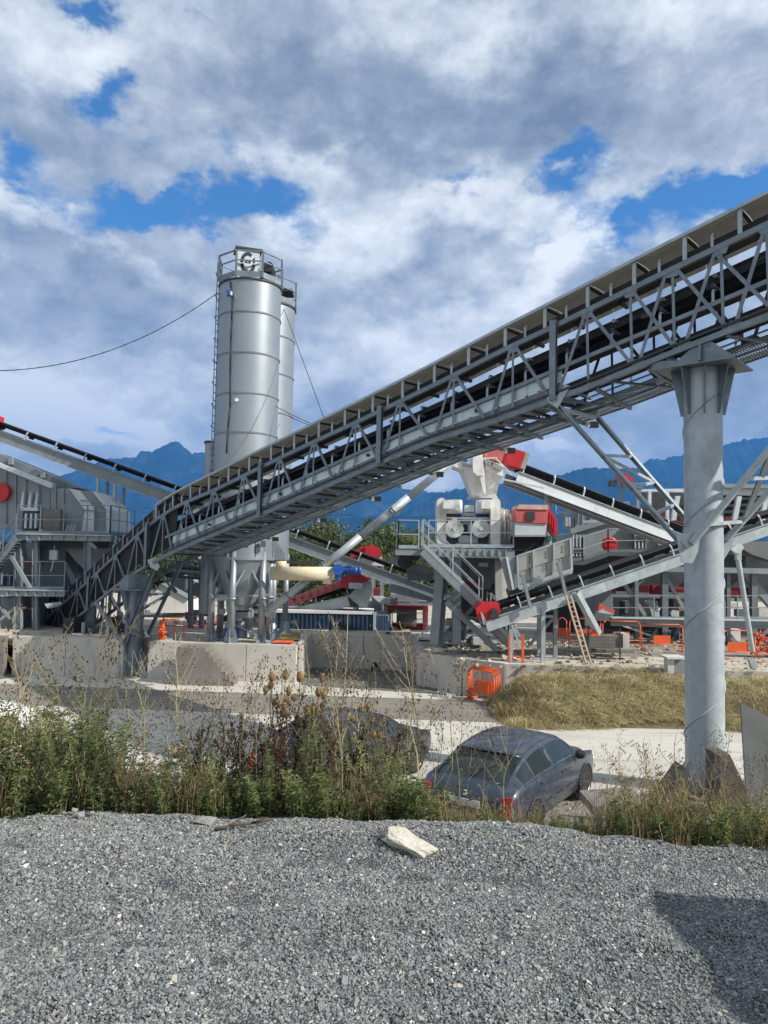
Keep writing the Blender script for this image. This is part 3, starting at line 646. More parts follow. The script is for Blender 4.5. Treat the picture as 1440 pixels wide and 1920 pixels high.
for i in range(6):
    a = math.pi/3*i+.2; dr = Vector((math.cos(a), math.sin(a), 0)); tn = Vector((-dr.y, dr.x, 0))
    part(t, 'foot_stiffener', galv_light, MB().prism([v-tn*.012 for v in (C3+dr*(CR-.01)+Vector((0,0,ZR+.02)), C3+dr*(CR+.28)+Vector((0,0,ZR+.02)), C3+dr*(CR+.28)+Vector((0,0,ZR+.1)), C3+dr*(CR-.01)+Vector((0,0,ZR+.6)))], tn*.024))
part(t, 'footing', concrete_dark, MB().lathe((CX, CXD, ZR-.3), [(.8,0),(.8,.34)], n=24))

# left column under the bend
LD_ = 28.0; lb = P(252, 1268, LD_); cx2 = P(251, 1180, LD_).x; C4 = Vector((cx2, LD_, 0)); zt2 = P(250, 1106, LD_).z; r2 = .33
t = thing('support_column', 'shorter round steel column with tapered head and ribbed foot under the bend of the overhead conveyor', 'column', (cx2, LD_, ZR))
part(t, 'pipe', galv, MB().lathe((cx2, LD_, ZR), [(r2, 0), (r2, zt2-ZR)], n=40))
part(t, 'head_plate', galv, MB().prism([C4+LD*a+LN*b_+Vector((0,0,zt2)) for a, b_ in ((-.62,-.6),(.62,-.6),(.62,.6),(-.62,.6))], (0,0,.05)))
part(t, 'saddle', galv, MB().prism([C4+LD*a-LN*.5+Vector((0,0,z)) for a, z in ((-.30,zt2+.052),(.34,zt2+.052),(.30,zt2+.60),(-.12,zt2+.42))], LN*1.0))
for i in range(8):
    a = math.pi/4*i+.3; dr = Vector((math.cos(a), math.sin(a), 0)); tn = Vector((-dr.y, dr.x, 0))
    part(t, 'stiffener', galv, MB().prism([v-tn*.012 for v in (C4+dr*(r2-.01)+Vector((0,0,zt2-.75)), C4+dr*(r2+.02)+Vector((0,0,zt2-.75)), C4+dr*.55+Vector((0,0,zt2-.002)), C4+dr*(r2-.01)+Vector((0,0,zt2-.002)))], tn*.024))
    part(t, 'foot_stiffener', galv_light, MB().prism([v-tn*.015 for v in (C4+dr*(r2-.01)+Vector((0,0,ZR)), C4+dr*.75+Vector((0,0,ZR)), C4+dr*.75+Vector((0,0,ZR+.12)), C4+dr*(r2-.01)+Vector((0,0,ZR+.95)))], tn*.03))
# braced trestle beside it
yq = 27.55
for a, b_, w in (((291,1062,yq),(232,1212,yq),.14),((340,1058,28.9),(276,1192,28.9),.12),((291,1062,yq),(330,1110,28.9),.10),((236,1152,yq),(276,1192,28.9),.10),((180,1130,yq),(232,1208,yq),.12),((268,1115,28.0),(318,1113,28.9),.09),((318,1113,28.9),(262,1145,28.0),.09),((262,1155,28.0),(300,1155,28.9),.08),((250,1192,27.6),(282,1193,28.9),.08),((210,1120,27.6),(250,1190,27.6),.07)):
    bar(t, 'trestle_brace', galv, P(*a), P(*b_), w, w, 'chan')
part(t, 'node_plate', galv_light, MB().prism([P(x, y, yq-.07) for x, y in ((276,1050),(292,1046),(300,1062),(294,1070),(282,1064))], (0,.03,0)))
# ---------------------------------------------------------------- cement silos
def silo(D, pxc, pyc, R0, z_skirt, z_top, rings, label, full=True, ladder=False):
    cx_ = P(pxc, pyc, D).x; c = Vector((cx_, D, 0)); t = thing('cement_silo', label, 'silo', (cx_, D, ZP))
    hs = [z_skirt]+rings+[z_top]
    for z0, z1 in zip(hs, hs[1:]):
        part(t, 'shell_ring', silo_paint, MB().lathe((cx_, D, 0), [(R0, z0+.002), (R0, z1-.002)], n=72, caps=False))
    for z in rings:
        part(t, 'flange', mid_paint, MB().lathe((cx_, D, 0), [(R0-.01, z-.035), (R0+.03, z-.028), (R0+.03, z-.006), (R0+.018, z), (R0+.03, z+.006), (R0+.03, z+.028), (R0-.01, z+.035)], n=72, caps=False))
    part(t, 'top_flange', dark_steel, MB().lathe((cx_, D, 0), [(R0-.01, z_top-.07), (R0+.05, z_top-.06), (R0+.05, z_top+.0), (0, z_top+.02)], n=72, caps=False))
    part(t, 'skirt_flange', silo_paint, MB().lathe((cx_, D, 0), [(R0-.01, z_skirt-.06), (R0+.05, z_skirt-.05), (R0+.05, z_skirt+.05), (R0-.01, z_skirt+.06)], n=72, caps=False))
    part(t, 'cone', silo_paint, MB().lathe((cx_, D, 0), [(R0-.02, z_skirt-.055), (.50, z_skirt-1.75), (.42, z_skirt-1.80), (.42, z_skirt-1.95), (.2, z_skirt-2.0)], n=56))
    part(t, 'discharge_valve', mid_paint, MB().box((cx_-.32, D-.3, z_skirt-2.25), (cx_+.32, D+.3, z_skirt-2.02)).tube((cx_, D, z_skirt-2.75), (cx_, D, z_skirt-2.24), .19))
    # top deck kick plate and railing, eight sided
    n = 8; rr = R0+.10; a0 = math.pi/8+.12; cor = [c+Vector((rr*math.cos(a0+2*math.pi*i/n), rr*math.sin(a0+2*math.pi*i/n), z_top+.03)) for i in range(n)]
    for i in range(n):
        a, b_ = cor[i], cor[(i+1) % n]; part(t, 'kick_plate', galv, MB().prism([a, b_, b_+Vector((0,0,.22)), a+Vector((0,0,.22))], (c+Vector((0,0,a.z))-a).normalized()*.012))
        bar(t, 'rail_post', galv if i != 5 else galv, a, a+Vector((0,0,1.02)), .075, .05)
        bar(t, 'top_rail', galv, a+Vector((0,0,1.0)), b_+Vector((0,0,1.0)), .05, .05); bar(t, 'middle_rail', galv, a+Vector((0,0,.62)), b_+Vector((0,0,.62)), .04, .04)
    return t, c
ztop = P(466, 541, 28.7).z; zsk = P(457, 1047, 28.7).z
rz = [P(460, y, 28.7).z for y in (960, 891, 819, 748, 675, 601)]
t, c = silo(28.7, 459, 900, 1.19, zsk, ztop, rz, 'front silver cement silo on tubular legs with round emblem box on its top deck')
cx_, D = c.x, 28.7
for i in range(6):
    a = math.pi/3*i+.42; x, y = cx_+1.12*math.cos(a), D+1.12*math.sin(a); zk = ZP+1.55
    mb = MB().tube((x, y, ZP+.3), (x, y, zsk+.25), .13, n=16); lg = part(t, 'leg', silo_paint, mb)
    sub(lg, 'leg_flange', silo_paint, MB().tube((x, y, ZP+1.62), (x, y, ZP+1.68), .19, n=16))
    mb = MB()
    for k in range(4): b_ = math.pi/2*k+a; dr = Vector((math.cos(b_), math.sin(b_), 0)); tn = Vector((-dr.y, dr.x, 0)); q = Vector((x, y, 0)); mb.prism([v-tn*.01 for v in (q+Vector((0,0,ZP)), q+dr*.27+Vector((0,0,ZP)), q+dr*.27+Vector((0,0,ZP+.05)), q+dr*.12+Vector((0,0,ZP+.62)), q+Vector((0,0,ZP+.62)))], tn*.02)
    mb.box((x-.26, y-.26, ZP), (x+.26, y+.26, ZP+.03)); sub(lg, 'foot', silo_paint, mb)
    a2 = a+math.pi/3; x2, y2 = cx_+1.12*math.cos(a2), D+1.12*math.sin(a2); mx, my = (x+x2)/2, (y+y2)/2
    bar(t, 'leg_brace', silo_paint, (x, y, ZP+1.9), (mx, my, zsk-.15), .07, .07); bar(t, 'leg_brace', silo_paint, (x2, y2, ZP+1.9), (mx, my, zsk-.15), .07, .07)
    bar(t, 'leg_tie', silo_paint, (x, y, ZP+1.75), (x2, y2, ZP+1.75), .06, .06)
# emblem filter box and blower on the deck
fx, fy = cx_-.06, D-.55; zf0 = ztop+.08
def rot2(p, o, a): s_, c_ = math.sin(a), math.cos(a); return Vector((o[0]+(p[0]-o[0])*c_-(p[1]-o[1])*s_, o[1]+(p[0]-o[0])*s_+(p[1]-o[1])*c_, p[2]))
fa = R(18)
def fb(pts): return [rot2(p, (fx, fy), fa) for p in pts]
part(t, 'filter_box', light_paint, MB().prism(fb([(fx-.42, fy-.3, zf0), (fx+.42, fy-.3, zf0), (fx+.42, fy+.35, zf0), (fx-.42, fy+.35, zf0)]), (0,0,1.12)))
part(t, 'filter_lid', dark_steel, MB().prism(fb([(fx-.5, fy-.38, zf0+1.122), (fx+.52, fy-.38, zf0+1.122), (fx+.52, fy+.42, zf0+1.122), (fx-.5, fy+.42, zf0+1.122)]), (0,0,.07)))
# emblem: an upright oval ring with a broken right side, a bar across and a small half disc
EMB = worn('emblem_navy', (.012,.02,.07), .5, 0, .05)
def ering(a0, a1, ro, ri, n=22):
    vs = []
    for i in range(n+1): a = a0+(a1-a0)*i/n; vs += [(ro[0]*math.cos(a), ro[1]*math.sin(a)), (ri[0]*math.cos(a), ri[1]*math.sin(a))]
    return vs, [(2*i, 2*i+1, 2*i+3, 2*i+2) for i in range(n)]
mb = MB(); ex, ez, ey = fx-.02, zf0+.60, fy-.306
def emb_add(vs, fs):
    f3 = [rot2((ex+x, ey, ez+z), (fx, fy), fa) for x, z in vs]; b3 = [rot2((ex+x, ey+.004, ez+z), (fx, fy), fa) for x, z in vs]; o = len(f3)
    mb.add(f3, fs); mb.add(f3+b3, [tuple(i+o for i in f[::-1]) for f in fs])
v_, f_ = ering(R(55), R(180), (.29,.43), (.17,.29)); emb_add(v_, f_)
v_, f_ = ering(R(186), R(357), (.29,.43), (.17,.29)); emb_add(v_, f_)
emb_add([(.08,.06),(.26,.27),(.27,.03),(.19,.03),(.19,.10),(.16,.10)], [(0,1,2,3,4,5)])
emb_add([(-.26,-.04),(-.13,-.04),(-.19,-.20),(-.25,-.16)], [(0,1,2,3)])
v_, f_ = ering(R(0), R(180), (.11,.14), (.055,.075), 12); emb_add(v_, f_)
emb_add([(-.11,-.0),(.11,-.0),(.11,.035),(-.11,.035)], [(0,1,2,3)])
part(t, 'emblem', EMB, mb)
bl = part(t, 'blower', dark_steel, MB().box((cx_+.45, D-.62, ztop+.25), (cx_+.95, D-.2, ztop+.48)).tube((cx_+.78, D-.8, ztop+.58), (cx_+.78, D-.15, ztop+.58), .2, n=18))
part(t, 'blower_stand', light_paint, MB().box((cx_+.5, D-.5, ztop+.03), (cx_+.6, D-.3, ztop+.25)).box((cx_+.8, D-.5, ztop+.03), (cx_+.9, D-.3, ztop+.25)))
# hose down the front, bracket lamp, ladder on the left
pts = []
for px, py in ((431,528),(433,540),(435,560),(434,600),(432,640),(431,700),(431,760),(427,800),(424,850)):
    q = P(px, py, 27.6); a = math.asin(max(-1, min(1, (q.x-cx_)/1.24))); yy = D-1.215*math.cos(a); q = P(px, py, yy); pts.append(q)
part(t, 'hose', cable_mat, MB().path(pts, .022, 6))
q = P(431, 551, D-1.2); part(t, 'bracket_lamp', blue_paint, MB().box(q-Vector((.10,.12,.09)), q+Vector((.03,.05,.09)))); sub(bpy.data.objects['bracket_lamp'], 'lamp_glass', lamp_white, MB().box(q+Vector((.035,-.1,-.07)), q+Vector((.09,.02,.07))))
q = P(444, 750, D-1.2); part(t, 'cable_plate', lamp_white, MB().tube(q, q-Vector((0,.05,0)), .07, n=16))
mb = MB(); lx = cx_-1.19-.04
for y in (D-.35, D+.05): mb.beam((lx-.02, y, ZP+1), (lx-.02, y, ztop+.9), .03)
z = ZP+1.1
while z < ztop+.6: mb.beam((lx-.02, D-.35, z), (lx-.02, D+.05, z), .022); z += .3
z = ZP+2.2
part(t, 'ladder', galv, mb); mb = MB()
while z < ztop+.5:
    for i in range(8): a = math.pi*i/8; a2 = math.pi*(i+1)/8; mb.beam((lx-.36*math.sin(a)*.22, D-.15-.36*math.cos(a), z), (lx-.36*math.sin(a2)*.22, D-.15-.36*math.cos(a2), z), .03, .02)
    z += .85
part(t, 'ladder_cage', galv, mb)
# inspection hatch, vertical seams on the lower skirt
q = P(494, 1020, D-1.0); part(t, 'hatch', galv, MB().box(q-Vector((.09,.12,.12)), q+Vector((.09,.05,.12))))
for px in (420, 478, 512):
    q0, q1 = P(px, 1040, 27.6), P(px, 960, 27.6); a = math.asin(max(-.99, min(.99, (q0.x-cx_)/1.2))); x = cx_+1.195*math.sin(a); y = D-1.195*math.cos(a)
    part(t, 'seam', dark_steel, MB().beam((x, y, zsk+.07), (x, y, rz[0]-.06), .022))
# dosing gear below the cone: pipes, valve, blue vibrator motor
for k, (px, py, sx, sz, m_) in enumerate([(420,1120,.5,.22,light_paint),(438,1155,.22,.5,mid_paint),(448,1160,.3,.16,galv_light),(430,1135,.18,.5,galv_light),(455,1140,.14,.7,galv),(416,1146,.2,.2,galv_light),(470,1150,.2,.3,mid_paint),(440,1130,.5,.1,galv)]):
    q = P(px, py, D-.3+.1*k); part(t, 'dosing_unit', m_, MB().box(q-Vector((sx/2,.15,sz/2)), q+Vector((sx/2,.15,sz/2))))
q = P(434, 1190, D-.5); bm_ = MB().tube(q-Vector((.22,0,-.06)), q+Vector((.22,0,.12)), .19, n=18); bm_.box(q+Vector((-.12,-.14,.14)), q+Vector((.1,.14,.27)))
part(t, 'blue_motor', blue_paint, bm_)
for a, b_ in (((405,1085),(458,1088)),((412,1060),(470,1125)),((468,1060),(418,1120)),((440,1125),(440,1185)),((425,1165),(470,1185))): bar(t, 'pipe', galv_light, P(*a, D-.2), P(*b_, D-.2), .06, .06, 'tube')

zt2_ = P(500, 580, 31.0).z; r2s = [P(500, y, 31.0).z for y in (990, 920, 850, 781, 710, 641)]
t2, c2 = silo(31.0, 491, 900, 1.19, P(500, 1047, 31.0).z, zt2_, r2s, 'second silver cement silo half hidden behind the front silo')
for i in range(6):
    a = math.pi/3*i+.2; x, y = c2.x+1.12*math.cos(a), 31+1.12*math.sin(a)
    lg = part(t2, 'leg', silo_paint, MB().tube((x, y, ZP), (x, y, P(500,1047,31).z+.2), .12, n=14)); sub(lg, 'foot', silo_paint, MB().lathe((x, y, ZP), [(.3,0),(.3,.04),(.13,.55)], n=12))
part(t2, 'roof_cap', dark_steel, MB().box((c2.x+.2, 30.5, zt2_+.62), (c2.x+1.1, 31.3, zt2_+.74)))
part(t2, 'wing_plate', mid_paint, MB().prism([P(x, y, 30.0) for x, y in ((506,1004),(512,1004),(535,1040),(535,1050),(506,1050))], (0,.06,0)))
# small filter vessel on the left of the silo
q = P(391, 880, 29.6); t = thing('filter_vessel', 'narrow silver cylinder standing against the left side of the front silo', 'vessel', (q.x, 29.9, ZP))
part(t, 'shell', silo_paint, MB().lathe((q.x+.06, 29.9, 0), [(.30, P(391,1150,29.9).z), (.30, P(391,830,29.9).z)], n=28)); part(t, 'rim', dark_steel, MB().lathe((q.x+.06, 29.9, 0), [(.34, P(391,832,29.9).z), (.34, P(391,829,29.9).z+.02)], n=28))
part(t, 'stay', galv, MB().beam((q.x+.06, 29.9, P(391,900,29.9).z), (q.x+.8, 29.9, P(391,900,29.9).z), .06))

# inclined tubular screw conveyor
t = thing('inclined_screw_conveyor', 'long grey tube running diagonally up from the silo foot to under the overhead conveyor', 'pipe', P(505, 1150, 27.4))
a, b_ = P(497, 1152, 27.6), P(857, 858, 27.0); d = (b_-a).normalized()
n = 4
for i in range(n): part(t, 'tube_section', galv_light, MB().tube(a.lerp(b_, i/n), a.lerp(b_, (i+1)/n), .145, n=20))
for k in (.12,.3,.31,.66,.67): q = a.lerp(b_, k); part(t, 'flange', galv, MB().tube(q-d*.03, q+d*.03, .19, n=20))
part(t, 'stay_cable', cable_mat, MB().path([P(570,955,27.3), P(655,1010,27.2)], .012)); part(t, 'lug', galv, MB().beam(a.lerp(b_,.69)-Vector((0,0,.22)), a.lerp(b_,.73)-Vector((0,0,.22)), .06, .14))
# cream screw with blue motor
t = thing('cream_screw_conveyor', 'cream coloured horizontal tube with a blue gear motor right of the front silo', 'conveyor', P(510, 1085, 26.9))
a, b_ = P(508, 1075, 27.2), P(622, 1076, 27.0); part(t, 'tube', cream_paint, MB().tube(a, b_, .25, n=28)); part(t, 'outlet', cream_paint, MB().tube(P(614,1078,27.0), P(614,1095,27.0), .2, .17, n=20))
part(t, 'end_cap', cream_paint, MB().tube(b_, b_+Vector((.16,0,0)), .25, .2, n=28)); part(t, 'inlet', cream_paint, MB().tube(P(527,1066,27.2), P(527,1052,27.2), .2, n=20))
part(t, 'gearbox', blue_paint, MB().box(P(628,1086,26.8), P(641,1062,27.3)).tube(P(634,1068,26.7), P(634,1068,27.4), .2, n=16))
mb = MB().tube(P(641,1069,27.0), P(672,1070,27.0), .135, n=18)
for k in range(9): q = P(645+k*2.7, 1069.5, 27.0); mb.tube(q, q+Vector((.02,0,0)), .16, n=18)
part(t, 'motor', blue_paint, mb); part(t, 'motor_fan_cover', blue_paint, MB().tube(P(672,1070,27.0), P(677,1070,27.0), .15, n=18)); part(t, 'terminal_box', blue_paint, MB().box(P(650,1064,26.85), P(660,1059,27.1)))
part(t, 'support_rail', dark_steel, MB().beam(P(505,1054,27.5), P(605,1054,27.5), .08, .1))

# overhead cables
def cable(name, label, pts, sag, r=.014):
    a, b_ = pts; q = [a.lerp(b_, i/24) - Vector((0,0,sag*4*(i/24)*(1-i/24))) for i in range(25)]
    solo(name, label, 'cable', cable_mat, MB().path(q, r, 5))
cable('sagging_cable', 'thin dark cable sagging from the left picture edge to the top of the front silo', (P(-60, 694, 24), P(408, 549, 28.2)), .9, .016)
cable('guy_cable', 'thin straight cable running from the rear silo top down to the overhead conveyor', (P(532, 578, 30.2), P(607, 783, 25)), .0, .013)
cable('chain_stay', 'upper thin stay running right from the front silo to the overhead conveyor', (P(517, 762, 28.4), P(585, 795, 27)), .02, .014)
cable('chain_stay', 'lower thin stay running right from the rear silo to the overhead conveyor', (P(541, 780, 30), P(580, 797, 28)), .02, .014)
# ---------------------------------------------------------------- ordinary belt conveyors of the plant
def small_conveyor(label, a, b_, h, wid=1.0, step=1.25, mat=light_paint, belt_up=.24, legs=(), loc=None, top=galv_light, skirt=None):
    """a: lower/left end, b_: other end (world points at the near top edge of the side frame)"""
    a = Vector(a); b_ = Vector(b_); d = (b_-a); L = d.length; d.normalize(); side = Vector((-d.y, d.x, 0)).normalized()
    if side.y < 0: side = -side
    up = side.cross(d); 
    if up.z < 0: up = -up
    t = thing('belt_conveyor', label, 'conveyor', loc or (a if a.z < b_.z else b_))
    for w in (0, wid):
        n = max(1, round(L/5.0))
        for i in range(n):
            q0, q1 = a+d*(L*i/n+.006)+side*w, a+d*(L*(i+1)/n-.006)+side*w; mb = MB()
            mb.prism([q0, q1, q1-up*h, q0-up*h], side*.03); part(t, 'side_frame', mat, mb)
            mb = MB().prism([q0-side*.075, q1-side*.075, q1-side*.003, q0-side*.003], up*-.02); mb.prism([q0-side*.075-up*(h-.02), q1-side*.075-up*(h-.02), q1-side*.003-up*(h-.02), q0-side*.003-up*(h-.02)], up*-.02)
            part(t, 'frame_flange', top, mb)
    mb = MB(); sec = [(.10,.16),(.32,0),(.68,0),(.90,.16),(.93,.12),(.70,-.05),(.30,-.05),(.07,.12)]
    vs = [q + side*(w*wid) + up*(belt_up+dz) for q in (a-d*.1, b_+d*.1) for w, dz in sec]; k = 8
    part(t, 'belt', rubber, mb.add(vs, [(j, (j+1) % k, (j+1) % k+k, j+k) for j in range(k)]+[tuple(range(k-1,-1,-1)), tuple(range(k,2*k))]))
    part(t, 'return_belt', rubber, MB().prism([a+side*.12-up*(h*.6), b_+side*.12-up*(h*.6), b_+side*(wid-.1)-up*(h*.6), a+side*(wid-.1)-up*(h*.6)], up*.02))
    n = int(L/step)
    for i in range(n+1):
        q = a+d*min(L-.05, max(.05, i*step+.2)); mb = MB(); mb.beam(q+side*.02, q+side*.02+up*.26, .07, .05, up=d); mb.beam(q+side*.02+up*.26, q+side*.10+up*.38, .07, .05, up=d)
        part(t, 'idler_bracket', top, mb); bar(t, 'idler_roller', dark_steel, q+side*(.32*wid)+up*(belt_up-.10), q+side*(.68*wid)+up*(belt_up-.10), .1, .1, 'tube')
        bar(t, 'cross_beam', mat, q+side*.03-up*(h*.5), q+side*(wid-.02)-up*(h*.5), .08, .08)
    for (f, zg) in legs:
        q = a+d*(L*f)-up*h
        for w in (0, wid): bar(t, 'leg', galv_light, Vector((q.x, q.y, zg))+side*w, q+side*w, .12, .12, 'ibeam')
        bar(t, 'leg_brace', galv_light, Vector((q.x, q.y, zg+.3))+side*.02, q+side*(wid-.02)-Vector((0,0,.2)), .07, .07)
    return t, a, b_, d, side, up
lt, *_ = small_conveyor('long grey belt conveyor descending from the left picture edge behind the silos', P(-70, 782, 34.5), P(838, 1112, 33.0), .50, 1.0, 1.5, mid_paint, legs=((.30, ZP), (.335, ZP)))
q = P(2, 796, 34.3); part(lt, 'red_guard', red_paint, MB().box(P(-40,798,34), P(8,783,35.2)))
lt, *_ = small_conveyor('belt conveyor with red head hood feeding the white hopper above the crusher', P(972, 884, 28.3), P(1300, 1010, 31.0), .46, 1.0, 1.4, light_paint, loc=P(1300,1010,31))
# its red head hood, with open dark end
mb = MB().prism([P(x, y, 28.1) for x, y in (Z4(730,128),Z4(800,105),Z4(915,135),Z4(885,248),Z4(750,208))], (0,1.2,0)); part(lt, 'head_hood', red_dusty, mb)
part(lt, 'head_hood', red_paint, MB().prism([P(x, y, 28.05) for x, y in (Z4(917,137),Z4(1028,172),Z4(990,278),Z4(880,248))], (0,1.3,0)))
part(lt, 'hood_end', hopper_steel, MB().prism([P(x, y, 28.2) for x, y in (Z4(1030,172),Z4(1057,182),Z4(1025,285),Z4(992,278))], (0,1.1,0)))
bar(lt, 'leg', galv_light, P(1027, 1030, 29.5), P(1027, 920, 29.5), .30, .3, 'tube'); bar(lt, 'hand_rail', steel_box, P(930,860,28.0), P(960,890,28.0), .05); bar(lt, 'hand_rail', steel_box, P(915,866,28.0), P(945,892,28.0), .05); bar(lt, 'hand_rail', steel_box, P(905,860,28), P(932,858,28), .05)
bar(lt, 'cable_tray', galv_light, P(940,898,28.0), P(1020,915,28.4), .06)
lc, la, lb_, ldv, lsd, lup = small_conveyor('light grey belt conveyor with red tail guard rising to the right behind the tall column', P(908, 1163, 25.4), P(1560, 940, 26.6), .40, .95, 1.15, galv_light, belt_up=.20, top=galv_light)
# red tail guard
part(lc, 'tail_guard', red_paint, MB().prism([P(x, y, 25.15) for x, y in (Z4(692,1230),Z4(735,1190),Z4(848,1192),Z4(860,1255),Z4(770,1310),Z4(735,1262))], (0,1.3,0)))
part(lc, 'tail_guard_front', red_paint, MB().prism([P(x, y, 25.05) for x, y in (Z4(692,1232),Z4(735,1262),Z4(752,1320),Z4(703,1295))], (0,.1,0)))
part(lc, 'tail_plate', galv_light, MB().prism([P(x, y, 25.0) for x, y in (Z4(722,1250),Z4(738,1262),Z4(770,1325),Z4(745,1340))], (0,.04,0)))
mb = MB(); q = P(*Z4(815,1245), 25.0); mb.tube(q, q+Vector((0,.15,0)), .10, n=14); mb.beam(P(*Z4(790,1290),25.0), P(*Z4(845,1270),25.0), .16, .2); part(lc, 'tail_bearing', dark_steel, mb)
for (x0, y0), (x1, y1) in ((Z4(1005,1000),Z4(1062,1225)),(Z4(1250,920),Z4(1300,1140))):
    mb = MB(); mb.beam(P(x0,y0,25.3), P(x1,y1,25.3), .13, .10); mb.beam(P(x0-5,y0+1,25.3), P(x0,y0,25.3), .10); part(lc, 'skirt_clamp', mid_paint, mb)
for x, y0, y1, D, m_ in ((1018,1140,1245,25.6,galv_light),(958,1160,1245,25.7,galv_light),(1041,1120,1240,26.4,mid_paint),(1011,1140,1225,27.2,galv_light)):
    bar(lc, 'leg', m_, P(x, y1, D), P(x, y0, D), .14, .14, 'ibeam')
bar(lc, 'leg_brace', mid_paint, P(988,1215,26.4), P(1041,1155,26.4), .09); bar(lc, 'leg_brace', galv_light, P(985,1155,26.4), P(1041,1156,26.4), .09); bar(lc, 'leg_brace', galv_light, P(1000,1235,26.2), P(1043,1236,26.2), .07)
bar(lc, 'leg_brace', galv_light, P(958,1165,25.7), P(985,1210,25.7), .08); bar(lc, 'leg_brace', galv_light, P(950,1235,25.7), P(976,1245,25.6), .07)
# oblique strut and long stay tube right of it
lpx(lc, 'strut', galv_light, (1080,1110,25.5), (1122,1188,26.3), .20, 'chan'); lpx(lc, 'strut_foot', orange, (1108,1188,26.2), (1122,1188,26.2), .12, h=.16)
lpx(lc, 'strut_pipe', galv_light, (1384,1050,24.6), (1411,1222,24.6), .17, 'tube'); lpx(lc, 'strut_head', galv_light, (1384,1030,24.6), (1384,1050,24.6), .16); lpx(lc, 'strut_foot', galv_light, (1408,1235,24.6), (1414,1252,24.6), .2)
part(lc, 'strut_cap', light_paint, MB().prism([P(x, y, 24.5) for x, y in (Z5(1190,755),Z5(1225,725),Z5(1265,722),Z5(1280,745),Z5(1250,785),Z5(1220,780))], (0,.12,0)))

# ladder leaning on it
t = thing('leaning_ladder', 'weathered ladder leaning against the light grey conveyor, its foot on the pale dirt', 'ladder', P(1110, 1243, 24.3))
a0, a1 = P(1108, 1244, 24.2), P(1070, 1116, 25.3); off = Vector((.0, .0, 0)); w_ = Vector((.32, .1, 0))
bar(t, 'rail', wood, a0, a1, .06, .05); bar(t, 'rail', wood, a0-w_*.55, a1-w_*.55, .06, .05)
for k in range(14): bar(t, 'rung', wood, (a0-w_*.55).lerp(a1-w_*.55, (k+.5)/14), a0.lerp(a1, (k+.5)/14), .04, .03)

# ---------------------------------------------------------------- left screening plant
t = thing('screening_plant', 'large grey screening machine on a steel deck frame at the left edge', 'machine', P(60, 1190, 32)); D = 32.0
ppx(t, 'side_wall', mid_paint, [Z1(-60,380),Z1(0,400),Z1(338,562),Z1(338,830),Z1(-60,830)], D+.6, 3.2)
for k, x in enumerate((40,105,172,262)): lpx(t, 'wall_stiffener', mid_paint, (*Z1(x, 430+x*.42), D+.56), (*Z1(x,820), D+.56), .09, h=.07)
ppx(t, 'top_rail_beam', light_paint, [Z1(-60,365),Z1(0,392),Z1(358,528),Z1(350,560),Z1(338,558),Z1(0,420),Z1(-60,400)], D+.2, .35)
ppx(t, 'back_hood', grey_paint, [Z1(-60,310),Z1(70,360),Z1(290,450),Z1(510,553),Z1(505,560),Z1(350,556),Z1(0,390),Z1(-60,365)], D+1.6, 1.6)
for x in (75,290): lpx(t, 'hood_post', mid_paint, (*Z1(x, 355+(x-75)*.42), D+1.5), (*Z1(x, 400+(x-75)*.42), D+1.5), .18)
ppx(t, 'discharge_box', mid_paint, [Z1(342,560),Z1(465,560),Z1(568,708),Z1(550,866),Z1(342,866)], D+.4, 3.0)
for x in (375,428): lpx(t, 'box_stiffener', mid_paint, (*Z1(x,562), D+.36), (*Z1(x,860), D+.36), .06)
ppx(t, 'box_edge', light_paint, [Z1(465,560),Z1(528,572),Z1(634,690),Z1(632,866),Z1(548,866),Z1(570,708)], D+.25, .35)
ppx(t, 'box_front', mid_paint, [Z1(528,572),Z1(622,582),Z1(716,700),Z1(722,866),Z1(634,866),Z1(634,690)], D+.45, 2.6)
ppx(t, 'box_edge', light_paint, [Z1(622,580),Z1(650,590),Z1(742,704),Z1(748,870),Z1(718,868),Z1(716,700)], D+.3, 2.6)
for y in (640,705): lpx(t, 'hood_hoop', galv, (*Z1(540+(y-640)*.3,y), D+.2), (*Z1(680+(y-640)*.6,y+12), D+.2), .04)
for x in (140,190,235): ppx(t, 'gusset_fin', light_paint, [Z1(x+12,585),Z1(x+22,585),Z1(x+14,690),Z1(x-8,690)], D+.35, .2)
bpx(t, 'gusset_base', light_paint, *Z1(140,690), *Z1(255,712), D+.3, .4); bpx(t, 'fin_shadow_box', dark_steel, *Z1(150,715), *Z1(245,850), D+.3, .25)  # dark box stands for the shadow below the fins
for x in (165,200,232): bpx(t, 'spring', light_paint, *Z1(x,730), *Z1(x+14,830), D+.2, .2)
q = P(*Z1(-8,585), D+.3); part(t, 'flywheel_guard', red_paint, MB().tube(q, q+Vector((0,.35,0)), .42, n=28))
bpx(t, 'control_box', worn('brown_grey_box', (.17,.155,.145), .6), *Z1(292,700), *Z1(403,860), D-.6, .4)
for x in (445,468,490): bpx(t, 'red_switch', red_paint, *Z1(x,848), *Z1(x+20,866), D-.3, .2); lpx(t, 'switch_arm', light_paint, (*Z1(x+2,848), D-.25), (*Z1(x+18,808), D-.25), .05)
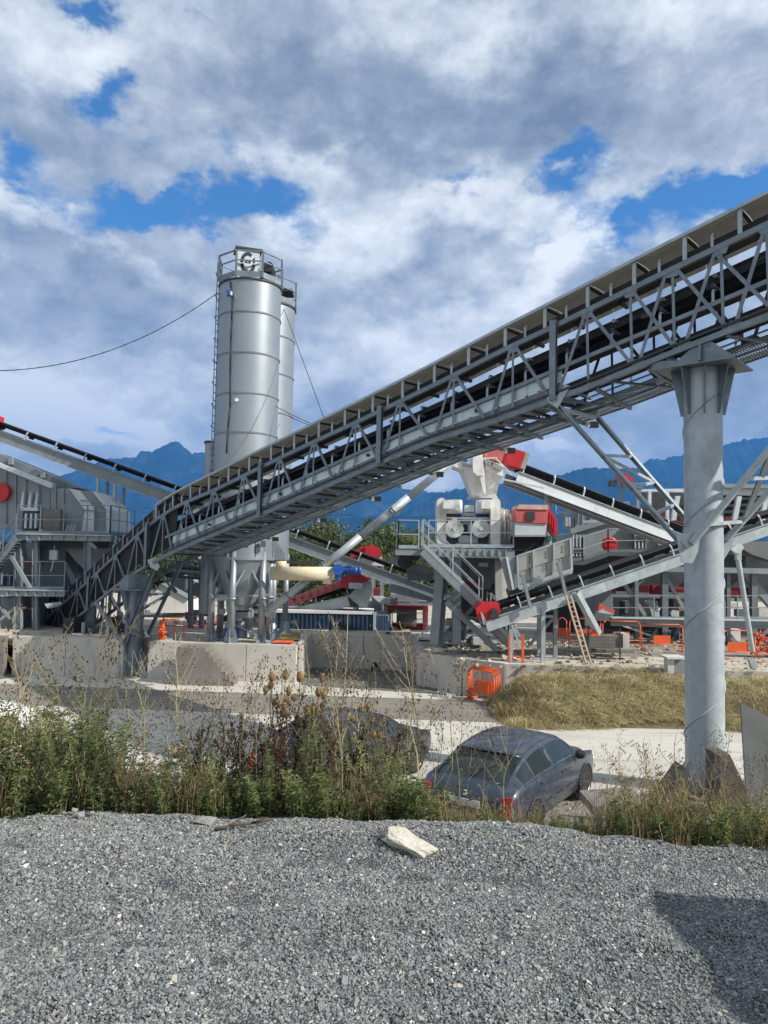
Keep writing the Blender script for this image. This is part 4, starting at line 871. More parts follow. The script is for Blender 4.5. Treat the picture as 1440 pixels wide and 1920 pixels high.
# decks
for y0, y1, x0, x1, lab in ((868,912,105,742,'upper deck'),(1243,1288,-80,432,'lower deck')):
    bpx(t, 'deck_beam', mid_paint, *Z1(x0,y0+8), *Z1(x1,y1), D-1.2, .2); bpx(t, 'deck_edge', galv_light, *Z1(x0-4,y0), *Z1(x1+4,y0+8), D-1.3, .35)
    a = P(*Z1(x0,y0+4), D-1.1); b_ = P(*Z1(x1,y0+4), D-1.1); part(t, 'deck_floor', galv, MB().box((a.x, D-1.0, a.z-.08), (b_.x, D+3.4, a.z-.03)))
    n = 8
    for i in range(n+1): x = x0+(x1-x0)*i/n; lpx(t, 'deck_rib', mid_paint, (*Z1(x,y0+9), D-1.22), (*Z1(x,y1), D-1.22), .07)
railing(t, [P(*Z1(110,868), D-1.1), P(*Z1(742,868), D-1.1), P(*Z1(742,868), D-1.1)+Vector((0,3,0))], 1.18); railing(t, [P(*Z1(-80,1243), D-1.1), P(*Z1(432,1243), D-1.1)], 1.15)
railing(t, [P(*Z1(760,868), D+3), P(*Z1(830,868), D+3)], 1.1)
for x, w in ((242,.22),(598,.28),(128,.28),(-20,.2)): bar(t, 'column', mid_paint, P(*Z1(x,1552), D-.9), P(*Z1(x,914), D-.9), w, w, 'ibeam')
for x in (240,598): bar(t, 'column', grey_paint, P(*Z1(x,1552), D+2.6), P(*Z1(x,914), D+2.6), .25, .25, 'ibeam')
bpx(t, 'hopper_body', grey_paint, *Z1(255,960), *Z1(440,1240), D+.8, 2.2); ppx(t, 'chute', mid_paint, [Z1(435,962),Z1(590,962),Z1(590,1112),Z1(560,1100),Z1(500,1040)], D+.3, 1.8); ppx(t, 'chute', grey_paint, [Z1(425,1075),Z1(452,1060),Z1(520,1190),Z1(500,1240),Z1(440,1110)], D+.1, .8)
ppx(t, 'hopper_body', grey_paint, [Z1(170,925),Z1(235,925),Z1(215,1040),Z1(190,1040)], D+.2, 1.8); bpx(t, 'beam', dark_steel, *Z1(250,915), *Z1(740,962), D-.2, .3); bpx(t, 'beam', mid_paint, *Z1(620,968), *Z1(745,998), D, .3)
q = P(*Z1(365,1010), D-.4); part(t, 'flood_lamp', light_paint, MB().box(q-Vector((.16,.1,.2)), q+Vector((.16,.1,.2))).beam(q, q+Vector((0,0,.4)), .04).beam(q-Vector((0,0,.2)), q-Vector((.1,0,.7)), .05))
bpx(t, 'red_motor', dark_red, *Z1(190,1040), *Z1(225,1085), D+.3, .4)
lpx(t, 'brace', mid_paint, (*Z1(75,1020), D-1.2), (*Z1(205,1235), D-1.2), .13); lpx(t, 'brace', mid_paint, (*Z1(0,1355), D-.9), (*Z1(130,1500), D-.9), .13); lpx(t, 'brace', mid_paint, (*Z1(0,1450), D-.9), (*Z1(125,1350), D-.9), .11); lpx(t, 'brace', mid_paint, (*Z1(605,925), D-1.0), (*Z1(650,965), D-1.0), .12)
bpx(t, 'ground_room', mid_paint, *Z1(-80,1300), *Z1(148,1560), D-.4, 2.5)
for k in range(9):
    x = 5+k*12; bpx(t, 'small_pipework', (light_paint, dark_steel, blue_paint, galv)[k % 4], *Z1(x,1135+7*(k % 3)), *Z1(x+14,1210+6*(k % 2)), D-.2+.05*k, .2)
bpx(t, 'undercroft_shade_sheet', dark_steel, *Z1(150,1290), *Z1(640,1560), D+2.8, .2); bpx(t, 'undercroft_shade_sheet', dark_steel, *Z1(-60,930), *Z1(620,1240), D+3.0, .2)  # dark sheets put the shade of the plant interior into the colour
# stairs up to the upper deck
a, b_ = P(*Z1(-70,1125), D-1.6), P(*Z1(105,905), D-1.6)
for w in (0,.8): bar(t, 'stair_stringer', galv, a+Vector((0,w,0)), b_+Vector((0,w,0)), .05, .24)
for k in range(11): q = a.lerp(b_, k/10.5); part(t, 'stair_tread', galv, MB().box(q+Vector((-.13,.03,.02)), q+Vector((.13,.77,.05))))
railing(t, [a+Vector((0,-.02,.1)), b_+Vector((0,-.02,.1))], .95)
# debris heap under the truss tail and pieces of dark equipment
t = thing('conveyor_tail_station', 'dark tail box and drum at the low left end of the overhead conveyor', 'machine', P(110, 1195, 29.2))
part(t, 'tail_frame', mid_paint, MB().beam(S(s_left-.2,0,zB(s_left)-.1), S(s_left-.2,WID,zB(s_left)-.1), .3, .2)); part(t, 'guard', light_paint, MB().prism([P(x,y,28.6) for x,y in (Z1(300,1340),Z1(350,1335),Z1(360,1350),Z1(320,1372))], (0,.8,0)))
for i in range(12):
    x = 120+random.random()*150; part(t, 'loose_gear', random.choice([dark_steel,grey_paint,light_paint,galv]), MB().box(P(x,1194-random.random()*38,29.6+random.random()), P(x+4+random.random()*20,1196,31)))

# white gabled shed, orange safety net, red-covered low conveyor
t = thing('white_shed', 'small white gabled shed seen behind the left column', 'shed', P(318, 1150, 38))
ppx(t, 'wall', white_wall, [Z1(1015,1400),Z1(1015,1290),Z1(1085,1212),Z1(1265,1310),Z1(1265,1400)], 38, 4.0); ppx(t, 'roof', grey_paint, [Z1(1005,1290),Z1(1085,1203),Z1(1275,1308),Z1(1268,1314),Z1(1085,1213),Z1(1012,1295)], 37.9, 4.2)
small_conveyor('low conveyor with long red covers rising right behind the silo legs', P(295, 1200, 35.0), P(688, 1108, 34.0), .5, 1.0, 1.5, light_paint, legs=((.72, ZP), (.93, ZP)))
t = bpy.data.objects['belt_conveyor.003'] if 'belt_conveyor.003' in bpy.data.objects else t
n = 7
for i in range(n):
    x0, x1 = 540+(640-540)*i/n, 540+(640-540)*(i+1)/n-.6; f = lambda x: 1138-(x-540)*.36
    part(t, 'belt_cover', red_dusty, MB().prism([P(x0,f(x0),34.2), P(x1,f(x1),34.2), P(x1,f(x1)-11,34.35), P(x1+.5,f(x1)-16,34.7), P(x0+.5,f(x0)-16,34.7), P(x0,f(x0)-11,34.35)], (0,.6,0)))
for i in range(4):
    x0, x1 = 352+15*i, 366+15*i; f = lambda x: 1190-(x-352)*.40
    part(t, 'belt_cover', red_dusty, MB().prism([P(x0,f(x0),34.0), P(x1,f(x1),34.0), P(x1,f(x1)-15,34.4), P(x0,f(x0)-15,34.4)], (0,.7,0)))
for x, y in (Z3(640,1075),Z3(760,1010),Z3(820,1060)): bar(t, 'hoop', dark_steel, P(x, y, 33.8), P(x+6, y-16, 33.8), .06)
ppx(t, 'head_hood', red_paint, [Z3(1025,960),Z3(1035,905),Z3(1085,880),Z3(1110,878),Z3(1100,940),Z3(1060,972)], 33.6, 1.4); ppx(t, 'head_hood', red_paint, [Z3(1112,878),Z3(1150,882),Z3(1215,915),Z3(1190,930),Z3(1100,942)], 33.6, 1.4)
ppx(t, 'head_chute', light_paint, [Z3(1165,930),Z3(1225,925),Z3(1230,985),Z3(1195,1095),Z3(1125,1080),Z3(1075,1020)], 33.8, 1.2); ppx(t, 'head_chute', dark_steel, [Z3(1070,1030),Z3(1140,1080),Z3(1120,1095),Z3(1085,1085)], 33.7, 1.0); bpx(t, 'motor', galv, *Z3(1075,935), *Z3(1165,975), 33.3, .4)
bpx(t, 'dark_mesh_frame', dark_steel, *Z3(870,1075), *Z3(1140,1100), 36, .4)
t = thing('transfer_hood', 'bright red boxed hood on a grey stand in front of the green trees', 'machine', P(690, 1100, 37)); ppx(t, 'hood', red_paint, [Z3(1085,770),Z3(1090,740),Z3(1165,700),Z3(1180,712),Z3(1180,770)], 37, 1.6)
ppx(t, 'hood', red_paint, [Z3(1182,712),Z3(1180,702),Z3(1240,690),Z3(1282,730),Z3(1290,762),Z3(1200,778),Z3(1182,770)], 36.8, 1.7); ppx(t, 'stand', light_paint, [Z3(1130,785),Z3(1290,764),Z3(1300,830),Z3(1180,820)], 37.1, 1.2); bar(t, 'leg', mid_paint, P(700,1160,37.3), P(700,1060,37.3), .2); bar(t, 'leg', mid_paint, P(716,1160,37.3), P(716,1058,37.3), .2)
q = P(717, 1110, 37); t = thing('small_conveyor_head', 'small grey conveyor head with dark red drum guard beyond the container end', 'machine', (q.x, 37.6, ZP))
bpx(t, 'drum_guard', dark_red, *Z3(1235,970), *Z3(1278,1025), 36.0, .8); ppx(t, 'chute', mid_paint, [Z3(1190,1025),Z3(1225,1022),Z3(1290,1075),Z3(1290,1110),Z3(1190,1110)], 36.2, 1.5); ppx(t, 'boom', light_paint, [Z3(1225,1020),Z3(1265,1020),Z3(1440,1060),Z3(1440,1075),Z3(1320,1065),Z3(1290,1080)], 35.9, .6)
t = thing('orange_netting', 'crumpled strip of orange safety netting left of the silo legs', 'netting', P(300, 1200, 27.9)); mb = MB()
for k in range(26):
    x, y = 296+random.random()*9, 1164+k*1.5; mb.beam(P(x, y, 27.9), P(x+3+random.random()*7, y+random.uniform(-2,3), 28.0), .05, .07)
for k in range(10): x = 305+k*3; mb.beam(P(x, 1163-random.random()*3, 27.95), P(x+4, 1161+random.random()*3, 27.95), .05)
part(t, 'net', orange, mb); 
for x in (310,328,345): bar(t, 'stake', dark_red, P(x,1196,28), P(x,1166,28), .04)

# ---------------------------------------------------------------- container and things round it
t = thing('shipping_container', 'dark blue corrugated container with a pale end standing behind the bay wall', 'container', P(620, 1200, 34)); DC = 33.5
a = P(490, 1147, DC); e = P(700, 1149, DC); zt_ = P(600, 1146, DC).z; zb_ = ZP
nrib = 26
part(t, 'wall', container_blue, MB().box((a.x, DC+.06, zb_), (e.x, DC+.12, zt_-.1)))
for i in range(nrib): x = a.x+(e.x-a.x)*(i+.5)/nrib; w_ = (e.x-a.x)/nrib*.28; part(t, 'wall_rib', container_blue, MB().prism([(x-w_*1.3, DC+.06, zb_), (x-w_*.7, DC, zb_), (x+w_*.7, DC, zb_), (x+w_*1.3, DC+.06, zb_)], (0,0,zt_-.1-zb_)))
part(t, 'roof', white_wall, MB().box((a.x-.02, DC-.03, zt_-.1), (e.x, DC+2.4, zt_+.02)))
e2 = P(733, 1155, DC-.25); n = 8
part(t, 'end_post', container_pale, MB().box((e.x, DC-.05, zb_), (e.x+.14, DC+.1, zt_)))
for i in range(n):
    x = e.x+.16+(e2.x-e.x-.2)*i/n; w_ = (e2.x-e.x-.2)/n*.55; part(t, 'end_rib', container_pale, MB().box((x, DC-.06-.03*i, zb_), (x+w_, DC+.04-.03*i, zt_-.09)))
part(t, 'end_panel', container_blue, MB().prism([(e.x+.14, DC+.05, zb_), (e2.x, DC-.17, zb_), (e2.x, DC+2.2, zb_), (e.x+.14, DC+2.4, zb_)], (0,0,zt_-.08-zb_)))
t = thing('air_conditioner', 'white outdoor air conditioning unit on the ground before the container end', 'air conditioner', P(718, 1196, 32)); bpx(t, 'case', steel_box, 708, 1184, 734, 1197, 32.2, .4); q = P(727, 1190.5, 32.19); part(t, 'fan_grille', dark_steel, MB().tube(q, q-Vector((0,.02,0)), .13, n=20))
t = thing('low_white_roof', 'flat white roof slab lying behind the bay wall left of the crusher legs', 'roof slab', P(790, 1200, 31.5)); part(t, 'slab', white_wall, MB().prism([P(736,1194,31.3), P(860,1199,31.2), P(852,1189,33.5), P(780,1184,34.5)], (0,0,-.08)))
# red frame machine
t = thing('red_frame_machine', 'dark red portal frame round a grey roller behind the container', 'machine', P(770, 1200, 35)); D = 34.5
ppx(t, 'portal', dark_red, [Z4(95,1262),Z4(95,1205),Z4(370,1212),Z4(368,1395),Z4(335,1395),Z4(335,1240),Z4(150,1232),Z4(125,1262)], D, .5); bpx(t, 'lower_panel', dark_red, *Z4(125,1330), *Z4(336,1392), D+.3, .3)
a, b_ = P(*Z4(158,1285), D+.2), P(*Z4(290,1290), D+.2); part(t, 'roller', worn('dusty_drum', (.14,.115,.095), .8), MB().tube(a, b_, .42, n=20)); bpx(t, 'cylinder', light_paint, *Z4(290,1295), *Z4(330,1312), D, .2)
for x in (215,235,255): lpx(t, 'hose', light_paint, (*Z4(x,1240), D), (*Z4(x+8,1280), D), .07)
for x in (160,305): bpx(t, 'tray', light_paint, *Z4(x,1178), *Z4(x+82,1192), D-.4, .4)
railing(t, [P(*Z4(125,1392), D-.6), P(*Z4(360,1394), D-.6)], .9); bpx(t, 'hood_shell', mid_paint, *Z4(118,1130), *Z4(400,1205), D+.8, 1.0)
for x in (185,215): bar(t, 'post', mid_paint, P(*Z4(x,1180), D+.6), P(*Z4(x,1110), D+.6), .09)
# green-cabled sloping feeder with a flywheel, left of the crusher stairs
t = thing('vibrating_feeder', 'grey sloping feeder with a flywheel beside the head of the steel stairs', 'machine', P(770, 1095, 30)); D = 29.6
ppx(t, 'trough', mid_paint, [Z4(120,870),Z4(300,925),Z4(400,950),Z4(400,985),Z4(340,990),Z4(110,925)], D, 1.6); ppx(t, 'hood', mid_paint, [Z4(130,850),Z4(165,810),Z4(320,815),Z4(320,880),Z4(300,905),Z4(130,870)], D+.4, 1.5); ppx(t, 'chute', mid_paint, [Z4(100,1115),Z4(118,1060),Z4(200,1080),Z4(440,1170),Z4(420,1190),Z4(250,1150)], D+1.5, 1.5)
q = P(*Z4(215,910), D-.02); mb = MB().tube(q-Vector((0,.08,0)), q, .30, n=22); part(t, 'flywheel', dark_steel, mb); mb = MB()
for x in (195,235,255,280): mb.beam(P(*Z4(x,880), D-.1), P(*Z4(x-6,935), D-.1), .05)
part(t, 'frame_bars', dark_steel, mb); bpx(t, 'pan', grey_paint, *Z4(230,950), *Z4(400,1040), D+.5, .6)

# pipe bridge and service gear between the two round columns
t = thing('service_gantry', 'low grey pipe bridge with dark machinery behind the trestle left of the silos', 'machine', P(330, 1195, 33.5)); D = 33.0
for y, m_, w in ((1062,dark_steel,.16),(1070,grey_paint,.22),(1080,dark_steel,.12),(1050,galv,.10)): lpx(t, 'pipe', m_, (318,y,D), (398,y+6,D), w, 'tube')
for x in (358,378): lpx(t, 'post', mid_paint, (x,1196,D), (x-1,1048,D), .2, 'ibeam')
ppx(t, 'sloping_chute', mid_paint, [(300,1085),(345,1078),(398,1110),(398,1130),(350,1112)], D+.8, 1.2); bpx(t, 'engine_box', grey_paint, 372, 1085, 396, 1118, D+.3, .8); bpx(t, 'engine_box', dark_steel, 376, 1095, 390, 1112, D+.1, .3)
bpx(t, 'beige_tank', light_paint, 372, 1040, 398, 1058, D+.8, .8); q = P(387, 1040, D-.6); part(t, 'orange_lamp', worn('orange_lamp_glass', (.7,.28,.03), .4), MB().tube(q-Vector((0,0,.14)), q+Vector((0,0,.14)), .1, n=12))
for k in range(14): x = 306+random.random()*85; y = 1140+random.random()*45; bpx(t, 'small_machinery', random.choice([dark_steel,light_paint,grey_paint,dark_red,galv_light]), x, y, x+5+random.random()*12, y+4+random.random()*10, D+.5+random.random()*2, .3)
railing(t, [P(305,1196,31.5), P(398,1198,31.5)], 1.0, dark_red, 1.6)
# upper mesh tray and stacked orange plates on the plinth
t = thing('stacked_plates', 'stack of faded orange plates on the right corner of the silo plinth', 'plates', P(525, 1210, 27.5))
for k in range(4): part(t, 'plate', orange if k % 2 else red_dusty, MB().box(P(506+k*1.5, 1213-k*3.0, 27.5), P(548+k, 1211-k*3.0, 28.2)))
t = thing('khaki_crate', 'flat khaki crate lying behind the stacked orange plates', 'crate', P(545, 1200, 28.6)); bpx(t, 'side', khaki, 527, 1190, 559, 1199, 28.6, .7); bpx(t, 'lid', concrete_old_shaded, 525, 1188.5, 561, 1190, 28.55, .8)
q = G(701, 1254, ZR); solo('drain_pipe_end', 'small dark round drain opening at the foot of the bay back wall', 'pipe', black_plastic, MB().tube(Vector((q.x, 30.4, ZR+.16)), Vector((q.x, 30.75, ZR+.16)), .15, n=18))
# ---------------------------------------------------------------- crusher tower in the middle
t = thing('crusher_tower', 'grey steel crusher platform on splayed legs with hand rails in the centre right', 'machine', P(880, 1225, 27.5)); D = 27.0
a, b_ = P(746, 1028, D), P(968, 1031, D); zd = a.z
part(t, 'deck_floor', galv, MB().box((a.x, D, zd-.03), (b_.x+2.4, D+4.2, zd+.0)))
bpx(t, 'deck_beam', mid_paint, *Z4(320,825), *Z4(955,880), D-.08, .2); bpx(t, 'deck_beam', mid_paint, *Z4(150,815), *Z4(320,868), D-.02, .2); bpx(t, 'deck_flange', galv, *Z4(330,874), *Z4(960,884), D-.16, .3)
bpx(t, 'deck_beam', grey_paint, *Z4(340,885), *Z4(860,915), D+1.0, .3)
n = 12
for i in range(n): x = 345+600*i/n; lpx(t, 'deck_rib', mid_paint, (*Z4(x,830), D-.11), (*Z4(x,872), D-.11), .05)
zr = zd
railing(t, [Vector((a.x, D+2.5, zr)), Vector((a.x, D-.05, zr)), Vector((P(*Z4(305,820),D).x, D-.05, zr))], 1.02, galv_light); 
railing(t, [P(*Z4(372,815), D-.05), P(*Z4(945,818), D-.05)], .98, galv_light, 1.8, mids=(.55,))
for x0, x1, w in ((470,425,.36),(560,560,.30),(840,845,.24),(870,885,.2)): bar(t, 'leg', mid_paint if x0 < 800 else hopper_steel, P(*Z4(x1,1470 if x0<800 else 1180), D+.1), P(*Z4(x0,885), D+.4), w, w, 'ibeam')
bar(t, 'leg', grey_paint, P(*Z4(600,1440), D+3.4), P(*Z4(590,900), D+3.2), .3, .3, 'ibeam'); bar(t, 'leg', grey_paint, P(*Z4(900,1440), D+3.6), P(*Z4(880,900), D+3.4), .3, .3, 'ibeam')
for (p0, p1, w, dd) in ((Z4(490,1180),Z4(830,1505),.22,0),(Z4(595,1355),Z4(450,1460),.18,.3),(Z4(470,1150),Z4(580,1160),.2,.2),(Z4(640,1330),Z4(800,1480),.14,1.2),(Z4(700,1200),Z4(480,1400),.14,2.0),(Z4(660,1290),Z4(760,1340),.12,.5)):
    lpx(t, 'brace', mid_paint, (*p0, D+dd), (*p1, D+dd), w)
# tower interior: dark belly, red bits, motor, chutes
bpx(t, 'belly_plate', dark_steel, *Z4(560,1060), *Z4(860,1290), D+2.6, .3); bpx(t, 'belly_plate', grey_paint, *Z4(600,920), *Z4(850,1060), D+2.4, .3)
ppx(t, 'belly_chute', grey_paint, [Z4(650,920),Z4(830,920),Z4(790,1100),Z4(690,1100)], D+1.8, .8); bpx(t, 'red_belt_guard', dark_red, *Z4(620,1040), *Z4(720,1100), D+1.5, .3); bpx(t, 'lamp_box', steel_box, *Z4(715,918), *Z4(775,945), D+.9, .3)
ppx(t, 'wedge_plate', dull_steel, [Z4(490,1160),Z4(560,1160),Z4(640,1300),Z4(600,1330)], D+.6, .5)
for k in range(26):
    x, y = 430+random.random()*420, 1290+random.random()*150; bpx(t, 'small_machinery', random.choice([dark_steel, grey_paint, mid_paint, light_paint, hopper_steel, dark_steel]), *Z4(x,y), *Z4(x+18+random.random()*60, y+12+random.random()*40), D+1.6+random.random()*2, .4)
part(t, 'footing', concrete, MB().box(P(*Z4(400,1520), D-.2), P(*Z4(460,1480), D+.5)))

# double motor roll crusher, white
t = thing('roll_crusher', 'dusty white roll crusher with two round motor fans and two small motors on top', 'machine', P(892, 1028, 27.6)); D = 27.4
bpx(t, 'housing', grey_paint, *Z4(478,620), *Z4(800,805), D+.5, 2.4); bpx(t, 'base_frame', dusty_white, *Z4(560,790), *Z4(800,812), D+.2, 1.2); bpx(t, 'motor_shelf', dusty_white, *Z4(475,612), *Z4(800,626), D+.1, .8)  # housing coloured darker to stand for shaded gaps behind the motors
def guard(x0, x1, y0, y1):
    mb = MB(); pts = []; r = (x1-x0)/2; cxp = (x0+x1)/2
    for i in range(13): a = math.pi-math.pi*i/12; pts.append((cxp+r*math.cos(a), y0+r-r*math.sin(a)))
    for i in range(13): a = math.pi*i/12; pts.append((cxp+r*math.cos(a), y1-r+r*math.sin(a)))
    return [Z4(*p) for p in pts]
ppx(t, 'belt_guard', dusty_white, guard(430,492,480,805), D+.0, .9); ppx(t, 'belt_guard', dusty_white, guard(792,858,480,810), D-.25, 1.6)
for xc in (547,727):
    q = P(*Z4(xc,688), D-.1); r = 62/3.6/FPX*D
    m1 = part(t, 'motor', dusty_white, MB().tube(q, q+Vector((0,.9,0)), r*.98, n=36)); mb = MB()
    for k in range(5): rr = r*(.92-.16*k); mb.lathe(q-Vector((0,.0,0)), [(rr,.0),(rr+.012,.02),(rr+.024,0)], n=36, axis=Vector((0,-1,0)), caps=False)
    mb.tube(q-Vector((0,.05,0)), q, r*.22, n=20); sub(m1, 'fan_grille', light_paint, mb)
    for k in range(14):
        a = math.pi*2*k/14; sub(m1, 'cooling_rib', light_paint, MB().beam(q+Vector((r*math.cos(a), .02, r*math.sin(a))), q+Vector((r*math.cos(a), .85, r*math.sin(a))), .035))
for x0, x1 in ((472,605),(688,800)):
    a, b_ = P(*Z4(x0+8,540), D-.0), P(*Z4(x1-8,540), D+.0); r = 46/3.6/FPX*D
    m1 = part(t, 'motor', dusty_white, MB().tube(a, b_, r, n=22)); sub(m1, 'terminal_box', dusty_white, MB().box(P(*Z4(x0 if x0<500 else x1-70,552), D-.45), P(*Z4((x0 if x0<500 else x1-70)+54,505), D-.1)))
    for k in range(7): q = a.lerp(b_, .4+.07*k); sub(m1, 'cooling_rib', light_paint, MB().tube(q, q+Vector((.02,0,0)), r*1.07, n=22))
    bpx(t, 'motor_seat', dark_steel, *Z4(x0+15,588), *Z4(x1-10,604), D+.1, .6)
for x, y, w, h in ((620,530,60,50),(615,575,70,30),(640,660,30,60),(600,640,60,20),(575,735,130,50)): bpx(t, 'fitting', light_paint if h > 40 else hopper_steel, *Z4(x,y), *Z4(x+w,y+h), D+.2, .4)
# the barrel-shaped roll housing on the right
mb = MB(); a, b_ = P(*Z4(858,680), D+.6), P(*Z4(950,690), D+.9); mb.tube(a, b_, .68, .60, n=32); part(t, 'roll_housing', dusty_white, mb)
for k in range(5): q = a.lerp(b_, .1+.2*k); part(t, 'housing_band', dusty_white, MB().tube(q, q+Vector((.03,0,0)), .73-.02*k, n=32))
for k in range(6): x = 862+15*k; lpx(t, 'bolt', hopper_steel, (*Z4(x, 565+k*4), D+.3), (*Z4(x, 545+k*5), D+.3), .05)
bpx(t, 'lower_housing', dusty_white, *Z4(862,740), *Z4(945,822), D+.5, 1.6)
# white hopper above it
t = thing('feed_hopper', 'tall dusty white funnel hopper above the roll crusher', 'hopper', P(905, 932, 28)); D = 28.0
T1 = [Z4(605,245),Z4(735,262),Z4(870,330),Z4(820,470),Z4(665,470)]
def frus(tops, bots, name, mat=dusty_white):
    part(t, name, mat, MB().add(tops+bots, [(0,1,5,4),(1,2,6,5),(2,3,7,6),(3,0,4,7),(7,6,5,4)]))
def c4(x0, x1, y, D0, D1, dx=0): return [P(*Z4(x0,y),D0), P(*Z4(x1,y+dx),D0), P(*Z4(x1,y+dx),D0)+Vector((0,D1-D0,0)), P(*Z4(x0,y),D0)+Vector((0,D1-D0,0))]
frus(c4(600,872,262,D,D+1.5), c4(668,830,468,D+.3,D+1.2), 'funnel')
ppx(t, 'front_rib', dusty_white, [Z4(720,180),Z4(738,185),Z4(762,455),Z4(745,455),Z4(712,300)], D-.12, .14)
ppx(t, 'chute_box', dusty_white, [Z4(672,165),Z4(738,170),Z4(745,330),Z4(700,330),Z4(672,300)], D-.2, 1.2); ppx(t, 'side_lip', dusty_white, [Z4(535,232),Z4(600,250),Z4(608,292),Z4(545,268)], D, 1.0); ppx(t, 'top_plate', hopper_steel, [Z4(590,232),Z4(672,262),Z4(735,262),Z4(735,275),Z4(600,268)], D-.05, 1.5)
bpx(t, 'flange', light_paint, *Z4(655,466), *Z4(838,482), D+.1, 1.2); ppx(t, 'side_panel', dusty_white, [Z4(752,215),Z4(880,262),Z4(872,335),Z4(758,290)], D-.1, 1.3)
for k in range(5): q = P(*Z4(770+22*k, 232+12*k), D-.2); part(t, 'drive_fitting', hopper_steel, MB().tube(q, q+Vector((0,.15,0)), .10, n=12))
# red topped feeder box
t = thing('red_topped_feeder_box', 'feeder box with a dusty red hood and small dark window right of the white crusher', 'machine', P(985, 1030, 26.8)); D = 26.7
ppx(t, 'hood', red_dusty, [Z4(965,555),Z4(985,530),Z4(1180,530),Z4(1180,560),Z4(1175,655),Z4(962,642)], D, 1.2); ppx(t, 'hood_top', worn('dust_covered_red', (.62,.38,.35), .8), [Z4(968,556),Z4(985,526),Z4(1182,528),Z4(1180,560)], D-.04, 1.3)
bpx(t, 'hood_window', dark_steel, *Z4(1036,575), *Z4(1092,630), D-.05, .06)
ppx(t, 'hood_side', red_paint, [Z4(1183,545),Z4(1242,630),Z4(1242,735),Z4(1222,738),Z4(1172,655)], D+.1, .5, ext=(.12,1.1,0)); 
for k in range(3): x = 1193+15*k; lpx(t, 'side_rib', red_paint, (*Z4(x, 575+18*k), D+.07), (*Z4(x, 665+22*k), D+.07), .05)
ppx(t, 'body', light_paint, [Z4(958,645),Z4(1172,658),Z4(1160,735),Z4(955,738)], D+.05, 1.2); ppx(t, 'curtain', rubber, [Z4(945,738),Z4(1155,738),Z4(1140,800),Z4(962,865)], D+.3, .6); lpx(t, 'body_edge', mid_paint, (*Z4(952,738), D-.02), (*Z4(1160,738), D-.02), .06)
ppx(t, 'side_plate', mid_paint, [Z4(1165,740),Z4(1185,745),Z4(1200,810),Z4(1145,805)], D+.2, .3); bpx(t, 'green_valve', worn('green_valve_paint', (.02,.16,.09), .5), *Z4(1178,735), *Z4(1202,775), D, .2)
# steel feed hopper with panels
t = thing('panelled_steel_hopper', 'open grey steel hopper with bolted side panels below the red topped box', 'hopper', P(1000, 1105, 25.9)); D = 25.7
X = [Z4(972,872),Z4(1080,838),Z4(1218,792),Z4(1330,755)]; Y_ = [Z4(980,1090),Z4(1088,1052),Z4(1222,1008),Z4(1340,968)]
for k in range(3):
    mid0 = tuple((X[k][j]+Y_[k][j])/2 for j in (0,1)); mid1 = tuple((X[k+1][j]+Y_[k+1][j])/2 for j in (0,1))
    ppx(t, 'side_panel', hopper_steel, [X[k], X[k+1], mid1, mid0], D+.0, .05); ppx(t, 'side_panel', hopper_steel, [(mid0[0],mid0[1]+.7), (mid1[0],mid1[1]+.7), Y_[k+1], Y_[k]], D+.03, .05)
    for x, y in (Z4(1055+110*k, 880-35*k), Z4(1055+110*k, 960-35*k), Z4(1010+110*k, 1050-38*k)):
        for kk in range(3): q = P(x, y+kk*5, D); part(t, 'bolt', dark_steel, MB().tube(q-Vector((0,.02,0)), q, .025, n=8))
for k in range(4): lpx(t, 'panel_rib', galv_light, (*X[k], D-.04), (*Y_[k], D-.04), .07); 
lpx(t, 'bottom_flange', galv_light, (*Y_[0], D-.05), (*Y_[3], D-.05), .12); lpx(t, 'top_edge', galv_light, (*X[0], D-.0), (*X[3], D-.0), .05)
ppx(t, 'end_panel', mid_paint, [Z4(850,880),Z4(970,872),Z4(982,1090),Z4(915,1110)], D+.05, .06); lpx(t, 'end_rib', light_paint, (*Z4(900,880), D), (*Z4(945,1100), D), .08); ppx(t, 'back_panel', dull_steel, [Z4(850,880),Z4(1330,755),Z4(1335,900),Z4(900,1000)], D+1.6, .05)
ppx(t, 'lower_skirt', galv_light, [Z4(985,1095),Z4(1345,972),Z4(1345,990),Z4(1010,1110)], D-.02, .5); ppx(t, 'gate', dark_steel, [Z4(915,1100),Z4(985,1092),Z4(1010,1115),Z4(925,1140)], D+.1, .7)
for x in (1085,1220): ppx(t, 'rib_foot', galv_light, [Z4(x-2,1010-(x-1085)*.33),Z4(x+6,1010-(x-1085)*.33),Z4(x+30,1050-(x-1085)*.33),Z4(x-22,1065-(x-1085)*.33)], D-.08, .06)
# stairs
t = thing('steel_stairs', 'galvanised steel stairs with handrails descending right from the crusher platform', 'stairs', P(955, 1215, 26)); D = 26.3
def stair(p0, p1, D, n, w=.9):
    a, b_ = P(*p0, D), P(*p1, D)
    for ww in (0, w): bar(t, 'stringer', mid_paint, a+Vector((0,ww,-.0)), b_+Vector((0,ww,0)), .05, .34)
    for k in range(n): q = a.lerp(b_, (k+.5)/n)+Vector((0,0,.12)); part(t, 'tread', galv_light, MB().box(q+Vector((-.14,.03,0)), q+Vector((.14,w-.03,.035))))
    railing(t, [a+Vector((0,-.03,.15)), b_+Vector((0,-.03,.15))], .95, galv_light, 1.3); railing(t, [a+Vector((0,w+.03,.15)), b_+Vector((0,w+.03,.15))], .95, galv_light, 1.3)
stair(Z4(335,835), Z4(735,1225), D, 13); stair(Z4(790,1330), Z4(925,1470), D+.6, 6)
part(t, 'landing', galv, MB().box(P(*Z4(640,1300), D), P(*Z4(800,1290), D+1.2)))
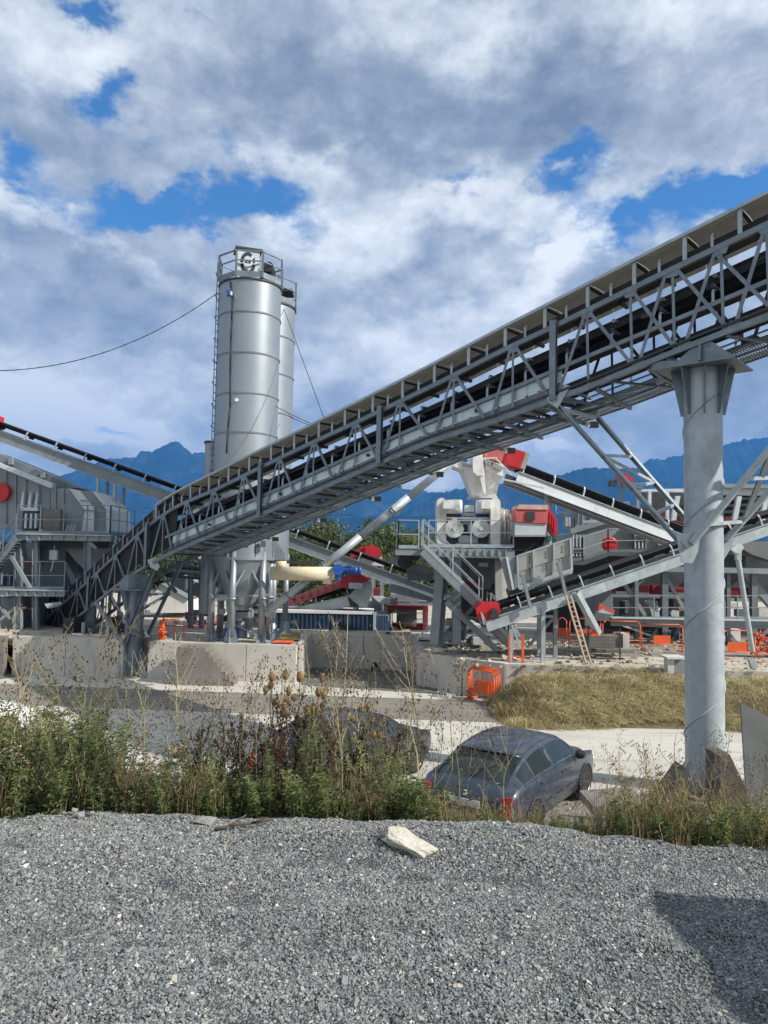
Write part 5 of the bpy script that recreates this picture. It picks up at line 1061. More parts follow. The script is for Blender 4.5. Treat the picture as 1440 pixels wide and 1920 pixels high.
t = thing('gate_barrier', 'narrow white and rust orange upright barrier standing at the foot of the steel stairs', 'barrier', P(970, 1245, 25.2))
for x, m_ in ((955,orange),(980,orange),(958,galv_light)): lpx(t, 'post', m_, (x,1244,25.2), (x,1190,25.2), .08)
lpx(t, 'rail', orange, (955,1230,25.2), (980,1232,25.2), .05); lpx(t, 'rail', galv_light, (960,1172,25.2), (976,1214,25.2), .07)

# ---------------------------------------------------------------- right screening plant
t = thing('screening_plant', 'wide grey screening plant with a round red cover on its side at the right', 'machine', P(1240, 1190, 34)); D = 33.0
ppx(t, 'side_wall', mid_paint, [Z5(112,650),Z5(540,540),Z5(900,650),Z5(900,790),Z5(840,780),Z5(360,780),Z5(190,830),Z5(112,835)], D, 3.0)
ppx(t, 'top_beam', mid_paint, [Z5(105,618),Z5(430,530),Z5(540,528),Z5(545,545),Z5(440,552),Z5(110,655)], D-.2, .3)
ppx(t, 'upper_house', mid_paint, [Z5(140,400),Z5(290,412),Z5(430,480),Z5(440,525),Z5(140,610)], D+.6, 2.4)
for x in (160,200,240,290,340,390): lpx(t, 'house_rib', mid_paint, (*Z5(x,420+max(0,x-290)*.5), D+.55), (*Z5(x,580-(x-160)*.2), D+.55), .06)
ppx(t, 'upper_house_side', grey_paint, [Z5(140,400),Z5(430,480),Z5(880,600),Z5(880,640),Z5(430,540)], D+2.2, .3)
for x0, x1, y0, y1 in ((540,625,552,755),(122,203,655,808)):
    bpx(t, 'spring_column', grey_paint, *Z5(x0,y0), *Z5(x1,y1), D-.3, .3)
    for k in range(4): x = x0+4+(x1-x0-12)*k/3; lpx(t, 'column_fin', light_paint, (*Z5(x,y0+4), D-.34), (*Z5(x,y1-4), D-.34), .05)
    bpx(t, 'spring_box', dark_steel, *Z5(x0+10,(y0+y1)/2+10), *Z5(x1-10,(y0+y1)/2+45), D-.4, .1)
q = P(*Z5(367,722), D-.5); part(t, 'round_cover', red_paint, MB().lathe(q, [(.33,0),(.33,.14),(.26,.2),(0,.22)], n=40, axis=Vector((0,-1,0))))
bpx(t, 'control_box', hopper_steel, *Z5(698,665), *Z5(770,730), D-.3, .3)
bpx(t, 'walkway_beam', mid_paint, *Z5(360,775), *Z5(900,805), D-1.0, .15); ppx(t, 'walkway_beam', mid_paint, [Z5(110,835),Z5(190,835),Z5(360,775),Z5(360,805),Z5(195,862),Z5(112,862)], D-1.0, .15)
a = P(*Z5(112,840), D-1.0); b_ = P(*Z5(880,775), D-1.0)
railing(t, [P(*Z5(360,775), D-1.0), P(*Z5(880,775), D-1.0)], 1.0, galv_light, 1.6); railing(t, [P(*Z5(112,835), D-1.0), P(*Z5(190,830), D-1.0), P(*Z5(360,775), D-1.0)], 1.0, galv_light, 1.6)
railing(t, [P(*Z5(10,520), D+1), P(*Z5(130,520), D+1)], 1.0, galv_light, 1.0); railing(t, [P(*Z5(190,580), D-.2), P(*Z5(500,560), D-.2)], .8, galv_light, 1.0)
ppx(t, 'pale_mast', mid_paint, [Z5(40,510),Z5(60,510),Z5(100,600),Z5(80,600)], D+.8, .2)
for k in range(10): x = 70+7*k; bpx(t, 'small_fitting', (mid_paint, light_paint, grey_paint)[k % 3], *Z5(x,535+6*(k%3)), *Z5(x+9,600), D+.4+.05*k, .2)
# long upper deck with beams going off to the right
bpx(t, 'main_beam', mid_paint, *Z5(750,882), *Z5(1800,918), D-1.0, .3); bpx(t, 'belly_shade_sheet', dark_steel, *Z5(120,790), *Z5(1800,1080), D+1.6, .3); bpx(t, 'belly_panel', grey_paint, *Z5(380,1045), *Z5(900,1085), D+.6, .3)  # dark sheet behind the deck stands for the undercroft shade
bpx(t, 'main_beam', mid_paint, *Z5(385,1235), *Z5(1800,1262), D-1.4, .3); bpx(t, 'main_beam', light_paint, *Z5(385,1228), *Z5(1800,1236), D-1.5, .45); bpx(t, 'beam_flange', mid_paint, *Z5(385,1262), *Z5(1800,1288), D-1.3, .2)
railing(t, [P(*Z5(388,1230), D-1.4), P(*Z5(1800,1230), D-1.4)], 1.0, mid_paint, 1.9)
for x, w in ((740,.26),(550,.16),(1342,.26),(1170,.16),(1620,.26),(215,.2)): bar(t, 'column', grey_paint, P(*Z5(x,1400), D-.6), P(*Z5(x,905), D-.6), w, w, 'ibeam')
for x0,y0,x1,y1,w in ((470,990,620,1220,.16),(760,960,870,1160,.14),(1290,930,1500,1180,.30),(520,1040,600,960,.1),(1130,1280,1290,1480,.2),(1340,1390,1500,1240,.15),(700,1290,620,1390,.1)): lpx(t, 'brace', mid_paint, (*Z5(x0,y0), D-.4), (*Z5(x1,y1), D-.4), w)
for x0,y0,x1,y1,m_ in ((275,1015,415,1055,dark_red),(568,1000,640,1048,dark_red),(660,1000,722,1060,dark_red),(780,1010,880,1048,dark_red),(1150,1015,1310,1065,dark_red),(1180,1035,1245,1060,red_paint)): bpx(t, 'red_guard', m_, *Z5(x0,y0), *Z5(x1,y1), D-.2+(.0 if m_ is dark_red else -.1), .4)
# bright chute, pulleys and pieces seen through the frame
for k in range(7): lpx(t, 'inner_roller', light_paint, (*Z5(610+12*k,1110+10*k), D+.5), (*Z5(655+10*k,1100+10*k), D+.5), .10, 'tube')
for k in range(5): lpx(t, 'inner_strip', light_paint, (*Z5(632+14*k,1105), D+.8), (*Z5(665+10*k,1215), D+.8), .06)
for x, y, w, h, m_ in ((475,1105,30,80,light_paint),(800,1170,40,50,light_paint),(1180,1118,60,40,steel_box),(1230,1160,60,50,grey_paint),(1380,1150,60,70,steel_box),(450,1110,25,100,dark_steel),(840,1110,30,60,khaki),(500,1140,30,50,khaki)): bpx(t, 'seen_through_fitting', m_, *Z5(x,y), *Z5(x+w,y+h), D+1.0, .3)
q = P(*Z5(808,1190), D+.4); part(t, 'pulley', light_paint, MB().tube(q, q+Vector((0,.2,0)), .15, n=20))
ppx(t, 'pink_tail_cover', red_dusty, [Z5(292,1180),Z5(302,1118),Z5(405,1165),Z5(402,1195),Z5(330,1160),Z5(298,1188)], D-1.6, .5); ppx(t, 'tail_frame', light_paint, [Z5(290,1180),Z5(325,1160),Z5(400,1196),Z5(340,1190)], D-1.7, .3)
bpx(t, 'lower_tank', grey_paint, *Z5(270,1030), *Z5(385,1240), D-.4, 1.0)
# lower shaded jumble under the decks
ppx(t, 'lower_beam', light_paint, [Z5(455,1275),Z5(500,1278),Z5(655,1335),Z5(640,1342)], D-.8, .3)
for k in range(22):
    x, y = 150+random.random()*740, 1300+random.random()*95; bpx(t, 'base_equipment', random.choice([dark_steel,dark_steel,grey_paint,mid_paint,dark_steel]), *Z5(x,y), *Z5(x+20+random.random()*70, min(1420,y+15+random.random()*60)), D+random.random()*2, .5)
ppx(t, 'inclined_leg', dark_steel, [Z5(690,1290),Z5(730,1290),Z5(800,1400),Z5(760,1400)], D-.5, .3); ppx(t, 'inclined_leg', dark_steel, [Z5(830,1285),Z5(860,1285),Z5(800,1380),Z5(775,1380)], D-.5, .3)
bpx(t, 'dark_backing', dark_steel, *Z5(-60,1040), *Z5(1150,1420), D+3.5, .2); bpx(t, 'tank_white', white_wall, *Z5(1145,1295), *Z5(1255,1400), D+1, .5)  # dark sheets behind the legs, added as painted undercroft shade
bpx(t, 'dark_backing', dark_steel, *Z5(1250,1290), *Z5(1800,1440), D+3.4, .2)  # same dark sheet for the shade farther right
# roofed conveyor bridge at the upper right
t = thing('conveyor_gallery', 'grey roofed conveyor gallery crossing behind the tall column at the right', 'conveyor', P(1400, 1190, 36)); D = 35.5
ppx(t, 'roof_beam', light_paint, [Z5(590,350),Z5(1560,335),Z5(1560,390),Z5(1140,385),Z5(760,365),Z5(590,366)], D, .5); bpx(t, 'roof', mid_paint, *Z5(1145,318), *Z5(1700,344), D-.3, 2.6); bpx(t, 'dark_backing', dark_steel, *Z5(600,372), *Z5(1700,600), D+2, .2)
for k in range(4): lpx(t, 'back_rail', mid_paint, (*Z5(1140,420+42*k), D+1.6), (*Z5(1500,405+42*k), D+1.6), .12)
for x in (820,1235,1420): ppx(t, 'slanted_post', light_paint, [Z5(x,395),Z5(x+30,395),Z5(x,560),Z5(x-32,560)], D-.1, .2)
for x in (640,760): lpx(t, 'post', light_paint, (*Z5(x,360), D), (*Z5(x,560), D), .14)
lpx(t, 'red_belt', dark_red, (*Z5(600,480), D+.6), (*Z5(880,570), D+.6), .2); bpx(t, 'red_cover', dark_red, *Z5(1140,540), *Z5(1215,580), D+.3, .5)
ppx(t, 'lower_chute', dull_steel, [Z5(1245,740),Z5(1285,705),Z5(1480,700),Z5(1480,840),Z5(1330,790)], D-2, .8)
for x in (900,1500): bar(t, 'leg', mid_paint, P(*Z5(x,1440), D+.6), P(*Z5(x,560), D+.6), .25, .25, 'ibeam')
t = thing('red_motor_unit', 'small red motor housing on the far conveyor between the left brace bars', 'machine', P(1175, 915, 34)); ppx(t, 'cover', red_paint, [Z5(430,250),Z5(470,235),Z5(535,278),Z5(515,335),Z5(480,305)], 33.5, .7); bpx(t, 'drive', dark_steel, *Z5(380,290), *Z5(420,330), 33.6, .4); bpx(t, 'drive', grey_paint, *Z5(520,305), *Z5(590,345), 33.6, .5)
bar(t, 'stand', mid_paint, P(*Z5(450,520), 34), P(*Z5(450,320), 34), .12); bar(t, 'stand', mid_paint, P(*Z5(560,540), 34), P(*Z5(560,330), 34), .12)
# second red disc plate near the feeder box
q = P(1043, 990, 27.5)
# ---------------------------------------------------------------- orange barriers
def barrier(label, p0, p1, h=1.0, D0=None, plaque=True, group='orange pedestrian barriers on the plant yard'):
    a, b_ = Vector(p0), Vector(p1); d = (b_-a).normalized(); U = Vector((0,0,1)); t = thing('barrier', label, 'barrier', a, group)
    pts = [a+U*.05, a+U*(h-.12), a+U*h+d*.12, b_+U*h-d*.12, b_+U*(h-.12), b_+U*.05]
    part(t, 'tube_frame', orange, MB().path(pts, .022, 8)); part(t, 'lower_rail', orange, MB().tube(a+U*.28, b_+U*.28, .02, n=8))
    if plaque: q = a.lerp(b_, .5); part(t, 'plaque', orange, MB().prism([q-d*.34+U*.30, q+d*.34+U*.30, q+d*.34+U*.62, q-d*.34+U*.62], Vector((-d.y, d.x, 0))*.02))
    L = (b_-a).length; n = max(2, int(L/.22)); mb = MB()
    for k in range(1, n): q = a.lerp(b_, k/n); mb.beam(q+U*.28, q+U*h, .012)
    if not plaque: part(t, 'bars', orange, mb)
    nrm = Vector((-d.y, d.x, 0))
    for q in (a+d*.1, b_-d*.1): part(t, 'foot', orange, MB().beam(q-nrm*.25+U*.03, q+nrm*.25+U*.03, .04, .03))
    return t
# stack of barriers leaning at the wall
base0, base1 = G(877, 1310, ZR), G(926, 1322, ZR)
names = ['front orange barrier of the stack leaning on the bay wall', 'second orange barrier of the stack leaning on the bay wall', 'third orange barrier of the stack leaning on the bay wall', 'rearmost orange barrier of the stack leaning on the bay wall']
for k in range(4): barrier(names[k], base0+Vector((.05*k,.10*k,0)), base1+Vector((.07*k,.08*k,0)), 1.0+.02*k, plaque=True, group='orange barriers stacked at the bay wall')
lk = thing('grey_hoop', 'thin grey metal hoop standing just left of the stacked orange barriers', 'barrier', G(868,1312,ZR)); a = G(866,1305,ZR); part(lk, 'tube', dark_steel, MB().path([a, a+Vector((0,0,.95)), a+Vector((.1,0,1.05)), a+Vector((.16,0,.98))], .02, 6)); part(lk, 'foot', dark_steel, MB().beam(a+Vector((-.2,0,.02)), a+Vector((.2,0,.02)), .04))
zq = ZQ
for x0, x1, y, lab, dz in ((1046,1062,1205,'orange barrier behind the conveyor legs nearest the crusher',0),(1068,1126,1207,'orange barrier panel just left of the concrete block',0),(1130,1200,1213,'orange barrier with plaque just right of the concrete block',0),(1203,1280,1221,'orange barrier immediately left of the tall column',.0),(1356,1410,1236,'orange barrier immediately right of the tall column',0),(1416,1500,1243,'orange barrier at the right picture edge by the thin strut',0)):
    a, b_ = G(x0, y, zq), G(x1, y+1, zq); barrier(lab, a, b_, 1.05)
# crumpled orange plastic mesh heap at the far right
t = thing('orange_mesh_heap', 'heap of crumpled orange plastic mesh right of the tall column behind the strut', 'netting', P(1420, 1200, 28)); mb = MB(); random.seed(5)
for k in range(90):
    x, y = 1402+random.random()*60, 1188+random.random()*35; mb.beam(P(x, max(y, 1190+abs(x-1425)*.5), 28), P(x+random.uniform(-9,9), y+random.uniform(-8,8), 28.3), .03, .08)
part(t, 'net', orange, mb)
# concrete block, low slabs, cabinet
t = thing('concrete_block', 'grey concrete block with a sunlit right end among the orange barriers', 'block', P(1150, 1225, 27)); bpx(t, 'block_body', concrete_old_shaded, *Z5(220,1340), *Z5(460,1420), 27.2, .8); bpx(t, 'block_end', concrete, *Z5(462,1328), *Z5(505,1422), 27.1, .8)  # paler end piece: sunlight on the block put into the colour
solo('concrete_slab', 'low brown concrete kerb slab lying in front of the grey concrete block', 'slab', concrete_old_shaded, MB().box(P(*Z5(285,1455), 26.7), P(*Z5(520,1428), 27.05)))
t = thing('mesh_fence_panel', 'grey wire mesh fence panel in front of the concrete block', 'fence', P(1090, 1230, 26.6)); mb = MB()
x0, x1 = P(*Z5(15,1300), 26.5).x, P(*Z5(440,1300), 26.5).x; z0, z1 = P(1090,1228,26.5).z, P(1090,1180,26.5).z
for k in range(34): x = x0+(x1-x0)*k/33; mb.beam((x,26.5,z0), (x,26.5,z1), .008)
for k in range(8): z = z0+(z1-z0)*k/7; mb.beam((x0,26.5,z), (x1,26.5,z), .008)
part(t, 'mesh', dark_steel, mb)
for x in (x0, (x0+x1)/2, x1): part(t, 'post', dark_steel, MB().beam((x,26.5,z0-.2), (x,26.5,z1+.08), .04))
t = thing('white_cabinet', 'small white cabinet with a flat lid just left of the tall column', 'cabinet', P(1262, 1262, 23.9)); bpx(t, 'body', steel_box, *Z5(765,1500), *Z5(806,1596), 23.8, .35); bpx(t, 'side', mid_paint, *Z5(806,1500), *Z5(880,1590), 24.0, .3); bpx(t, 'lid', steel_box, *Z5(760,1485), *Z5(895,1499), 23.7, .7)
# ---------------------------------------------------------------- cars
def paint(name, c, metal=.5, rough=.35, coat=.6):
    m, b, p = bsdf_mat(name); geo = b.node('ShaderNodeNewGeometry'); n = b.noise(geo.outputs['Position'], 5, 6, .65)
    b.put(p.inputs['Base Color'], b.mix(b.m('MULTIPLY', b.smooth(n, .45, .75), .25), c, (.25,.23,.20))); b.put(p.inputs['Roughness'], b.m('ADD', rough-.08, b.m('MULTIPLY', n, .3)))
    p.inputs['Metallic'].default_value = metal; p.inputs['Coat Weight'].default_value = coat; p.inputs['Coat Roughness'].default_value = .08; return m
car_grey = paint('grey_blue_car_paint', (.05,.068,.098)); car_black = paint('black_car_paint', (.012,.012,.014), .2); car_white = paint('white_car_paint', (.72,.73,.73), 0)
m, b, p = bsdf_mat('car_glass'); p.inputs['Base Color'].default_value = (.02,.028,.03,1); p.inputs['Roughness'].default_value = .06; p.inputs['Specular IOR Level'].default_value = .42; car_glass = m
m, b, p = bsdf_mat('tail_light_red'); p.inputs['Base Color'].default_value = (.45,.008,.012,1); p.inputs['Roughness'].default_value = .15; p.inputs['Coat Weight'].default_value = .8; tail_red = m
tyre_m = worn('tyre_rubber', (.018,.018,.018), .8, 0, .2, 8, (.12,.11,.09), .4); rim_m = worn('alloy_rim', (.42,.43,.44), .35, .7, .1, 6)
# stations: x, half width, sill z, belt z, roof z, roof half width
ST = np.array([(0.00,.60,.34,.62,.66,.50),(.05,.76,.26,.80,.86,.60),(.18,.82,.23,.90,1.0,.60),(.45,.845,.21,.93,1.16,.585),(.85,.855,.20,.94,1.31,.57),(1.3,.86,.20,.94,1.385,.56),(1.8,.86,.20,.93,1.41,.56),(2.2,.86,.20,.92,1.395,.56),(2.6,.86,.20,.91,1.30,.57),(3.0,.855,.20,.90,1.10,.60),(3.22,.85,.20,.885,.955,.64),(3.5,.84,.20,.86,.90,.62),(3.85,.81,.22,.78,.81,.60),(4.08,.73,.25,.66,.69,.55),(4.18,.60,.33,.52,.55,.45)])
def catmull(tab, x):
    xs = tab[:,0]; i = int(np.clip(np.searchsorted(xs, x)-1, 0, len(xs)-2)); t = (x-xs[i])/(xs[i+1]-xs[i])
    p0 = tab[max(0,i-1)]; p1 = tab[i]; p2 = tab[i+1]; p3 = tab[min(len(xs)-1,i+2)]
    m1 = (p2-p0)/(p2[0]-p0[0])*(p2[0]-p1[0]); m2 = (p3-p1)/(p3[0]-p1[0])*(p2[0]-p1[0])
    return (2*t**3-3*t**2+1)*p1+(t**3-2*t**2+t)*m1+(-2*t**3+3*t**2)*p2+(t**3-t**2)*m2
VN = 26
def ring(row):
    x, w, s, bz, rz, rw = row
    c = [(0,s),(w*.86,s),(w*.965,s+.07),(w,.5*(s+bz)),(w*.99,bz-.09),(w*.955,bz),(rw+.03,rz-.075),(rw*.88,rz-.022),(rw*.5,rz-.004),(0,rz)]
    return c
KV = [0,1,2,3,4,5,5.12,5.5,5.88,6,6.12,6.5,7,7.5,8,8.5,9]
def pt(xx, v, sgn=1):
    row = catmull(ST, xx); c = ring(row); i = min(8, int(v)); t = v-i; a, b_ = c[i], c[i+1]
    y = a[0]+(b_[0]-a[0])*t; z = a[1]+(b_[1]-a[1])*t
    return Vector((xx, sgn*y, z))
XS = sorted(set([0,.02,.05,.1,.18,.30,.40,.46,.58,.72,.86,.92,.98,1.12,1.3,1.5,1.66,1.74,1.78,1.95,2.1,2.24,2.34,2.5,2.66,2.8,2.92,3.02,3.12,3.2,3.3,3.5,3.7,3.85,3.98,4.08,4.14,4.18]))
def is_side_glass(x0, x1, v0, v1):
    if v0 < 5.1 or v1 > 5.9: return None
    for k, (a, b_) in enumerate(((.46,.86),(.92,1.66),(1.74,2.80))):
        if x0 >= a-.001 and x1 <= b_+.001: return k
def make_car(name, label, body_mat, origin, heading, details=True):
    t = thing(name, label, 'car', (0,0,0)); t['_w'] = (0,0,0)
    body = MB(); groups = {}
    for sgn in (1,-1):
        for i in range(len(XS)-1):
            for j in range(len(KV)-1):
                x0, x1, v0, v1 = XS[i], XS[i+1], KV[j], KV[j+1]; q = [pt(x0,v0,sgn), pt(x1,v0,sgn), pt(x1,v1,sgn), pt(x0,v1,sgn)]
                if sgn > 0: q = q[::-1]
                g = is_side_glass(x0, x1, v0, v1)
                if g is not None: key = ('side_window', g, sgn)
                elif v0 >= 6.12-.01 and .18 <= x0 and x1 <= .86: key = ('rear_window', 0, 0)
                elif v0 >= 6.12-.01 and 2.34 <= x0 and x1 <= 3.2: key = ('windscreen', 0, 0)
                else: key = None
                tgt = body if key is None else groups.setdefault(key, MB()); tgt.add(q, [(0,1,2,3)], True)
    def weld(mb, nm, mat):
        bm = bmesh.new(); me = mb.mesh(nm); bm.from_mesh(me); bmesh.ops.remove_doubles(bm, verts=bm.verts, dist=.0005)
        bm.to_mesh(me); bm.free(); return link(nm, me, mat, t)
    weld(body, 'body', body_mat)
    for (nm, g, s_), mb in groups.items():
        c = sum((Vector(v) for v in mb.v), Vector())/len(mb.v); mb.v = [tuple(Vector(v)*1.0-Vector((0,(.006*s_ if s_ else 0),(.006 if not s_ else 0)))) for v in mb.v]; weld(mb, nm, car_glass)
        if nm == 'side_window': # dark frame under and between
            pass
    # pillars and trims
    for s_ in (1,-1):
        part(t, 'belt_trim', black_plastic, MB().path([pt(x,5.02,s_)+Vector((0,.004*s_,0)) for x in (.46,.9,1.4,1.9,2.4,2.85)], .010, 5))
        part(t, 'side_moulding', black_plastic, MB().path([pt(x,2.75,s_)+Vector((0,.004*s_,0)) for x in (1.0,1.5,2.0,2.5,2.95)], .018, 5))
        part(t, 'roof_channel', black_plastic, MB().path([pt(x,6.35,s_)+Vector((0,0,.004)) for x in (.6,1.0,1.4,1.8,2.2)], .008, 4))
        for x in (1.70, .89): part(t, 'door_gap', black_plastic, MB().path([pt(x,v,s_)+Vector((0,.001*s_,0)) for v in (1.6,2.5,3.5,4.5,5.0)], .005, 4))
        part(t, 'door_handle', body_mat, MB().beam(pt(1.98,3.9,s_)+Vector((0,.012*s_,0)), pt(2.13,3.9,s_)+Vector((0,.012*s_,0)), .02, .03)); part(t, 'door_handle', body_mat, MB().beam(pt(1.05,3.95,s_)+Vector((0,.012*s_,0)), pt(1.2,3.95,s_)+Vector((0,.012*s_,0)), .02, .03))
        q = pt(2.72,5.0,s_)+Vector((0,.10*s_,.06)); mb = MB(); mb.lathe(q, [(.0,-.10),(.06,-.09),(.085,-.02),(.085,.04),(.05,.07),(0,.075)], n=14, axis=Vector((0,1,0))); mir = part(t, 'mirror', black_plastic, mb)
        for xw in (.80, 3.26):
            yy = s_*.685; q = Vector((xw, yy+s_*.02, .305)); ax = Vector((0, s_, 0))
            w = part(t, 'wheel', tyre_m, MB().lathe(q, [(.19,0),(.285,.0),(.305,.03),(.305,.14),(.285,.165),(.20,.165)], n=32, axis=ax)); mb = MB().lathe(q, [(.02,.15),(.05,.165),(.05,.15),(.17,.14),(.198,.168),(.205,.14)], n=28, axis=ax, caps=False)
            for k in range(7): a = 2*math.pi*k/7; d = Vector((math.cos(a),0,math.sin(a))); mb.beam(q+ax*.15+d*.04, q+ax*.15+d*.19, .03, .045)
            sub(w, 'rim', rim_m, mb); sub(w, 'brake_disc', dark_steel, MB().tube(q+ax*.10, q+ax*.11, .17, n=20))
            # arch lip and dark well
            mb = MB(); pts = [pt(xw+.36*math.cos(a), 3, s_) for a in ()]; rr = .355; vs = []; arc = [R(-8+196*k/20) for k in range(21)]
            vs = [Vector((xw+rr*math.cos(a), s_*.868, .305+rr*math.sin(a))) for a in arc]; part(t, 'wheel_arch', rubber, MB().prism([Vector((v.x, s_*.55, v.z)) for v in vs], Vector((0, s_*.312, 0)))) if False else None
            part(t, 'wheel_arch', rubber, MB().prism([Vector((xw+.352*math.cos(a), s_*.60, .305+.352*math.sin(a))) for a in [R(-12+204*k/20) for k in range(21)]], Vector((0, s_*.262, 0)))); part(t, 'arch_lip', body_mat, MB().path([Vector((xw+.358*math.cos(a), s_*.864, .305+.358*math.sin(a))) for a in arc], .010, 6))
            w.location.y += s_*.0
        # tail light: tall wrap-round
        a_ = [pt(.045,4.95,s_), pt(.30,4.95,s_), pt(.22,3.2,s_), pt(.03,3.2,s_)]; c = [v+Vector((-.004,.006*s_,0)) for v in a_]
        tl = part(t, 'tail_light', tail_red, MB().prism(c, Vector((0,-.03*s_,0)))); bq = [Vector((x, y_*s_, z)) for x, y_, z in ((.035,.775,.84),(.0,.58,.60),(.0,.58,.5),(.03,.76,.48))]
        part(t, 'tail_light', tail_red, MB().prism([Vector((-.012+x, y_*s_, z)) for x, y_, z in ((.05,.78,.84),(.03,.62,.82),(.005,.60,.55),(.02,.76,.52))], Vector((.06,0,0))))
    part(t, 'rear_bumper', body_mat, MB().path([pt(.02,2.3,1)+Vector((0,0,0)), Vector((-.05,.45,.45)), Vector((-.07,0,.45)), Vector((-.05,-.45,.45)), pt(.02,2.3,-1)], .075, 10)); part(t, 'bumper_strip', black_plastic, MB().path([Vector((-.10,.6,.48)), Vector((-.15,0,.48)), Vector((-.10,-.6,.48))], .02, 6))
    part(t, 'number_plate', worn('plate_white', (.6,.6,.58), .5), MB().box((-.02,-.26,.60), (.0,.26,.71)))
    part(t, 'boot_seam', black_plastic, MB().path([pt(.20,5.4,1)+Vector((-.004,.004,0)), pt(.06,4.6,1)+Vector((-.006,0,0)), Vector((-.015,.5,.56)), Vector((-.02,0,.55)), Vector((-.015,-.5,.56)), pt(.06,4.6,-1)+Vector((-.006,0,0)), pt(.20,5.4,-1)+Vector((-.004,-.004,0))], .005, 4)); part(t, 'badge', lamp_white, MB().tube((.02,0,.80), (.0,0,.80), .04, n=14))
    part(t, 'rear_wiper', black_plastic, MB().path([Vector((.16,0,1.02)), Vector((.30,-.1,1.10)), Vector((.50,-.30,1.20))], .01, 4)); part(t, 'spoiler', body_mat, MB().path([pt(.84,6.3,1)+Vector((0,0,.012)), pt(.80,8,1)+Vector((-.02,0,.015)), pt(.80,8,-1)+Vector((-.02,0,.015)), pt(.84,6.3,-1)+Vector((0,0,.012))], .024, 6))
    part(t, 'aerial', black_plastic, MB().tube((1.05,0,1.36), (.86,0,1.56), .008, n=6))
    for s_ in (1,-1): part(t, 'headlight', lamp_white, MB().prism([pt(4.0,4.9,s_)+Vector((.01,0,0)), pt(4.12,4.7,s_)+Vector((.01,0,0)), pt(4.12,3.6,s_)+Vector((.01,0,0)), pt(3.98,3.8,s_)+Vector((0,.01*s_,0))], Vector((-.04,-.03*s_,0))))
    for s_ in (1,-1): # seats so that something stands inside the glass
        pass
    ang = math.atan2(heading[1], heading[0]); t.matrix_world = Matrix.Translation(origin) @ Matrix.Rotation(ang, 4, 'Z') @ Matrix.Diagonal((1.05, 1.03, 1.0, 1)); return t
th = R(33); hd_ = (math.sin(th), math.cos(th)); left = Vector((-hd_[1], hd_[0], 0))
def park(label, mat, rr_px, D, z=ZR, hd=hd_):
    q = Vector(((rr_px-720)/FPX*D, D, z)); l_ = Vector((-hd[1], hd[0], 0)); return make_car('parked_car', label, mat, q+l_*.86, hd)
park('dark blue-grey hatchback parked below the gravel bank, its rear window and right side in view', car_grey, 970, 11.8)
park('black hatchback parked behind the teasels and brown weeds left of the blue-grey hatchback', car_black, 606, 13.3)
park('white hatchback at the left picture edge half hidden by green weeds', car_white, -278, 15.0)
# ---------------------------------------------------------------- plants
rng = np.random.default_rng(3)
def leaf_mat(name, cols, rough=.6, trans=.3):
    m, b, p = bsdf_mat(name); at = b.node('ShaderNodeAttribute'); at.attribute_name = 'tone'
    n = len(cols); b.put(p.inputs['Base Color'], b.ramp(at.outputs['Fac'], [(i/(n-1), c) for i, c in enumerate(cols)])); p.inputs['Roughness'].default_value = rough
    tr = b.node('ShaderNodeBsdfTranslucent'); b.put(tr.inputs[0], b.ramp(at.outputs['Fac'], [(i/(n-1), tuple(min(1, x*1.3) for x in c)) for i, c in enumerate(cols)])); mx = b.node('ShaderNodeMixShader'); mx.inputs[0].default_value = trans
    b.l.new(p.outputs[0], mx.inputs[1]); b.l.new(tr.outputs[0], mx.inputs[2]); b.l.new(mx.outputs[0], b.n['Material Output'].inputs[0]); return m
LEAF = leaf_mat('green_weed_leaf', [(.04,.068,.028),(.085,.13,.043),(.14,.195,.065),(.23,.285,.10),(.38,.38,.17)], .6, .42)
BLUEGREEN = leaf_mat('dull_green_leaf', [(.04,.07,.038),(.08,.125,.06),(.13,.18,.085),(.20,.25,.12)], .6, .42)
DRY = leaf_mat('dry_straw', [(.10,.07,.035),(.20,.15,.07),(.32,.25,.12),(.42,.34,.18)], .7, .15)
BROWN = leaf_mat('brown_seed_stalk', [(.022,.010,.008),(.05,.020,.013),(.09,.035,.02),(.14,.07,.035)], .8, .05)
STEM = leaf_mat('pale_stem', [(.10,.11,.05),(.20,.19,.10),(.30,.27,.15),(.38,.33,.20)], .7, .05)
TEASEL = leaf_mat('teasel_head', [(.16,.10,.04),(.26,.17,.07),(.36,.25,.11)], .85, .0)
HAYM = leaf_mat('hay_grass', [(.17,.15,.07),(.36,.29,.15),(.53,.43,.24),(.68,.59,.38),(.20,.24,.08)], .75, .2)
TREE_LEAF = leaf_mat('tree_leaf', [(.03,.05,.014),(.065,.09,.024),(.115,.14,.04),(.18,.19,.06)], .6, .3)
BARK = worn('bark', (.09,.07,.05), .9, 0, .3, 4)

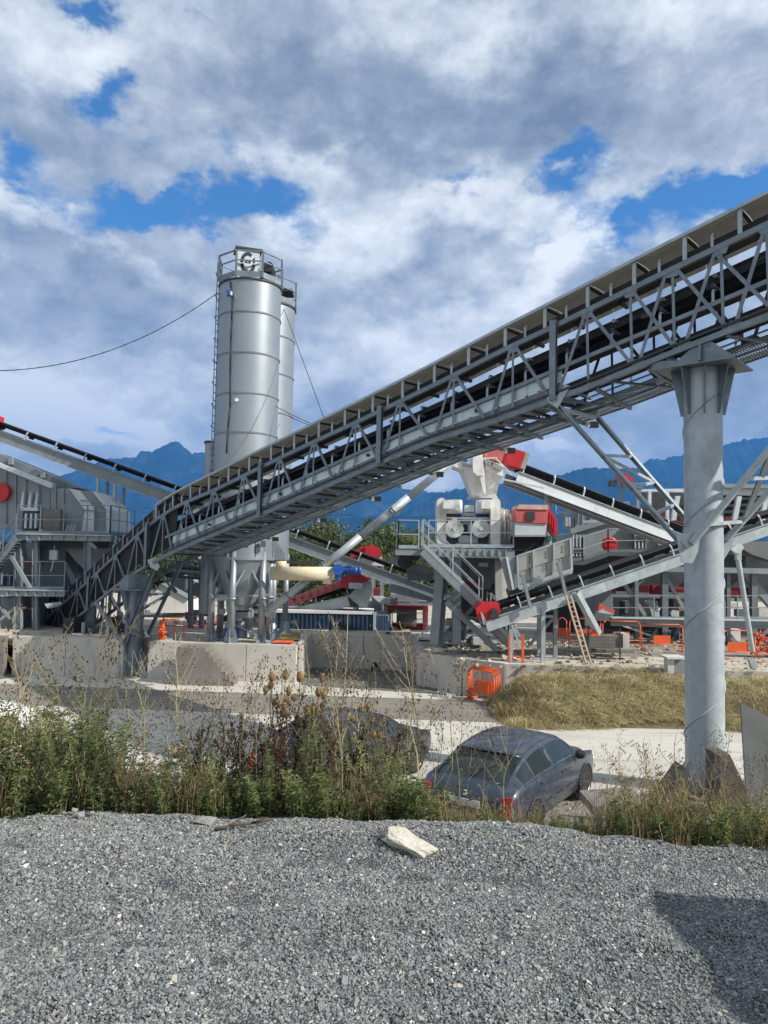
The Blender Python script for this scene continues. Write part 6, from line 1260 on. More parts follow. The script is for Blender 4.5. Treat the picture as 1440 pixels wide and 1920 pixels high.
class Soup:
    """loose triangles and quads gathered as arrays, with a tone per vertex and a material slot per face"""
    def __init__(s): s.v = []; s.f = []; s.t = []; s.m = []; s.n = 0
    def add(s, v, f, tone, mi=0):
        s.v.append(np.asarray(v, float)); s.f += [tuple(i+s.n for i in q) for q in f]; s.t += [tone]*len(v); s.m += [mi]*len(f); s.n += len(v)
    def stem(s, pts, r0, r1, tone, mi):
        pts = [np.asarray(p, float) for p in pts]; n = len(pts); vs = []
        for i, p in enumerate(pts):
            r = r0+(r1-r0)*i/(n-1)
            for k in range(3): a = k*2.094; vs.append(p+np.array((r*math.cos(a), r*math.sin(a), 0)))
        s.add(vs, [(i*3+k, i*3+(k+1) % 3, (i+1)*3+(k+1) % 3, (i+1)*3+k) for i in range(n-1) for k in range(3)], tone, mi)
    def leaf(s, p, d, L, w, tone, mi, droop=.25):
        d = np.asarray(d, float); d /= np.linalg.norm(d)+1e-9; side = np.cross(d, (0,0,1)); side /= np.linalg.norm(side)+1e-6; up = np.cross(side, d)
        m_ = p+d*L*.5+up*L*.04; e = p+d*L-np.array((0,0,L*droop))
        s.add([p, m_+side*w*.5+up*w*.2, e, m_-side*w*.5+up*w*.2], [(0,1,2), (0,2,3)], tone, mi)
    def blob(s, p, r, tone, mi, st=1.0):
        o = rng.normal(size=3)*.25
        vs = [p+r*np.array(q)*(1,1,st)*(1+.0*o[0]) for q in ((1,0,0),(-.5,.87,0),(-.5,-.87,0),(0,0,1.1),(0,0,-1.1))]; s.add(vs, [(0,1,3),(1,2,3),(2,0,3),(1,0,4),(2,1,4),(0,2,4)], tone, mi)
    def arrays(s): return np.concatenate(s.v), s.f, np.array(s.t), np.array(s.m)
def mesh_from(name, V, F, T, M, mats):
    me = bpy.data.meshes.new(name); me.from_pydata(V.tolist(), [], F); at = me.attributes.new('tone', 'FLOAT', 'POINT'); at.data.foreach_set('value', T.astype(np.float32))
    for m_ in mats: me.materials.append(m_)
    me.polygons.foreach_set('material_index', M.astype(np.int32)); me.update(); return me
def join_copies(name, protos, places, mats):
    """places: (proto index, x, y, z, rot, scale, tone shift) -> one mesh"""
    Vs, Fs, Ts, Ms = [], [], [], []; n = 0
    for k, x, y, z, a, s_, dt in places:
        V, F, T, M = protos[k]; c, sn = math.cos(a), math.sin(a); W = V*s_; W = np.stack((W[:,0]*c-W[:,1]*sn+x, W[:,0]*sn+W[:,1]*c+y, W[:,2]+z), 1)
        Vs.append(W); Fs += [tuple(i+n for i in q) for q in F]; Ts.append(np.clip(T+dt, 0, 1)); Ms.append(M); n += len(V)
    return mesh_from(name, np.concatenate(Vs), Fs, np.concatenate(Ts), np.concatenate(Ms), mats)
def curve(h, lean, n=6, wob=.03):
    a = rng.uniform(0, 6.28); L = lean*h; return [np.array((math.cos(a)*L*(i/n)**1.6+rng.normal()*wob*h*.3*(i > 0), math.sin(a)*L*(i/n)**1.6+rng.normal()*wob*h*.3*(i > 0), h*i/n)) for i in range(n+1)]
def along(c, t): t *= (len(c)-1); i = min(len(c)-2, int(t)); return c[i]+(c[i+1]-c[i])*(t-i)
MATS_W = [LEAF, STEM, DRY, BROWN, TEASEL, BLUEGREEN]
def p_leafy(h=.8, nl=46, L=.075, mi=0, seeds=False):
    s = Soup(); c = curve(h, .25); s.stem(c, .004, .0015, rng.uniform(.2,.7), 1)
    for i in range(nl):
        t = rng.uniform(.03, 1)**.8; a = rng.uniform(0, 6.28); l = L*(1.15-.65*t)*rng.uniform(.6,1.3); s.leaf(along(c, t), (math.cos(a), math.sin(a), rng.uniform(-.1,.8)), l, l*rng.uniform(.25,.42), float(np.clip(.18+.55*t+rng.normal()*.16, 0, 1)), mi, rng.uniform(0,.5))
    for i in range(5):
        p = along(c, rng.uniform(.3,.85)); a = rng.uniform(0, 6.28); e = p+np.array((math.cos(a)*.5, math.sin(a)*.5, .9))*h*rng.uniform(.12,.28); s.stem([p, e], .002, .001, .5, 1)
        for j in range(7): q = p+(e-p)*rng.uniform(.2,1); a2 = rng.uniform(0,6.28); l = L*.6*rng.uniform(.5,1.1); s.leaf(q, (math.cos(a2), math.sin(a2), .5), l, l*.33, float(rng.uniform(.35,.9)), mi)
    return s.arrays()
def p_fine(h=1.0, seed_tone=.3, n=9, mi=1, smi=3, green=.5):
    """thin pale branching stalk with small dark seed heads"""
    s = Soup(); c = curve(h, .12, 8, .04); tone = rng.uniform(.3,.9); s.stem(c, .0045, .0015, tone, mi)
    for i in range(n):
        t = rng.uniform(.35,.97); p = along(c, t); a = rng.uniform(0,6.28); l = h*(1.05-t)*rng.uniform(.35,.7)+.05; e = p+np.array((math.cos(a)*.75, math.sin(a)*.75, rng.uniform(.6,1.2)))*l*.8; s.stem([p, (p+e)/2+np.array((0,0,-.02)), e], .0018, .0009, tone, mi)
        for j in range(rng.integers(5, 12)):
            f = rng.uniform(.2,1.05); q = p+(e-p)*f; r2 = q+rng.normal(size=3)*.022; s.stem([q, r2], .0009, .0007, tone, mi); s.blob(r2, rng.uniform(.003,.006), float(rng.uniform(0,1)), smi, 1.3)
            if rng.random() < .3:
                q2 = r2+rng.normal(size=3)*.03; s.stem([r2, q2], .0008, .0006, tone, mi); s.blob(q2, rng.uniform(.003,.005), float(rng.uniform(.2,1)), smi, 1.3)
    for i in range(int(10*green)): t = rng.uniform(.02,.5); a = rng.uniform(0,6.28); l = rng.uniform(.04,.09); s.leaf(along(c, t), (math.cos(a), math.sin(a), .4), l, l*.3, float(rng.uniform(.2,.8)), 5)
    return s.arrays()
def p_dock(h=.85):
    s = Soup(); c = curve(h, .22, 7); s.stem(c, .006, .002, .4, 3)
    br = [(c, .4, 1.0)]
    for i in range(7):
        t = rng.uniform(.25,.75); p = along(c, t); a = rng.uniform(0,6.28); l = h*rng.uniform(.2,.42); e = p+np.array((math.cos(a)*.35, math.sin(a)*.35, 1))*l; b_ = [p, (p+e)/2+rng.normal(size=3)*.015, e]; s.stem(b_, .003, .0015, .4, 3); br.append((b_, .15, 1))
    for cc, t0, t1 in br:
        for i in range(42): t = rng.uniform(t0, t1); s.blob(along(cc, t)+rng.normal(size=3)*.010, rng.uniform(.004,.009), float(rng.uniform(0,1)), 3, 1.2)
    for i in range(6): a = rng.uniform(0,6.28); l = rng.uniform(.1,.2); s.leaf(along(c, rng.uniform(.02,.3)), (math.cos(a), math.sin(a), .6), l, l*.25, float(rng.uniform(.2,.8)), 3 if rng.random() < .5 else 2, .5)
    return s.arrays()
def p_teasel(h=1.0):
    s = Soup(); c = curve(h, .08, 6, .03); s.stem(c, .005, .003, .35, 2); tops = [c[-1]]
    for i in range(2):
        p = along(c, rng.uniform(.6,.75)); a = rng.uniform(0,6.28); e = p+np.array((math.cos(a)*.12, math.sin(a)*.12, rng.uniform(.12,.2))); s.stem([p, (p+e)/2+np.array((math.cos(a)*.03, math.sin(a)*.03, -.02)), e], .003, .002, .4, 2); tops.append(e)
    for q in tops:
        H, Rr = rng.uniform(.055,.072), rng.uniform(.019,.024); n = 9; rows = 6; vs = []
        for j in range(rows+1):
            f = j/rows; rr = Rr*math.sin(math.pi*(.08+.84*f))**.7
            for k in range(n): a = 2*math.pi*k/n+j*.3; vs.append(q+np.array((rr*math.cos(a), rr*math.sin(a), H*f)))
        s.add(vs, [(j*n+k, j*n+(k+1) % n, (j+1)*n+(k+1) % n, (j+1)*n+k) for j in range(rows) for k in range(n)], .5, 4)
        for k in range(110): f = rng.uniform(.03,.98); a = rng.uniform(0,6.28); rr = Rr*math.sin(math.pi*(.08+.84*f))**.7; p = q+np.array((rr*math.cos(a), rr*math.sin(a), H*f)); s.leaf(p, (math.cos(a), math.sin(a), .8), .010, .0022, float(rng.uniform(.2,1)), 4, 0)
        for k in range(8): a = 6.28*k/8; s.leaf(q, (math.cos(a), math.sin(a), 1.0), rng.uniform(.05,.08), .003, .5, 2, -.3)
    return s.arrays()
def p_grass(h=.5, n=26, mi=2, spread=.05, heads=True, w=.004):
    s = Soup()
    for i in range(n):
        a = rng.uniform(0,6.28); l = h*rng.uniform(.5,1.15); b0 = rng.normal(size=2)*spread; bend = rng.uniform(.15,.75); tone = float(rng.uniform(0,1)); vs = []
        sd = np.array((-math.sin(a), math.cos(a), 0))*w
        for k in range(4): f = k/3; p = np.array((b0[0]+math.cos(a)*bend*l*f*f, b0[1]+math.sin(a)*bend*l*f*f, l*(f-.28*bend*f*f))); ww = (1-f*.9); vs += [p-sd*ww, p+sd*ww]
        s.add(vs, [(2*k, 2*k+1, 2*k+3, 2*k+2) for k in range(3)], tone, mi)
        if heads and rng.random() < .4:
            for k in range(5): s.blob(np.array(vs[-1])+np.array((math.cos(a)*.008*k, math.sin(a)*.008*k, -.006*k)), .004, tone, mi, 1.6)
    return s.arrays()
def hump(x): return x
LEAFY = [p_leafy(rng.uniform(.7,.95), 54) for _ in range(6)]; FINE = [p_fine(rng.uniform(.85,1.1)) for _ in range(8)]; DOCK = [p_dock() for _ in range(4)]; TEAS = [p_teasel() for _ in range(4)]
GR = [p_grass(.5, 26) for _ in range(5)]; LOW = [p_leafy(.28, 34, .07) for _ in range(4)]; DRYLEAF = [p_leafy(.75, 44, .07, 2) for _ in range(3)]; BGL = [p_leafy(.8, 56, .06, 5) for _ in range(4)]; BROWNLEAF = [p_leafy(.6, 40, .06, 3) for _ in range(2)]
ORD1 = ['','first','second','third','fourth','fifth','sixth','seventh','eighth','ninth','tenth','eleventh','twelfth','thirteenth','fourteenth','fifteenth','sixteenth','seventeenth','eighteenth','nineteenth']
def ordinal(n):
    if n < 20: return ORD1[n]
    t_, u = divmod(n, 10); return ['','','twentieth','thirtieth','fortieth','fiftieth'][t_] if u == 0 else ['','','twenty','thirty','forty','fifty'][t_]+' '+ORD1[u]
def X_at(px, D): return (px-720)/FPX*D
def lay(kinds, pxr, Dr, n, sr, dt=.12, env=None, tops=None):
    """scatter plants: between two picture columns and two distances; tops gives the wanted height of the tips (photograph rows)"""
    out = []
    for _ in range(n):
        px = rng.uniform(*pxr); D = edge_y(X_at(px, 5))+rng.uniform(*Dr); x = X_at(px, D); z = near_z(x, D)-.02; s_ = rng.uniform(*sr)
        if tops is not None:
            yt = np.interp(px, tops[0], tops[1])+rng.uniform(-1,1)*tops[2]+45*fbm(px/45.0, 2.2); zt = P(px, yt, D).z; s_ = max(.25, (zt-z)/.85*rng.uniform(.75,1.0)) if zt > z else .3
        out.append((rng.choice(kinds), x, D, z, rng.uniform(0,6.28), s_, rng.normal()*dt))
    return out
ALL = LEAFY+FINE+DOCK+TEAS+GR+LOW+DRYLEAF+BGL+BROWNLEAF
off = {}; k = 0
for nm, l in (('leafy',LEAFY),('fine',FINE),('dock',DOCK),('teasel',TEAS),('grass',GR),('low',LOW),('dry',DRYLEAF),('bg',BGL),('brown',BROWNLEAF)): off[nm] = list(range(k, k+len(l))); k += len(l)
pl = []
# dense leafy mass on the left, thinner to the right
pl += lay(off['leafy']+off['bg'], (-140,250), (.15,1.5), 210, (1,1), tops=([-140,-10,60,110,250],[1270,1320,1335,1285,1330],32))
pl += lay(off['bg'], (150,430), (.15,1.4), 100, (1,1), tops=([150,300,430],[1340,1400,1410],40))
pl += lay(off['leafy']+off['low'], (380,820), (.1,1.5), 170, (1,1), tops=([380,440,600,740,820],[1410,1395,1385,1405,1460],45))
pl += lay(off['low'], (-140,830), (.05,.9), 260, (.5,1.1)); pl += lay(off['low'], (830,1150), (.1,.8), 70, (.25,.5)); pl += lay(off['low'], (1150,1600), (.05,.9), 120, (.5,1.0))
pl += lay(off['low']+off['bg'], (800,1180), (.15,.9), 40, (1,1), tops=([800,860,960,1180],[1470,1510,1540,1535],15))
pl += lay(off['leafy']+off['low']+off['bg'], (1130,1600), (.1,1.3), 170, (1,1), tops=([1130,1250,1350,1440,1600],[1520,1500,1505,1490,1470],35))
solo('leafy_weeds', 'dense green leafy weeds growing along the edge of the gravel bank', 'weeds', None, MB().box((0,0,0),(0,0,0)), kind='stuff').data = join_copies('leafy_weeds', ALL, pl, MATS_W)
pl = lay(off['grass'], (-100,820), (.1,2.0), 150, (.5,1.0)) + lay(off['grass'], (820,1150), (.1,1.0), 30, (.3,.55)) + lay(off['grass'], (1150,1600), (.1,2.0), 70, (.5,.9)) + lay(off['grass'], (780,1180), (.3,1.3), 105, (1,1), tops=([780,900,1100,1180],[1425,1465,1485,1505],40)) + lay(off['grass'], (600,800), (.2,1.6), 110, (1,1), tops=([600,800],[1370,1430],40)) + lay(off['grass']+off['dry'], (-100,420), (.1,1.4), 60, (1,1), tops=([-100,60,420],[1320,1320,1400],45)) + lay(off['fine'], (-60,840), (.1,1.6), 34, (1,1), tops=([-60,250,420,560,700,840],[1280,1300,1330,1300,1310,1400],60)) + lay(off['dry'], (120,330), (.2,1.0), 26, (1,1), tops=([120,330],[1390,1420],25)) + lay(off['grass'], (1130,1500), (.2,1.3), 30, (.8,1.2))
solo('dry_grass', 'straw coloured dry grass tufts among the weeds on the bank edge', 'grass', None, MB().box((0,0,0),(0,0,0)), kind='stuff').data = join_copies('dry_grass', ALL, pl, MATS_W)
pl = lay(off['brown']+off['dock'], (160,240), (.2,.8), 8, (1,1), tops=([160,240],[1420,1440],20)) + lay(off['brown'], (690,760), (.15,.8), 12, (1,1), tops=([690,760],[1400,1430],30)) + lay(off['brown'], (420,640), (.2,1.4), 22, (1,1), tops=([420,640],[1400,1400],50)) + lay(off['dry'], (250,300), (.1,.5), 5, (.5,.7)) + lay(off['dry'], (1180,1420), (.1,.8), 12, (.4,.8))
solo('withered_weeds', 'brown withered weeds in patches between the green ones', 'weeds', None, MB().box((0,0,0),(0,0,0)), kind='stuff').data = join_copies('withered_weeds', ALL, pl, MATS_W)
# single tall stalks one can count
def stalks(kind, meshname, spots, label, cat, group):
    mes = [mesh_from(meshname, *ALL[i], MATS_W) for i in off[kind]]
    for j, (px, yt, dD) in enumerate(sorted(spots)):
        D = edge_y(X_at(px, 5))+dD; x = X_at(px, D); z = near_z(x, D)-.02; zt = P(px, yt, D).z; o = bpy.data.objects.new(meshname, mes[j % len(mes)]); COL.objects.link(o)
        H = max(v[2] for v in ALL[off[kind][j % len(mes)]][0]); o.location = (x, D, z); o.rotation_euler.z = rng.uniform(0,6.28); s_ = (zt-z)/H; o.scale = (s_, s_, s_); tag(o, label+', '+ordinal(j+1)+' from the left', cat, group)
stalks('teasel', 'teasel', [(592,1262,.5),(603,1285,.7),(514,1256,.6),(525,1268,.8),(540,1250,.5),(567,1255,.9),(518,1312,.6),(622,1310,.7),(692,1312,.6),(677,1318,.9),(478,1335,.8),(505,1360,.5),(444,1362,.9)], 'dry teasel with tan oval heads above the weeds', 'teasel', 'teasels among the weeds')
stalks('dock', 'dock_stalk', [(430,1330,.5),(470,1322,.7),(540,1290,.6),(560,1320,.5),(575,1330,.8),(500,1345,.6),(590,1350,.9),(640,1330,.5),(410,1345,.8),(455,1365,.4),(655,1345,.7),(525,1335,.4),(380,1350,.7),(612,1360,.5),(720,1345,.8),(690,1380,.6),(550,1380,.5)], 'dark reddish brown dock stalk full of seeds', 'dock plant', 'dock stalks before the black hatchback')
fs = [(57,1130,.4),(62,1165,.7),(130,1190,.5),(165,1185,.4),(197,1125,.5),(205,1190,.8),(232,1240,.5),(262,1290,.6),(300,1200,.5),(345,1190,.7),(370,1240,.5),(425,1250,.6),(455,1240,.4),(480,1225,.7),(505,1230,.5),(530,1215,.8),(610,1160,.5),(640,1150,.7),(655,1175,.5),(670,1200,.6),(700,1240,.5),(745,1290,.6),(790,1160,.5),(800,1190,.7),(822,1330,.6),(850,1220,.5),(862,1250,.7),(880,1360,.5),(905,1330,.8),(950,1340,.6),(1150,1385,.4),(1165,1370,.6),(1200,1390,.5),(1225,1400,.7),(1262,1360,.5),(1290,1400,.6),(1330,1360,.5),(1345,1350,.7),(1400,1400,.5),(1420,1380,.6),(1435,1420,.4),(20,1200,.6),(95,1230,.6),(325,1275,.9),(560,1250,1.0),(400,1275,1.0),(765,1340,.9),(15,1260,.9)]
stalks('fine', 'tall_weed', fs, 'tall thin weed with pale branching stems', 'weed', 'tall thin weeds along the bank')
# loose rusty dock leaves, small ivy-like leaves: low ground cover right at the gravel
# dry grass bank in front of the right platform
def p_hay():
    s = Soup()
    th0 = rng.uniform(0, 6.28)
    for i in range(34):
        a = th0+rng.normal()*.9; l = .42*rng.uniform(.5,1.3); b0 = rng.normal(size=2)*.12; el = rng.uniform(.15,1.2); tone = float(np.clip(rng.uniform(.15,.85), 0, 1)) if rng.random() > .12 else 1.0; sd = np.array((-math.sin(a), math.cos(a), 0))*.008; vs = []
        for k in range(4): f = k/3; p = np.array((b0[0]+math.cos(a)*math.cos(el)*l*f, b0[1]+math.sin(a)*math.cos(el)*l*f, .02+l*(math.sin(el)*f-.42*f*f))); ww = (1-f*.85); vs += [p-sd*ww, p+sd*ww+np.array((0,0,.004))]
        s.add(vs, [(2*k, 2*k+1, 2*k+3, 2*k+2) for k in range(3)], tone, 0)
    return s.arrays()
HAYP = [p_hay() for _ in range(8)]; pl = []
def hay_z(x, y): 
    f = np.clip((y-20.9)/2.2, 0, 1); e = min(1, max(0, (x-3.6+ (y-21)*.1)/1.2)); return ZR+ (ZQ-ZR-.22)*(f**.7)*e*(1+.10*fbm(x*.6, y*.6))
hay0 = Vector((3.5,0,0))
tag(link('dry_grass_bank', grid(3.3, 30, 110, 20.75, 24.0, 18, lambda x, y: hay_z(x, y)-.03).mesh('dry_grass_bank'), soil_mat('straw_soil', (.07,.06,.03), (.14,.11,.055), (.22,.17,.09), 3)), kind='structure')
for _ in range(5200):
    x = rng.uniform(3.5, 15); y = rng.uniform(20.85, 24.0)+ .3*math.sin(x); pl.append((rng.integers(0,6), x, y, hay_z(x, min(y,24))-.03, rng.uniform(0,6.28), rng.uniform(.5,1.0)*(1+.5*fbm(x*1.7, y*1.7)), float(np.clip(.55*fbm(x*.8, y*.8, 7), -.4, .4))))
solo('hay_grass', 'matted yellow dry grass covering the low bank left and right of the tall column', 'grass', None, MB().box((0,0,0),(0,0,0)), kind='stuff').data = join_copies('hay_grass', HAYP, pl, [HAYM])
# weeds on the platform edge and against walls
pl = [(rng.integers(0,6), x, 24.15+rng.uniform(-.1,.5), ZQ, rng.uniform(0,6), rng.uniform(.3,.7), .2) for x in rng.uniform(5, 17, 160)]
solo('edge_grass', 'thin grass along the edge of the plant yard behind the dry bank', 'grass', None, MB().box((0,0,0),(0,0,0)), kind='stuff').data = join_copies('edge_grass', HAYP, pl, [HAYM])

# ---------------------------------------------------------------- trees
def crown(seed, n=5200, R0=1.0, H=1.0):
    r = np.random.default_rng(seed); V = []; F = []; T = []; cl = [(r.normal(size=3)*(.42,.42,.30)+(0,0,0)) for _ in range(26)]; rad = r.uniform(.20,.38,26)
    for i in range(n):
        k = r.integers(0,26); d = r.normal(size=3); d /= np.linalg.norm(d); p = cl[k]+d*rad[k]*r.uniform(.55,1.08); s_ = r.uniform(.022,.050); a = r.normal(size=3); a /= np.linalg.norm(a); b_ = np.cross(a, d+.01); b_ /= np.linalg.norm(b_)
        o = len(V); V += [p-a*s_, p+b_*s_*.6, p+a*s_, p-b_*s_*.6]; F.append((o,o+1,o+2,o+3)); T += [float(np.clip(.45+.22*r.normal()+.15*(k % 3-1), 0, 1))]*4
    return np.array(V), F, np.array(T), np.zeros(len(F), int)
CR3 = [mesh_from('crown', *crown(s_), [TREE_LEAF]) for s_ in (1,2,3,4)]
def tree(px, yt, D, w, label):
    x = X_at(px, D); zt = P(px, yt, D).z; h = zt-ZR; t = thing('broadleaf_tree', label, 'tree', (x, D, ZR), 'green trees beyond the plant')
    part(t, 'trunk', BARK, MB().tube((x, D, ZR), (x+.1, D, ZR+h*.35), .17, .12, n=10).tube((x+.1, D, ZR+h*.35), (x-.3, D, ZR+h*.75), .12, .04, n=8).tube((x+.1, D, ZR+h*.35), (x+.6, D+.2, ZR+h*.7), .09, .03, n=8))
    o = bpy.data.objects.new('crown', CR3[int(rng.integers(0,4))]); COL.objects.link(o); o.parent = t; o.location = (0,0,h*.56); o.scale = (w, w, h*.56); o.rotation_euler.z = rng.uniform(0,6.28)
    return t
TR = [(500,985,62,4.2),(548,984,60,3.6),(578,976,64,3.4),(606,972,66,3.6),(640,984,62,3.0),(668,990,60,2.8),(700,982,58,3.0),(722,972,57,3.2),(750,985,60,3.2),(790,1000,60,3.6),(845,1003,64,3.8),(1048,1000,60,2.6),(1070,1004,62,3.2),(930,1006,66,4),(1120,1005,70,4),(560,1010,52,3.4),(640,1025,50,3.0),(700,1020,48,2.6),(600,1030,48,3),(742,1030,46,2.4),(250,1020,70,4.5),(300,1022,72,4.5),(200,1022,74,4.5),(120,1015,78,5),(380,1020,70,4.5),(445,1018,70,4.5),(1200,1010,80,5),(1380,1020,80,5),(1460,1020,80,5),(20,1015,80,5)]
words = ['rounded','loose','tall','low','spreading','bushy']
TR.sort()
for i, (px, yt, D, w) in enumerate(TR): tree(px, yt, D, w, 'bushy green tree beyond the plant, '+ordinal(i+1)+' from the left')
pl = []
P0 = [crown(9, 700), crown(10, 700)]
V0 = []
for k in range(170):
    D = rng.uniform(95, 190); px = rng.uniform(-200, 1650); h = rng.uniform(5, 8.2); V0.append((int(rng.integers(0,2)), X_at(px, D), D, ZR+h*.4, rng.uniform(0,6.28), h*.62, float(rng.normal()*.12)))
solo('far_tree_belt', 'far dark green belt of trees under the mountains', 'trees', None, MB().box((0,0,0),(0,0,0)), kind='stuff').data = join_copies('far_tree_belt', P0, V0, [TREE_LEAF])
# pylon
D = 190.0; t = thing('power_pylon', 'lattice power pylon standing behind the trees', 'pylon', (X_at(613,D), D, ZR)); cx_ = X_at(613, D); zt = P(613, 926, D).z; w = .12
def pw(f): return 2.6*(1-f)**1.3+.5
mb = MB(); n = 12
for i in range(n):
    f0, f1 = i/n, (i+1)/n; z0, z1 = ZR+(zt-ZR)*f0, ZR+(zt-ZR)*f1; a, b_ = pw(f0), pw(f1)
    for sx in (-1,1):
        for sy in (-1,1): mb.beam((cx_+sx*a, D+sy*a, z0), (cx_+sx*b_, D+sy*b_, z1), w)
    for sy in (-1,1): mb.beam((cx_-a, D+sy*a, z0), (cx_+b_, D+sy*b_, z1), w*.8); mb.beam((cx_+a, D+sy*a, z0), (cx_-b_, D+sy*b_, z1), w*.8)
part(t, 'mast', dark_steel, mb)
for z_, L in ((P(613,950,D).z, 5.0),(P(613,965,D).z, 6.8),(P(613,938,D).z, 4.0)):
    mb = MB()
    for sx in (-1,1): mb.beam((cx_, D, z_+.6), (cx_+sx*L, D, z_), w); mb.beam((cx_, D, z_-.3), (cx_+sx*L, D, z_), w)
    part(t, 'cross_arm', dark_steel, mb)
a0 = P(640, 955, 180)
for lab, y0, y1 in (('upper power line wire crossing in front of the left mountain',900,908),('middle power line wire crossing in front of the left mountain',922,930),('lower power line wire crossing in front of the left mountain',932,940)): cable('power_line', lab, (P(60, y0, 185), P(613, y1+32, 190)), 2.0, .035)

# ---------------------------------------------------------------- rocks and loose stones
def rock(name, label, c, size, rot, seed, mat, cat='rock'):
    r = np.random.default_rng(seed); bm = bmesh.new(); bmesh.ops.create_icosphere(bm, subdivisions=4, radius=1)
    cuts = [(r.normal(size=3), r.uniform(.38,.78)) for _ in range(18)]
    for v in bm.verts:
        p = v.co.copy()
        for nv, d in cuts:
            nn = Vector(nv).normalized(); e = p.dot(nn)-d
            if e > 0: p -= nn*e*.93
        p += p.normalized()*(.16*fbm(p.x*1.8+seed, p.y*1.8, p.z*1.8)+.06*fbm(p.x*6, p.y*6, p.z*6+seed)); v.co = p
    me = bpy.data.meshes.new(name); bm.to_mesh(me); bm.free(); me.materials.append(mat); me.polygons.foreach_set('use_smooth', [False]*len(me.polygons))
    o = bpy.data.objects.new(name, me); COL.objects.link(o); o.location = c; o.scale = size; o.rotation_euler = rot; return tag(o, label, cat)
ROCKW = soil_mat('white_limestone', (.34,.27,.17), (.58,.54,.46), (.72,.71,.68), 5, .1, .5); ROCKT = soil_mat('tan_stone', (.22,.16,.10), (.36,.28,.19), (.48,.42,.33), 12, .3, .5); ROCKG = soil_mat('grey_stone', (.16,.16,.15), (.27,.27,.26), (.38,.38,.36), 10, .3, .5)
q = G(769, 1584, .07); rock('white_rock', 'large jagged white rock with a tan end lying on the gravel edge', q+Vector((.0,.02,-.02)), (.29,.115,.075), (.10,.20,R(-24)), 5, ROCKW)
q = G(383, 1537, .03); rock('flat_stone', 'flat pale grey stone slab at the gravel edge left of the dead branch', q, (.10,.07,.035), (.1,.05,.2), 11, ROCKG)
q = G(423, 1583, .01); rock('pebble', 'small round tan pebble on the gravel below the flat stone', q, (.028,.024,.022), (0,.1,.2), 12, ROCKT)
q = G(859, 1848, .012); rock('white_chip', 'small white stone chip on the gravel near the bottom of the picture', q, (.028,.022,.010), (.1,.05,.6), 13, ROCKW)
for k, (px, py, s_, lab) in enumerate([(330,1410,.30,'pale boulder behind the weeds, leftmost of the roadside boulders'),(318,1462,.26,'pale low boulder nearest the bank among the roadside boulders'),(362,1440,.28,'tan boulder in the middle of the roadside boulders'),(300,1440,.22,'small pale boulder left of the tan roadside boulder'),(402,1452,.30,'pale boulder at the right end of the roadside boulders'),(345,1478,.22,'small white boulder low in the roadside boulders')]):
    D = 8.6; q = P(px, py, D); zz = near_z(q.x, D); rock('boulder', lab, P(px, py, D), (s_*.55,s_*.42,s_*.38), (.2*k,.3,k), 20+k, ROCKW if k % 2 else ROCKT)
# rubble on the slope that carries the boulders
for k, (px, py, s_) in enumerate([(150,1528,.05),(140,1520,.035),(172,1523,.03),(120,1524,.025)]): rock('stone', ('largest','second largest','smaller right hand','smallest left hand')[k]+' pale stone in the brown leaf litter at the left gravel edge', G(px, py, .02), (s_,s_*.8,s_*.5), (.2,.3,k), 40+k, ROCKG)
# dead branch
t = thing('dead_branch', 'thin dry branch lying on the gravel edge right of the flat stone', 'branch', G(400, 1552, .02)); pts = [G(402,1556,.03), G(430,1548,.05), G(470,1543,.05), G(512,1536,.06)]; part(t, 'stem', BARK, MB().path(pts, .009, 7)); part(t, 'twig', BARK, MB().path([pts[1], pts[1]+Vector((.08,.1,.03))], .005, 5)); part(t, 'twig', BARK, MB().path([pts[2], pts[2]+Vector((.1,-.02,.04))], .004, 5))

# foot of the tall column: old concrete wedges, khaki plate, grey sheet
def wedge(label, pts, D, dep, mat, name='concrete_wedge', cat='block'): return solo(name, label, cat, mat, MB().prism([P(x, y, D) for x, y in pts], (0, dep, 0)))
wedge('dark weathered concrete wedge leaning at the left of the tall column foot', [(1228,1520),(1286,1440),(1286,1545),(1228,1545)], 13.7, .5, concrete_dark)
wedge('dark weathered concrete wedge standing at the right of the tall column foot', [(1350,1418),(1368,1414),(1405,1490),(1412,1545),(1352,1545)], 13.5, .6, concrete_dark)
wedge('small khaki triangular plate in the weeds right of the tall column', [(1352,1482),(1362,1520),(1338,1522)], 12.9, .03, khaki, 'triangular_plate', 'plate')
wedge('large grey triangular steel sheet standing at the right picture edge', [(1389,1318),(1520,1385),(1520,1560),(1404,1560)], 12.6, .04, dull_steel, 'steel_sheet', 'sheet')
wedge('pale concrete slab edge lying right of the blue-grey hatchback by the bank', [(1112,1512),(1215,1505),(1215,1520),(1112,1530)], 11.8, .8, concrete_old_shaded, 'concrete_slab', 'slab')

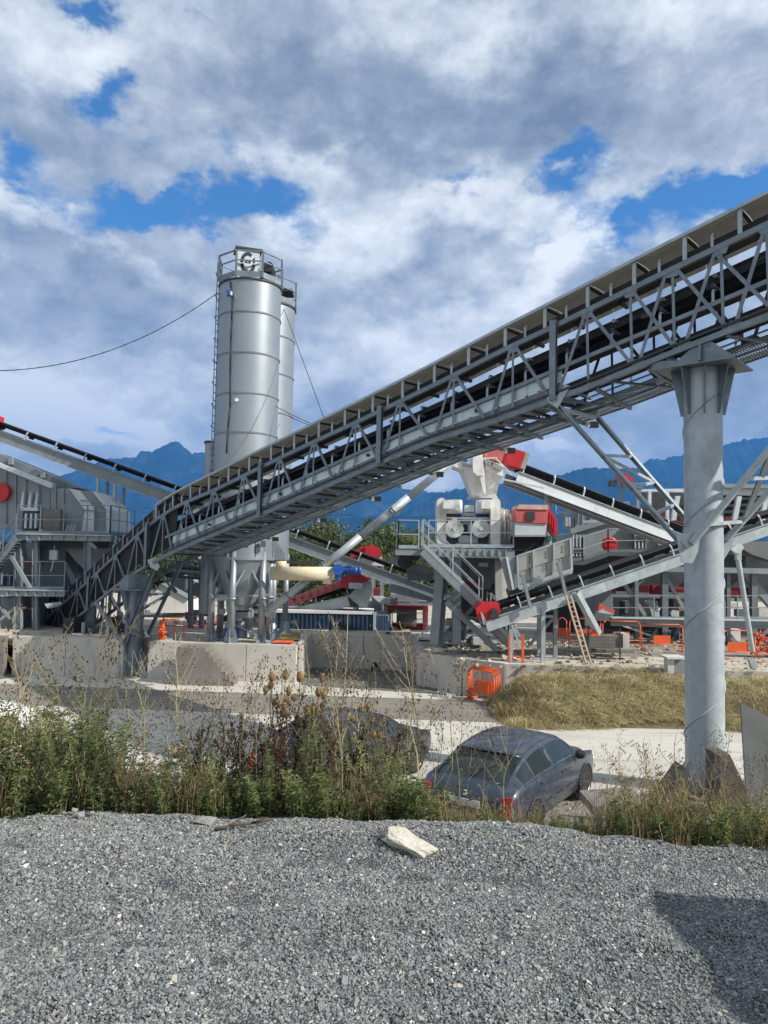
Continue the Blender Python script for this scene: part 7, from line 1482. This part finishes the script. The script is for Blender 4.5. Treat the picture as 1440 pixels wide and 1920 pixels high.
# debris on the yards and road edge
def scatter_stones(name, label, n, area, zfun, smin, smax, mat):
    V, F, T = [], [], []; o = 0; base = np.array([(-1,-1,-1),(1,-1,-1),(1,1,-1),(-1,1,-1),(-1,-1,1),(1,-1,1),(1,1,1),(-1,1,1)], float)*.5; fq = [(0,3,2,1),(4,5,6,7),(0,1,5,4),(1,2,6,5),(2,3,7,6),(3,0,4,7)]
    N = n; xy = np.stack((rng.uniform(area[0], area[1], N), rng.uniform(area[2], area[3], N)), 1)
    if len(area) > 4: xy = xy[np.abs(xy[:,0]) < area[4]*xy[:,1]+area[5]]; N = len(xy)
    s_ = rng.uniform(smin, smax, N)*np.exp(rng.normal(size=N)*.22); dim = np.stack((s_*rng.uniform(.8,1.4,N), s_*rng.uniform(.6,1.0,N), s_*rng.uniform(.3,.75,N)), 1)
    A = rng.normal(size=(N,3,3)); Q, _ = np.linalg.qr(A*.45+np.eye(3)*rng.choice([-1,1], (N,1,1))); z = np.array([zfun(x, y) for x, y in xy])
    pv = base[None]*(1+rng.uniform(-.42,.22,(N,8,3))); pv = pv*dim[:,None,:]; a = rng.uniform(0,6.28,N); c, sn = np.cos(a), np.sin(a); pv = np.einsum('nij,nkj->nki', Q, pv)
    px_ = pv[:,:,0]*c[:,None]-pv[:,:,1]*sn[:,None]; py_ = pv[:,:,0]*sn[:,None]+pv[:,:,1]*c[:,None]; W = np.stack((px_+xy[:,0:1], py_+xy[:,1:2], pv[:,:,2]+z[:,None]+s_[:,None]*.12), 2).reshape(-1,3)
    me = bpy.data.meshes.new(name); me.vertices.add(8*N); me.vertices.foreach_set('co', W.ravel().astype(np.float32)); fi = (np.array(fq)[None]+8*np.arange(N)[:,None,None]).reshape(-1); me.loops.add(24*N); me.loops.foreach_set('vertex_index', fi.astype(np.int32))
    me.polygons.add(6*N); me.polygons.foreach_set('loop_start', (4*np.arange(6*N)).astype(np.int32)); me.update(calc_edges=True); me.validate(); me.polygons.foreach_set('use_smooth', [False]*len(me.polygons)); me.update()
    at = me.attributes.new('tone', 'FLOAT', 'POINT'); at.data.foreach_set('value', np.repeat(rng.uniform(0,1,N), 8).astype(np.float32)); me.materials.append(mat)
    o_ = bpy.data.objects.new(name, me); COL.objects.link(o_); return tag(o_, label, 'stones', kind='stuff')
def chip_mat(name, stops):
    m, b, p = bsdf_mat(name); at = b.node('ShaderNodeAttribute'); at.attribute_name = 'tone'; geo = b.node('ShaderNodeNewGeometry'); n = b.noise(geo.outputs['Position'], 160, 3, .6); big = b.noise(geo.outputs['Position'], 1.1, 4, .6)
    col = b.ramp(at.outputs['Fac'], stops); col = b.mix(b.m('MULTIPLY', b.smooth(n, .45, .7), .35), col, (.42,.43,.42)); col = b.mix(b.m('MULTIPLY', b.smooth(big, .48, .66), .35), col, (.085,.09,.085)); b.put(p.inputs['Base Color'], col); p.inputs['Roughness'].default_value = .8; return m
CHIP = chip_mat('gravel_chip', [(0,(.08,.09,.095)),(.3,(.14,.157,.16)),(.6,(.20,.218,.22)),(.82,(.27,.285,.28)),(.93,(.35,.35,.325)),(.97,(.36,.31,.23)),(1,(.75,.75,.72))])
scatter_stones('gravel', 'loose grey crushed gravel covering the foreground yard', 236000, (-3.3, 3.3, 2.25, 5.05, .57, .28), near_z, .0067, .0122, CHIP)
scatter_stones('coarse_gravel', 'coarser chips lying on the foreground gravel', 1300, (-3.3, 3.3, 2.25, 5.0, .57, .28), lambda x, y: near_z(x, y)+.003, .014, .023, CHIP)
RUB = chip_mat('rubble_stone', [(0,(.12,.11,.09)),(.5,(.36,.33,.27)),(1,(.6,.57,.5))])
scatter_stones('rubble', 'scattered stones and rubble on the plant yard', 900, (2.4, 20, 24.2, 33), lambda x, y: ZQ, .05, .16, RUB)
scatter_stones('road_rubble', 'small stones along the road edges and wall foot', 1500, (-14, 22, 9.6, 15.2), lambda x, y: max(near_z(x, y), ZR), .02, .06, RUB)
scatter_stones('wall_foot_rubble', 'small stones at the foot of the loading bay walls', 500, (-12, 4, 24.4, 31), lambda x, y: ZR, .03, .08, RUB)
# added unseen van outside the right picture edge, shaped to shade the gravel
def van():
    t = thing('shadow_van', 'unseen white van added outside the right picture edge to shade the gravel', 'van', (0,0,0)); t['_w'] = (0,0,0); mb = MB(); prof = [(0,.35),(0,1.75),(.12,1.95),(3.3,1.98),(4.0,1.25),(4.8,1.05),(4.95,.8),(4.95,.35)]; secs = [(-.78,.93),(-.86,1.0),(.86,1.0),(.78,.93)]
    mb.prism([Vector((x,-.88,z)) for x, z in prof], (0,1.76,0)); part(t, 'body', car_white, mb); part(t, 'windscreen', car_glass, MB().prism([Vector((3.36,-.75,1.93)), Vector((3.97,-.8,1.30)), Vector((3.97,.8,1.30)), Vector((3.36,.75,1.93))], Vector((.02,0,.02))))
    for s_ in (1,-1):
        part(t, 'side_window', car_glass, MB().prism([Vector((2.5,s_*.881,1.25)), Vector((3.7,s_*.881,1.25)), Vector((3.25,s_*.881,1.78)), Vector((2.5,s_*.881,1.78))], Vector((0,.008*s_,0))))
        for x in (.9,3.95): q = Vector((x,s_*.72,.33)); w = part(t, 'wheel', tyre_m, MB().tube(q, q+Vector((0,s_*.2,0)), .33, n=28)); sub(w, 'rim', rim_m, MB().tube(q+Vector((0,s_*.2,0)), q+Vector((0,s_*.215,0)), .2, n=20))
    return t
v = van(); v.matrix_world = Matrix.Translation((3.58, 2.0, .0)) @ Matrix.Rotation(R(-3), 4, 'Z')
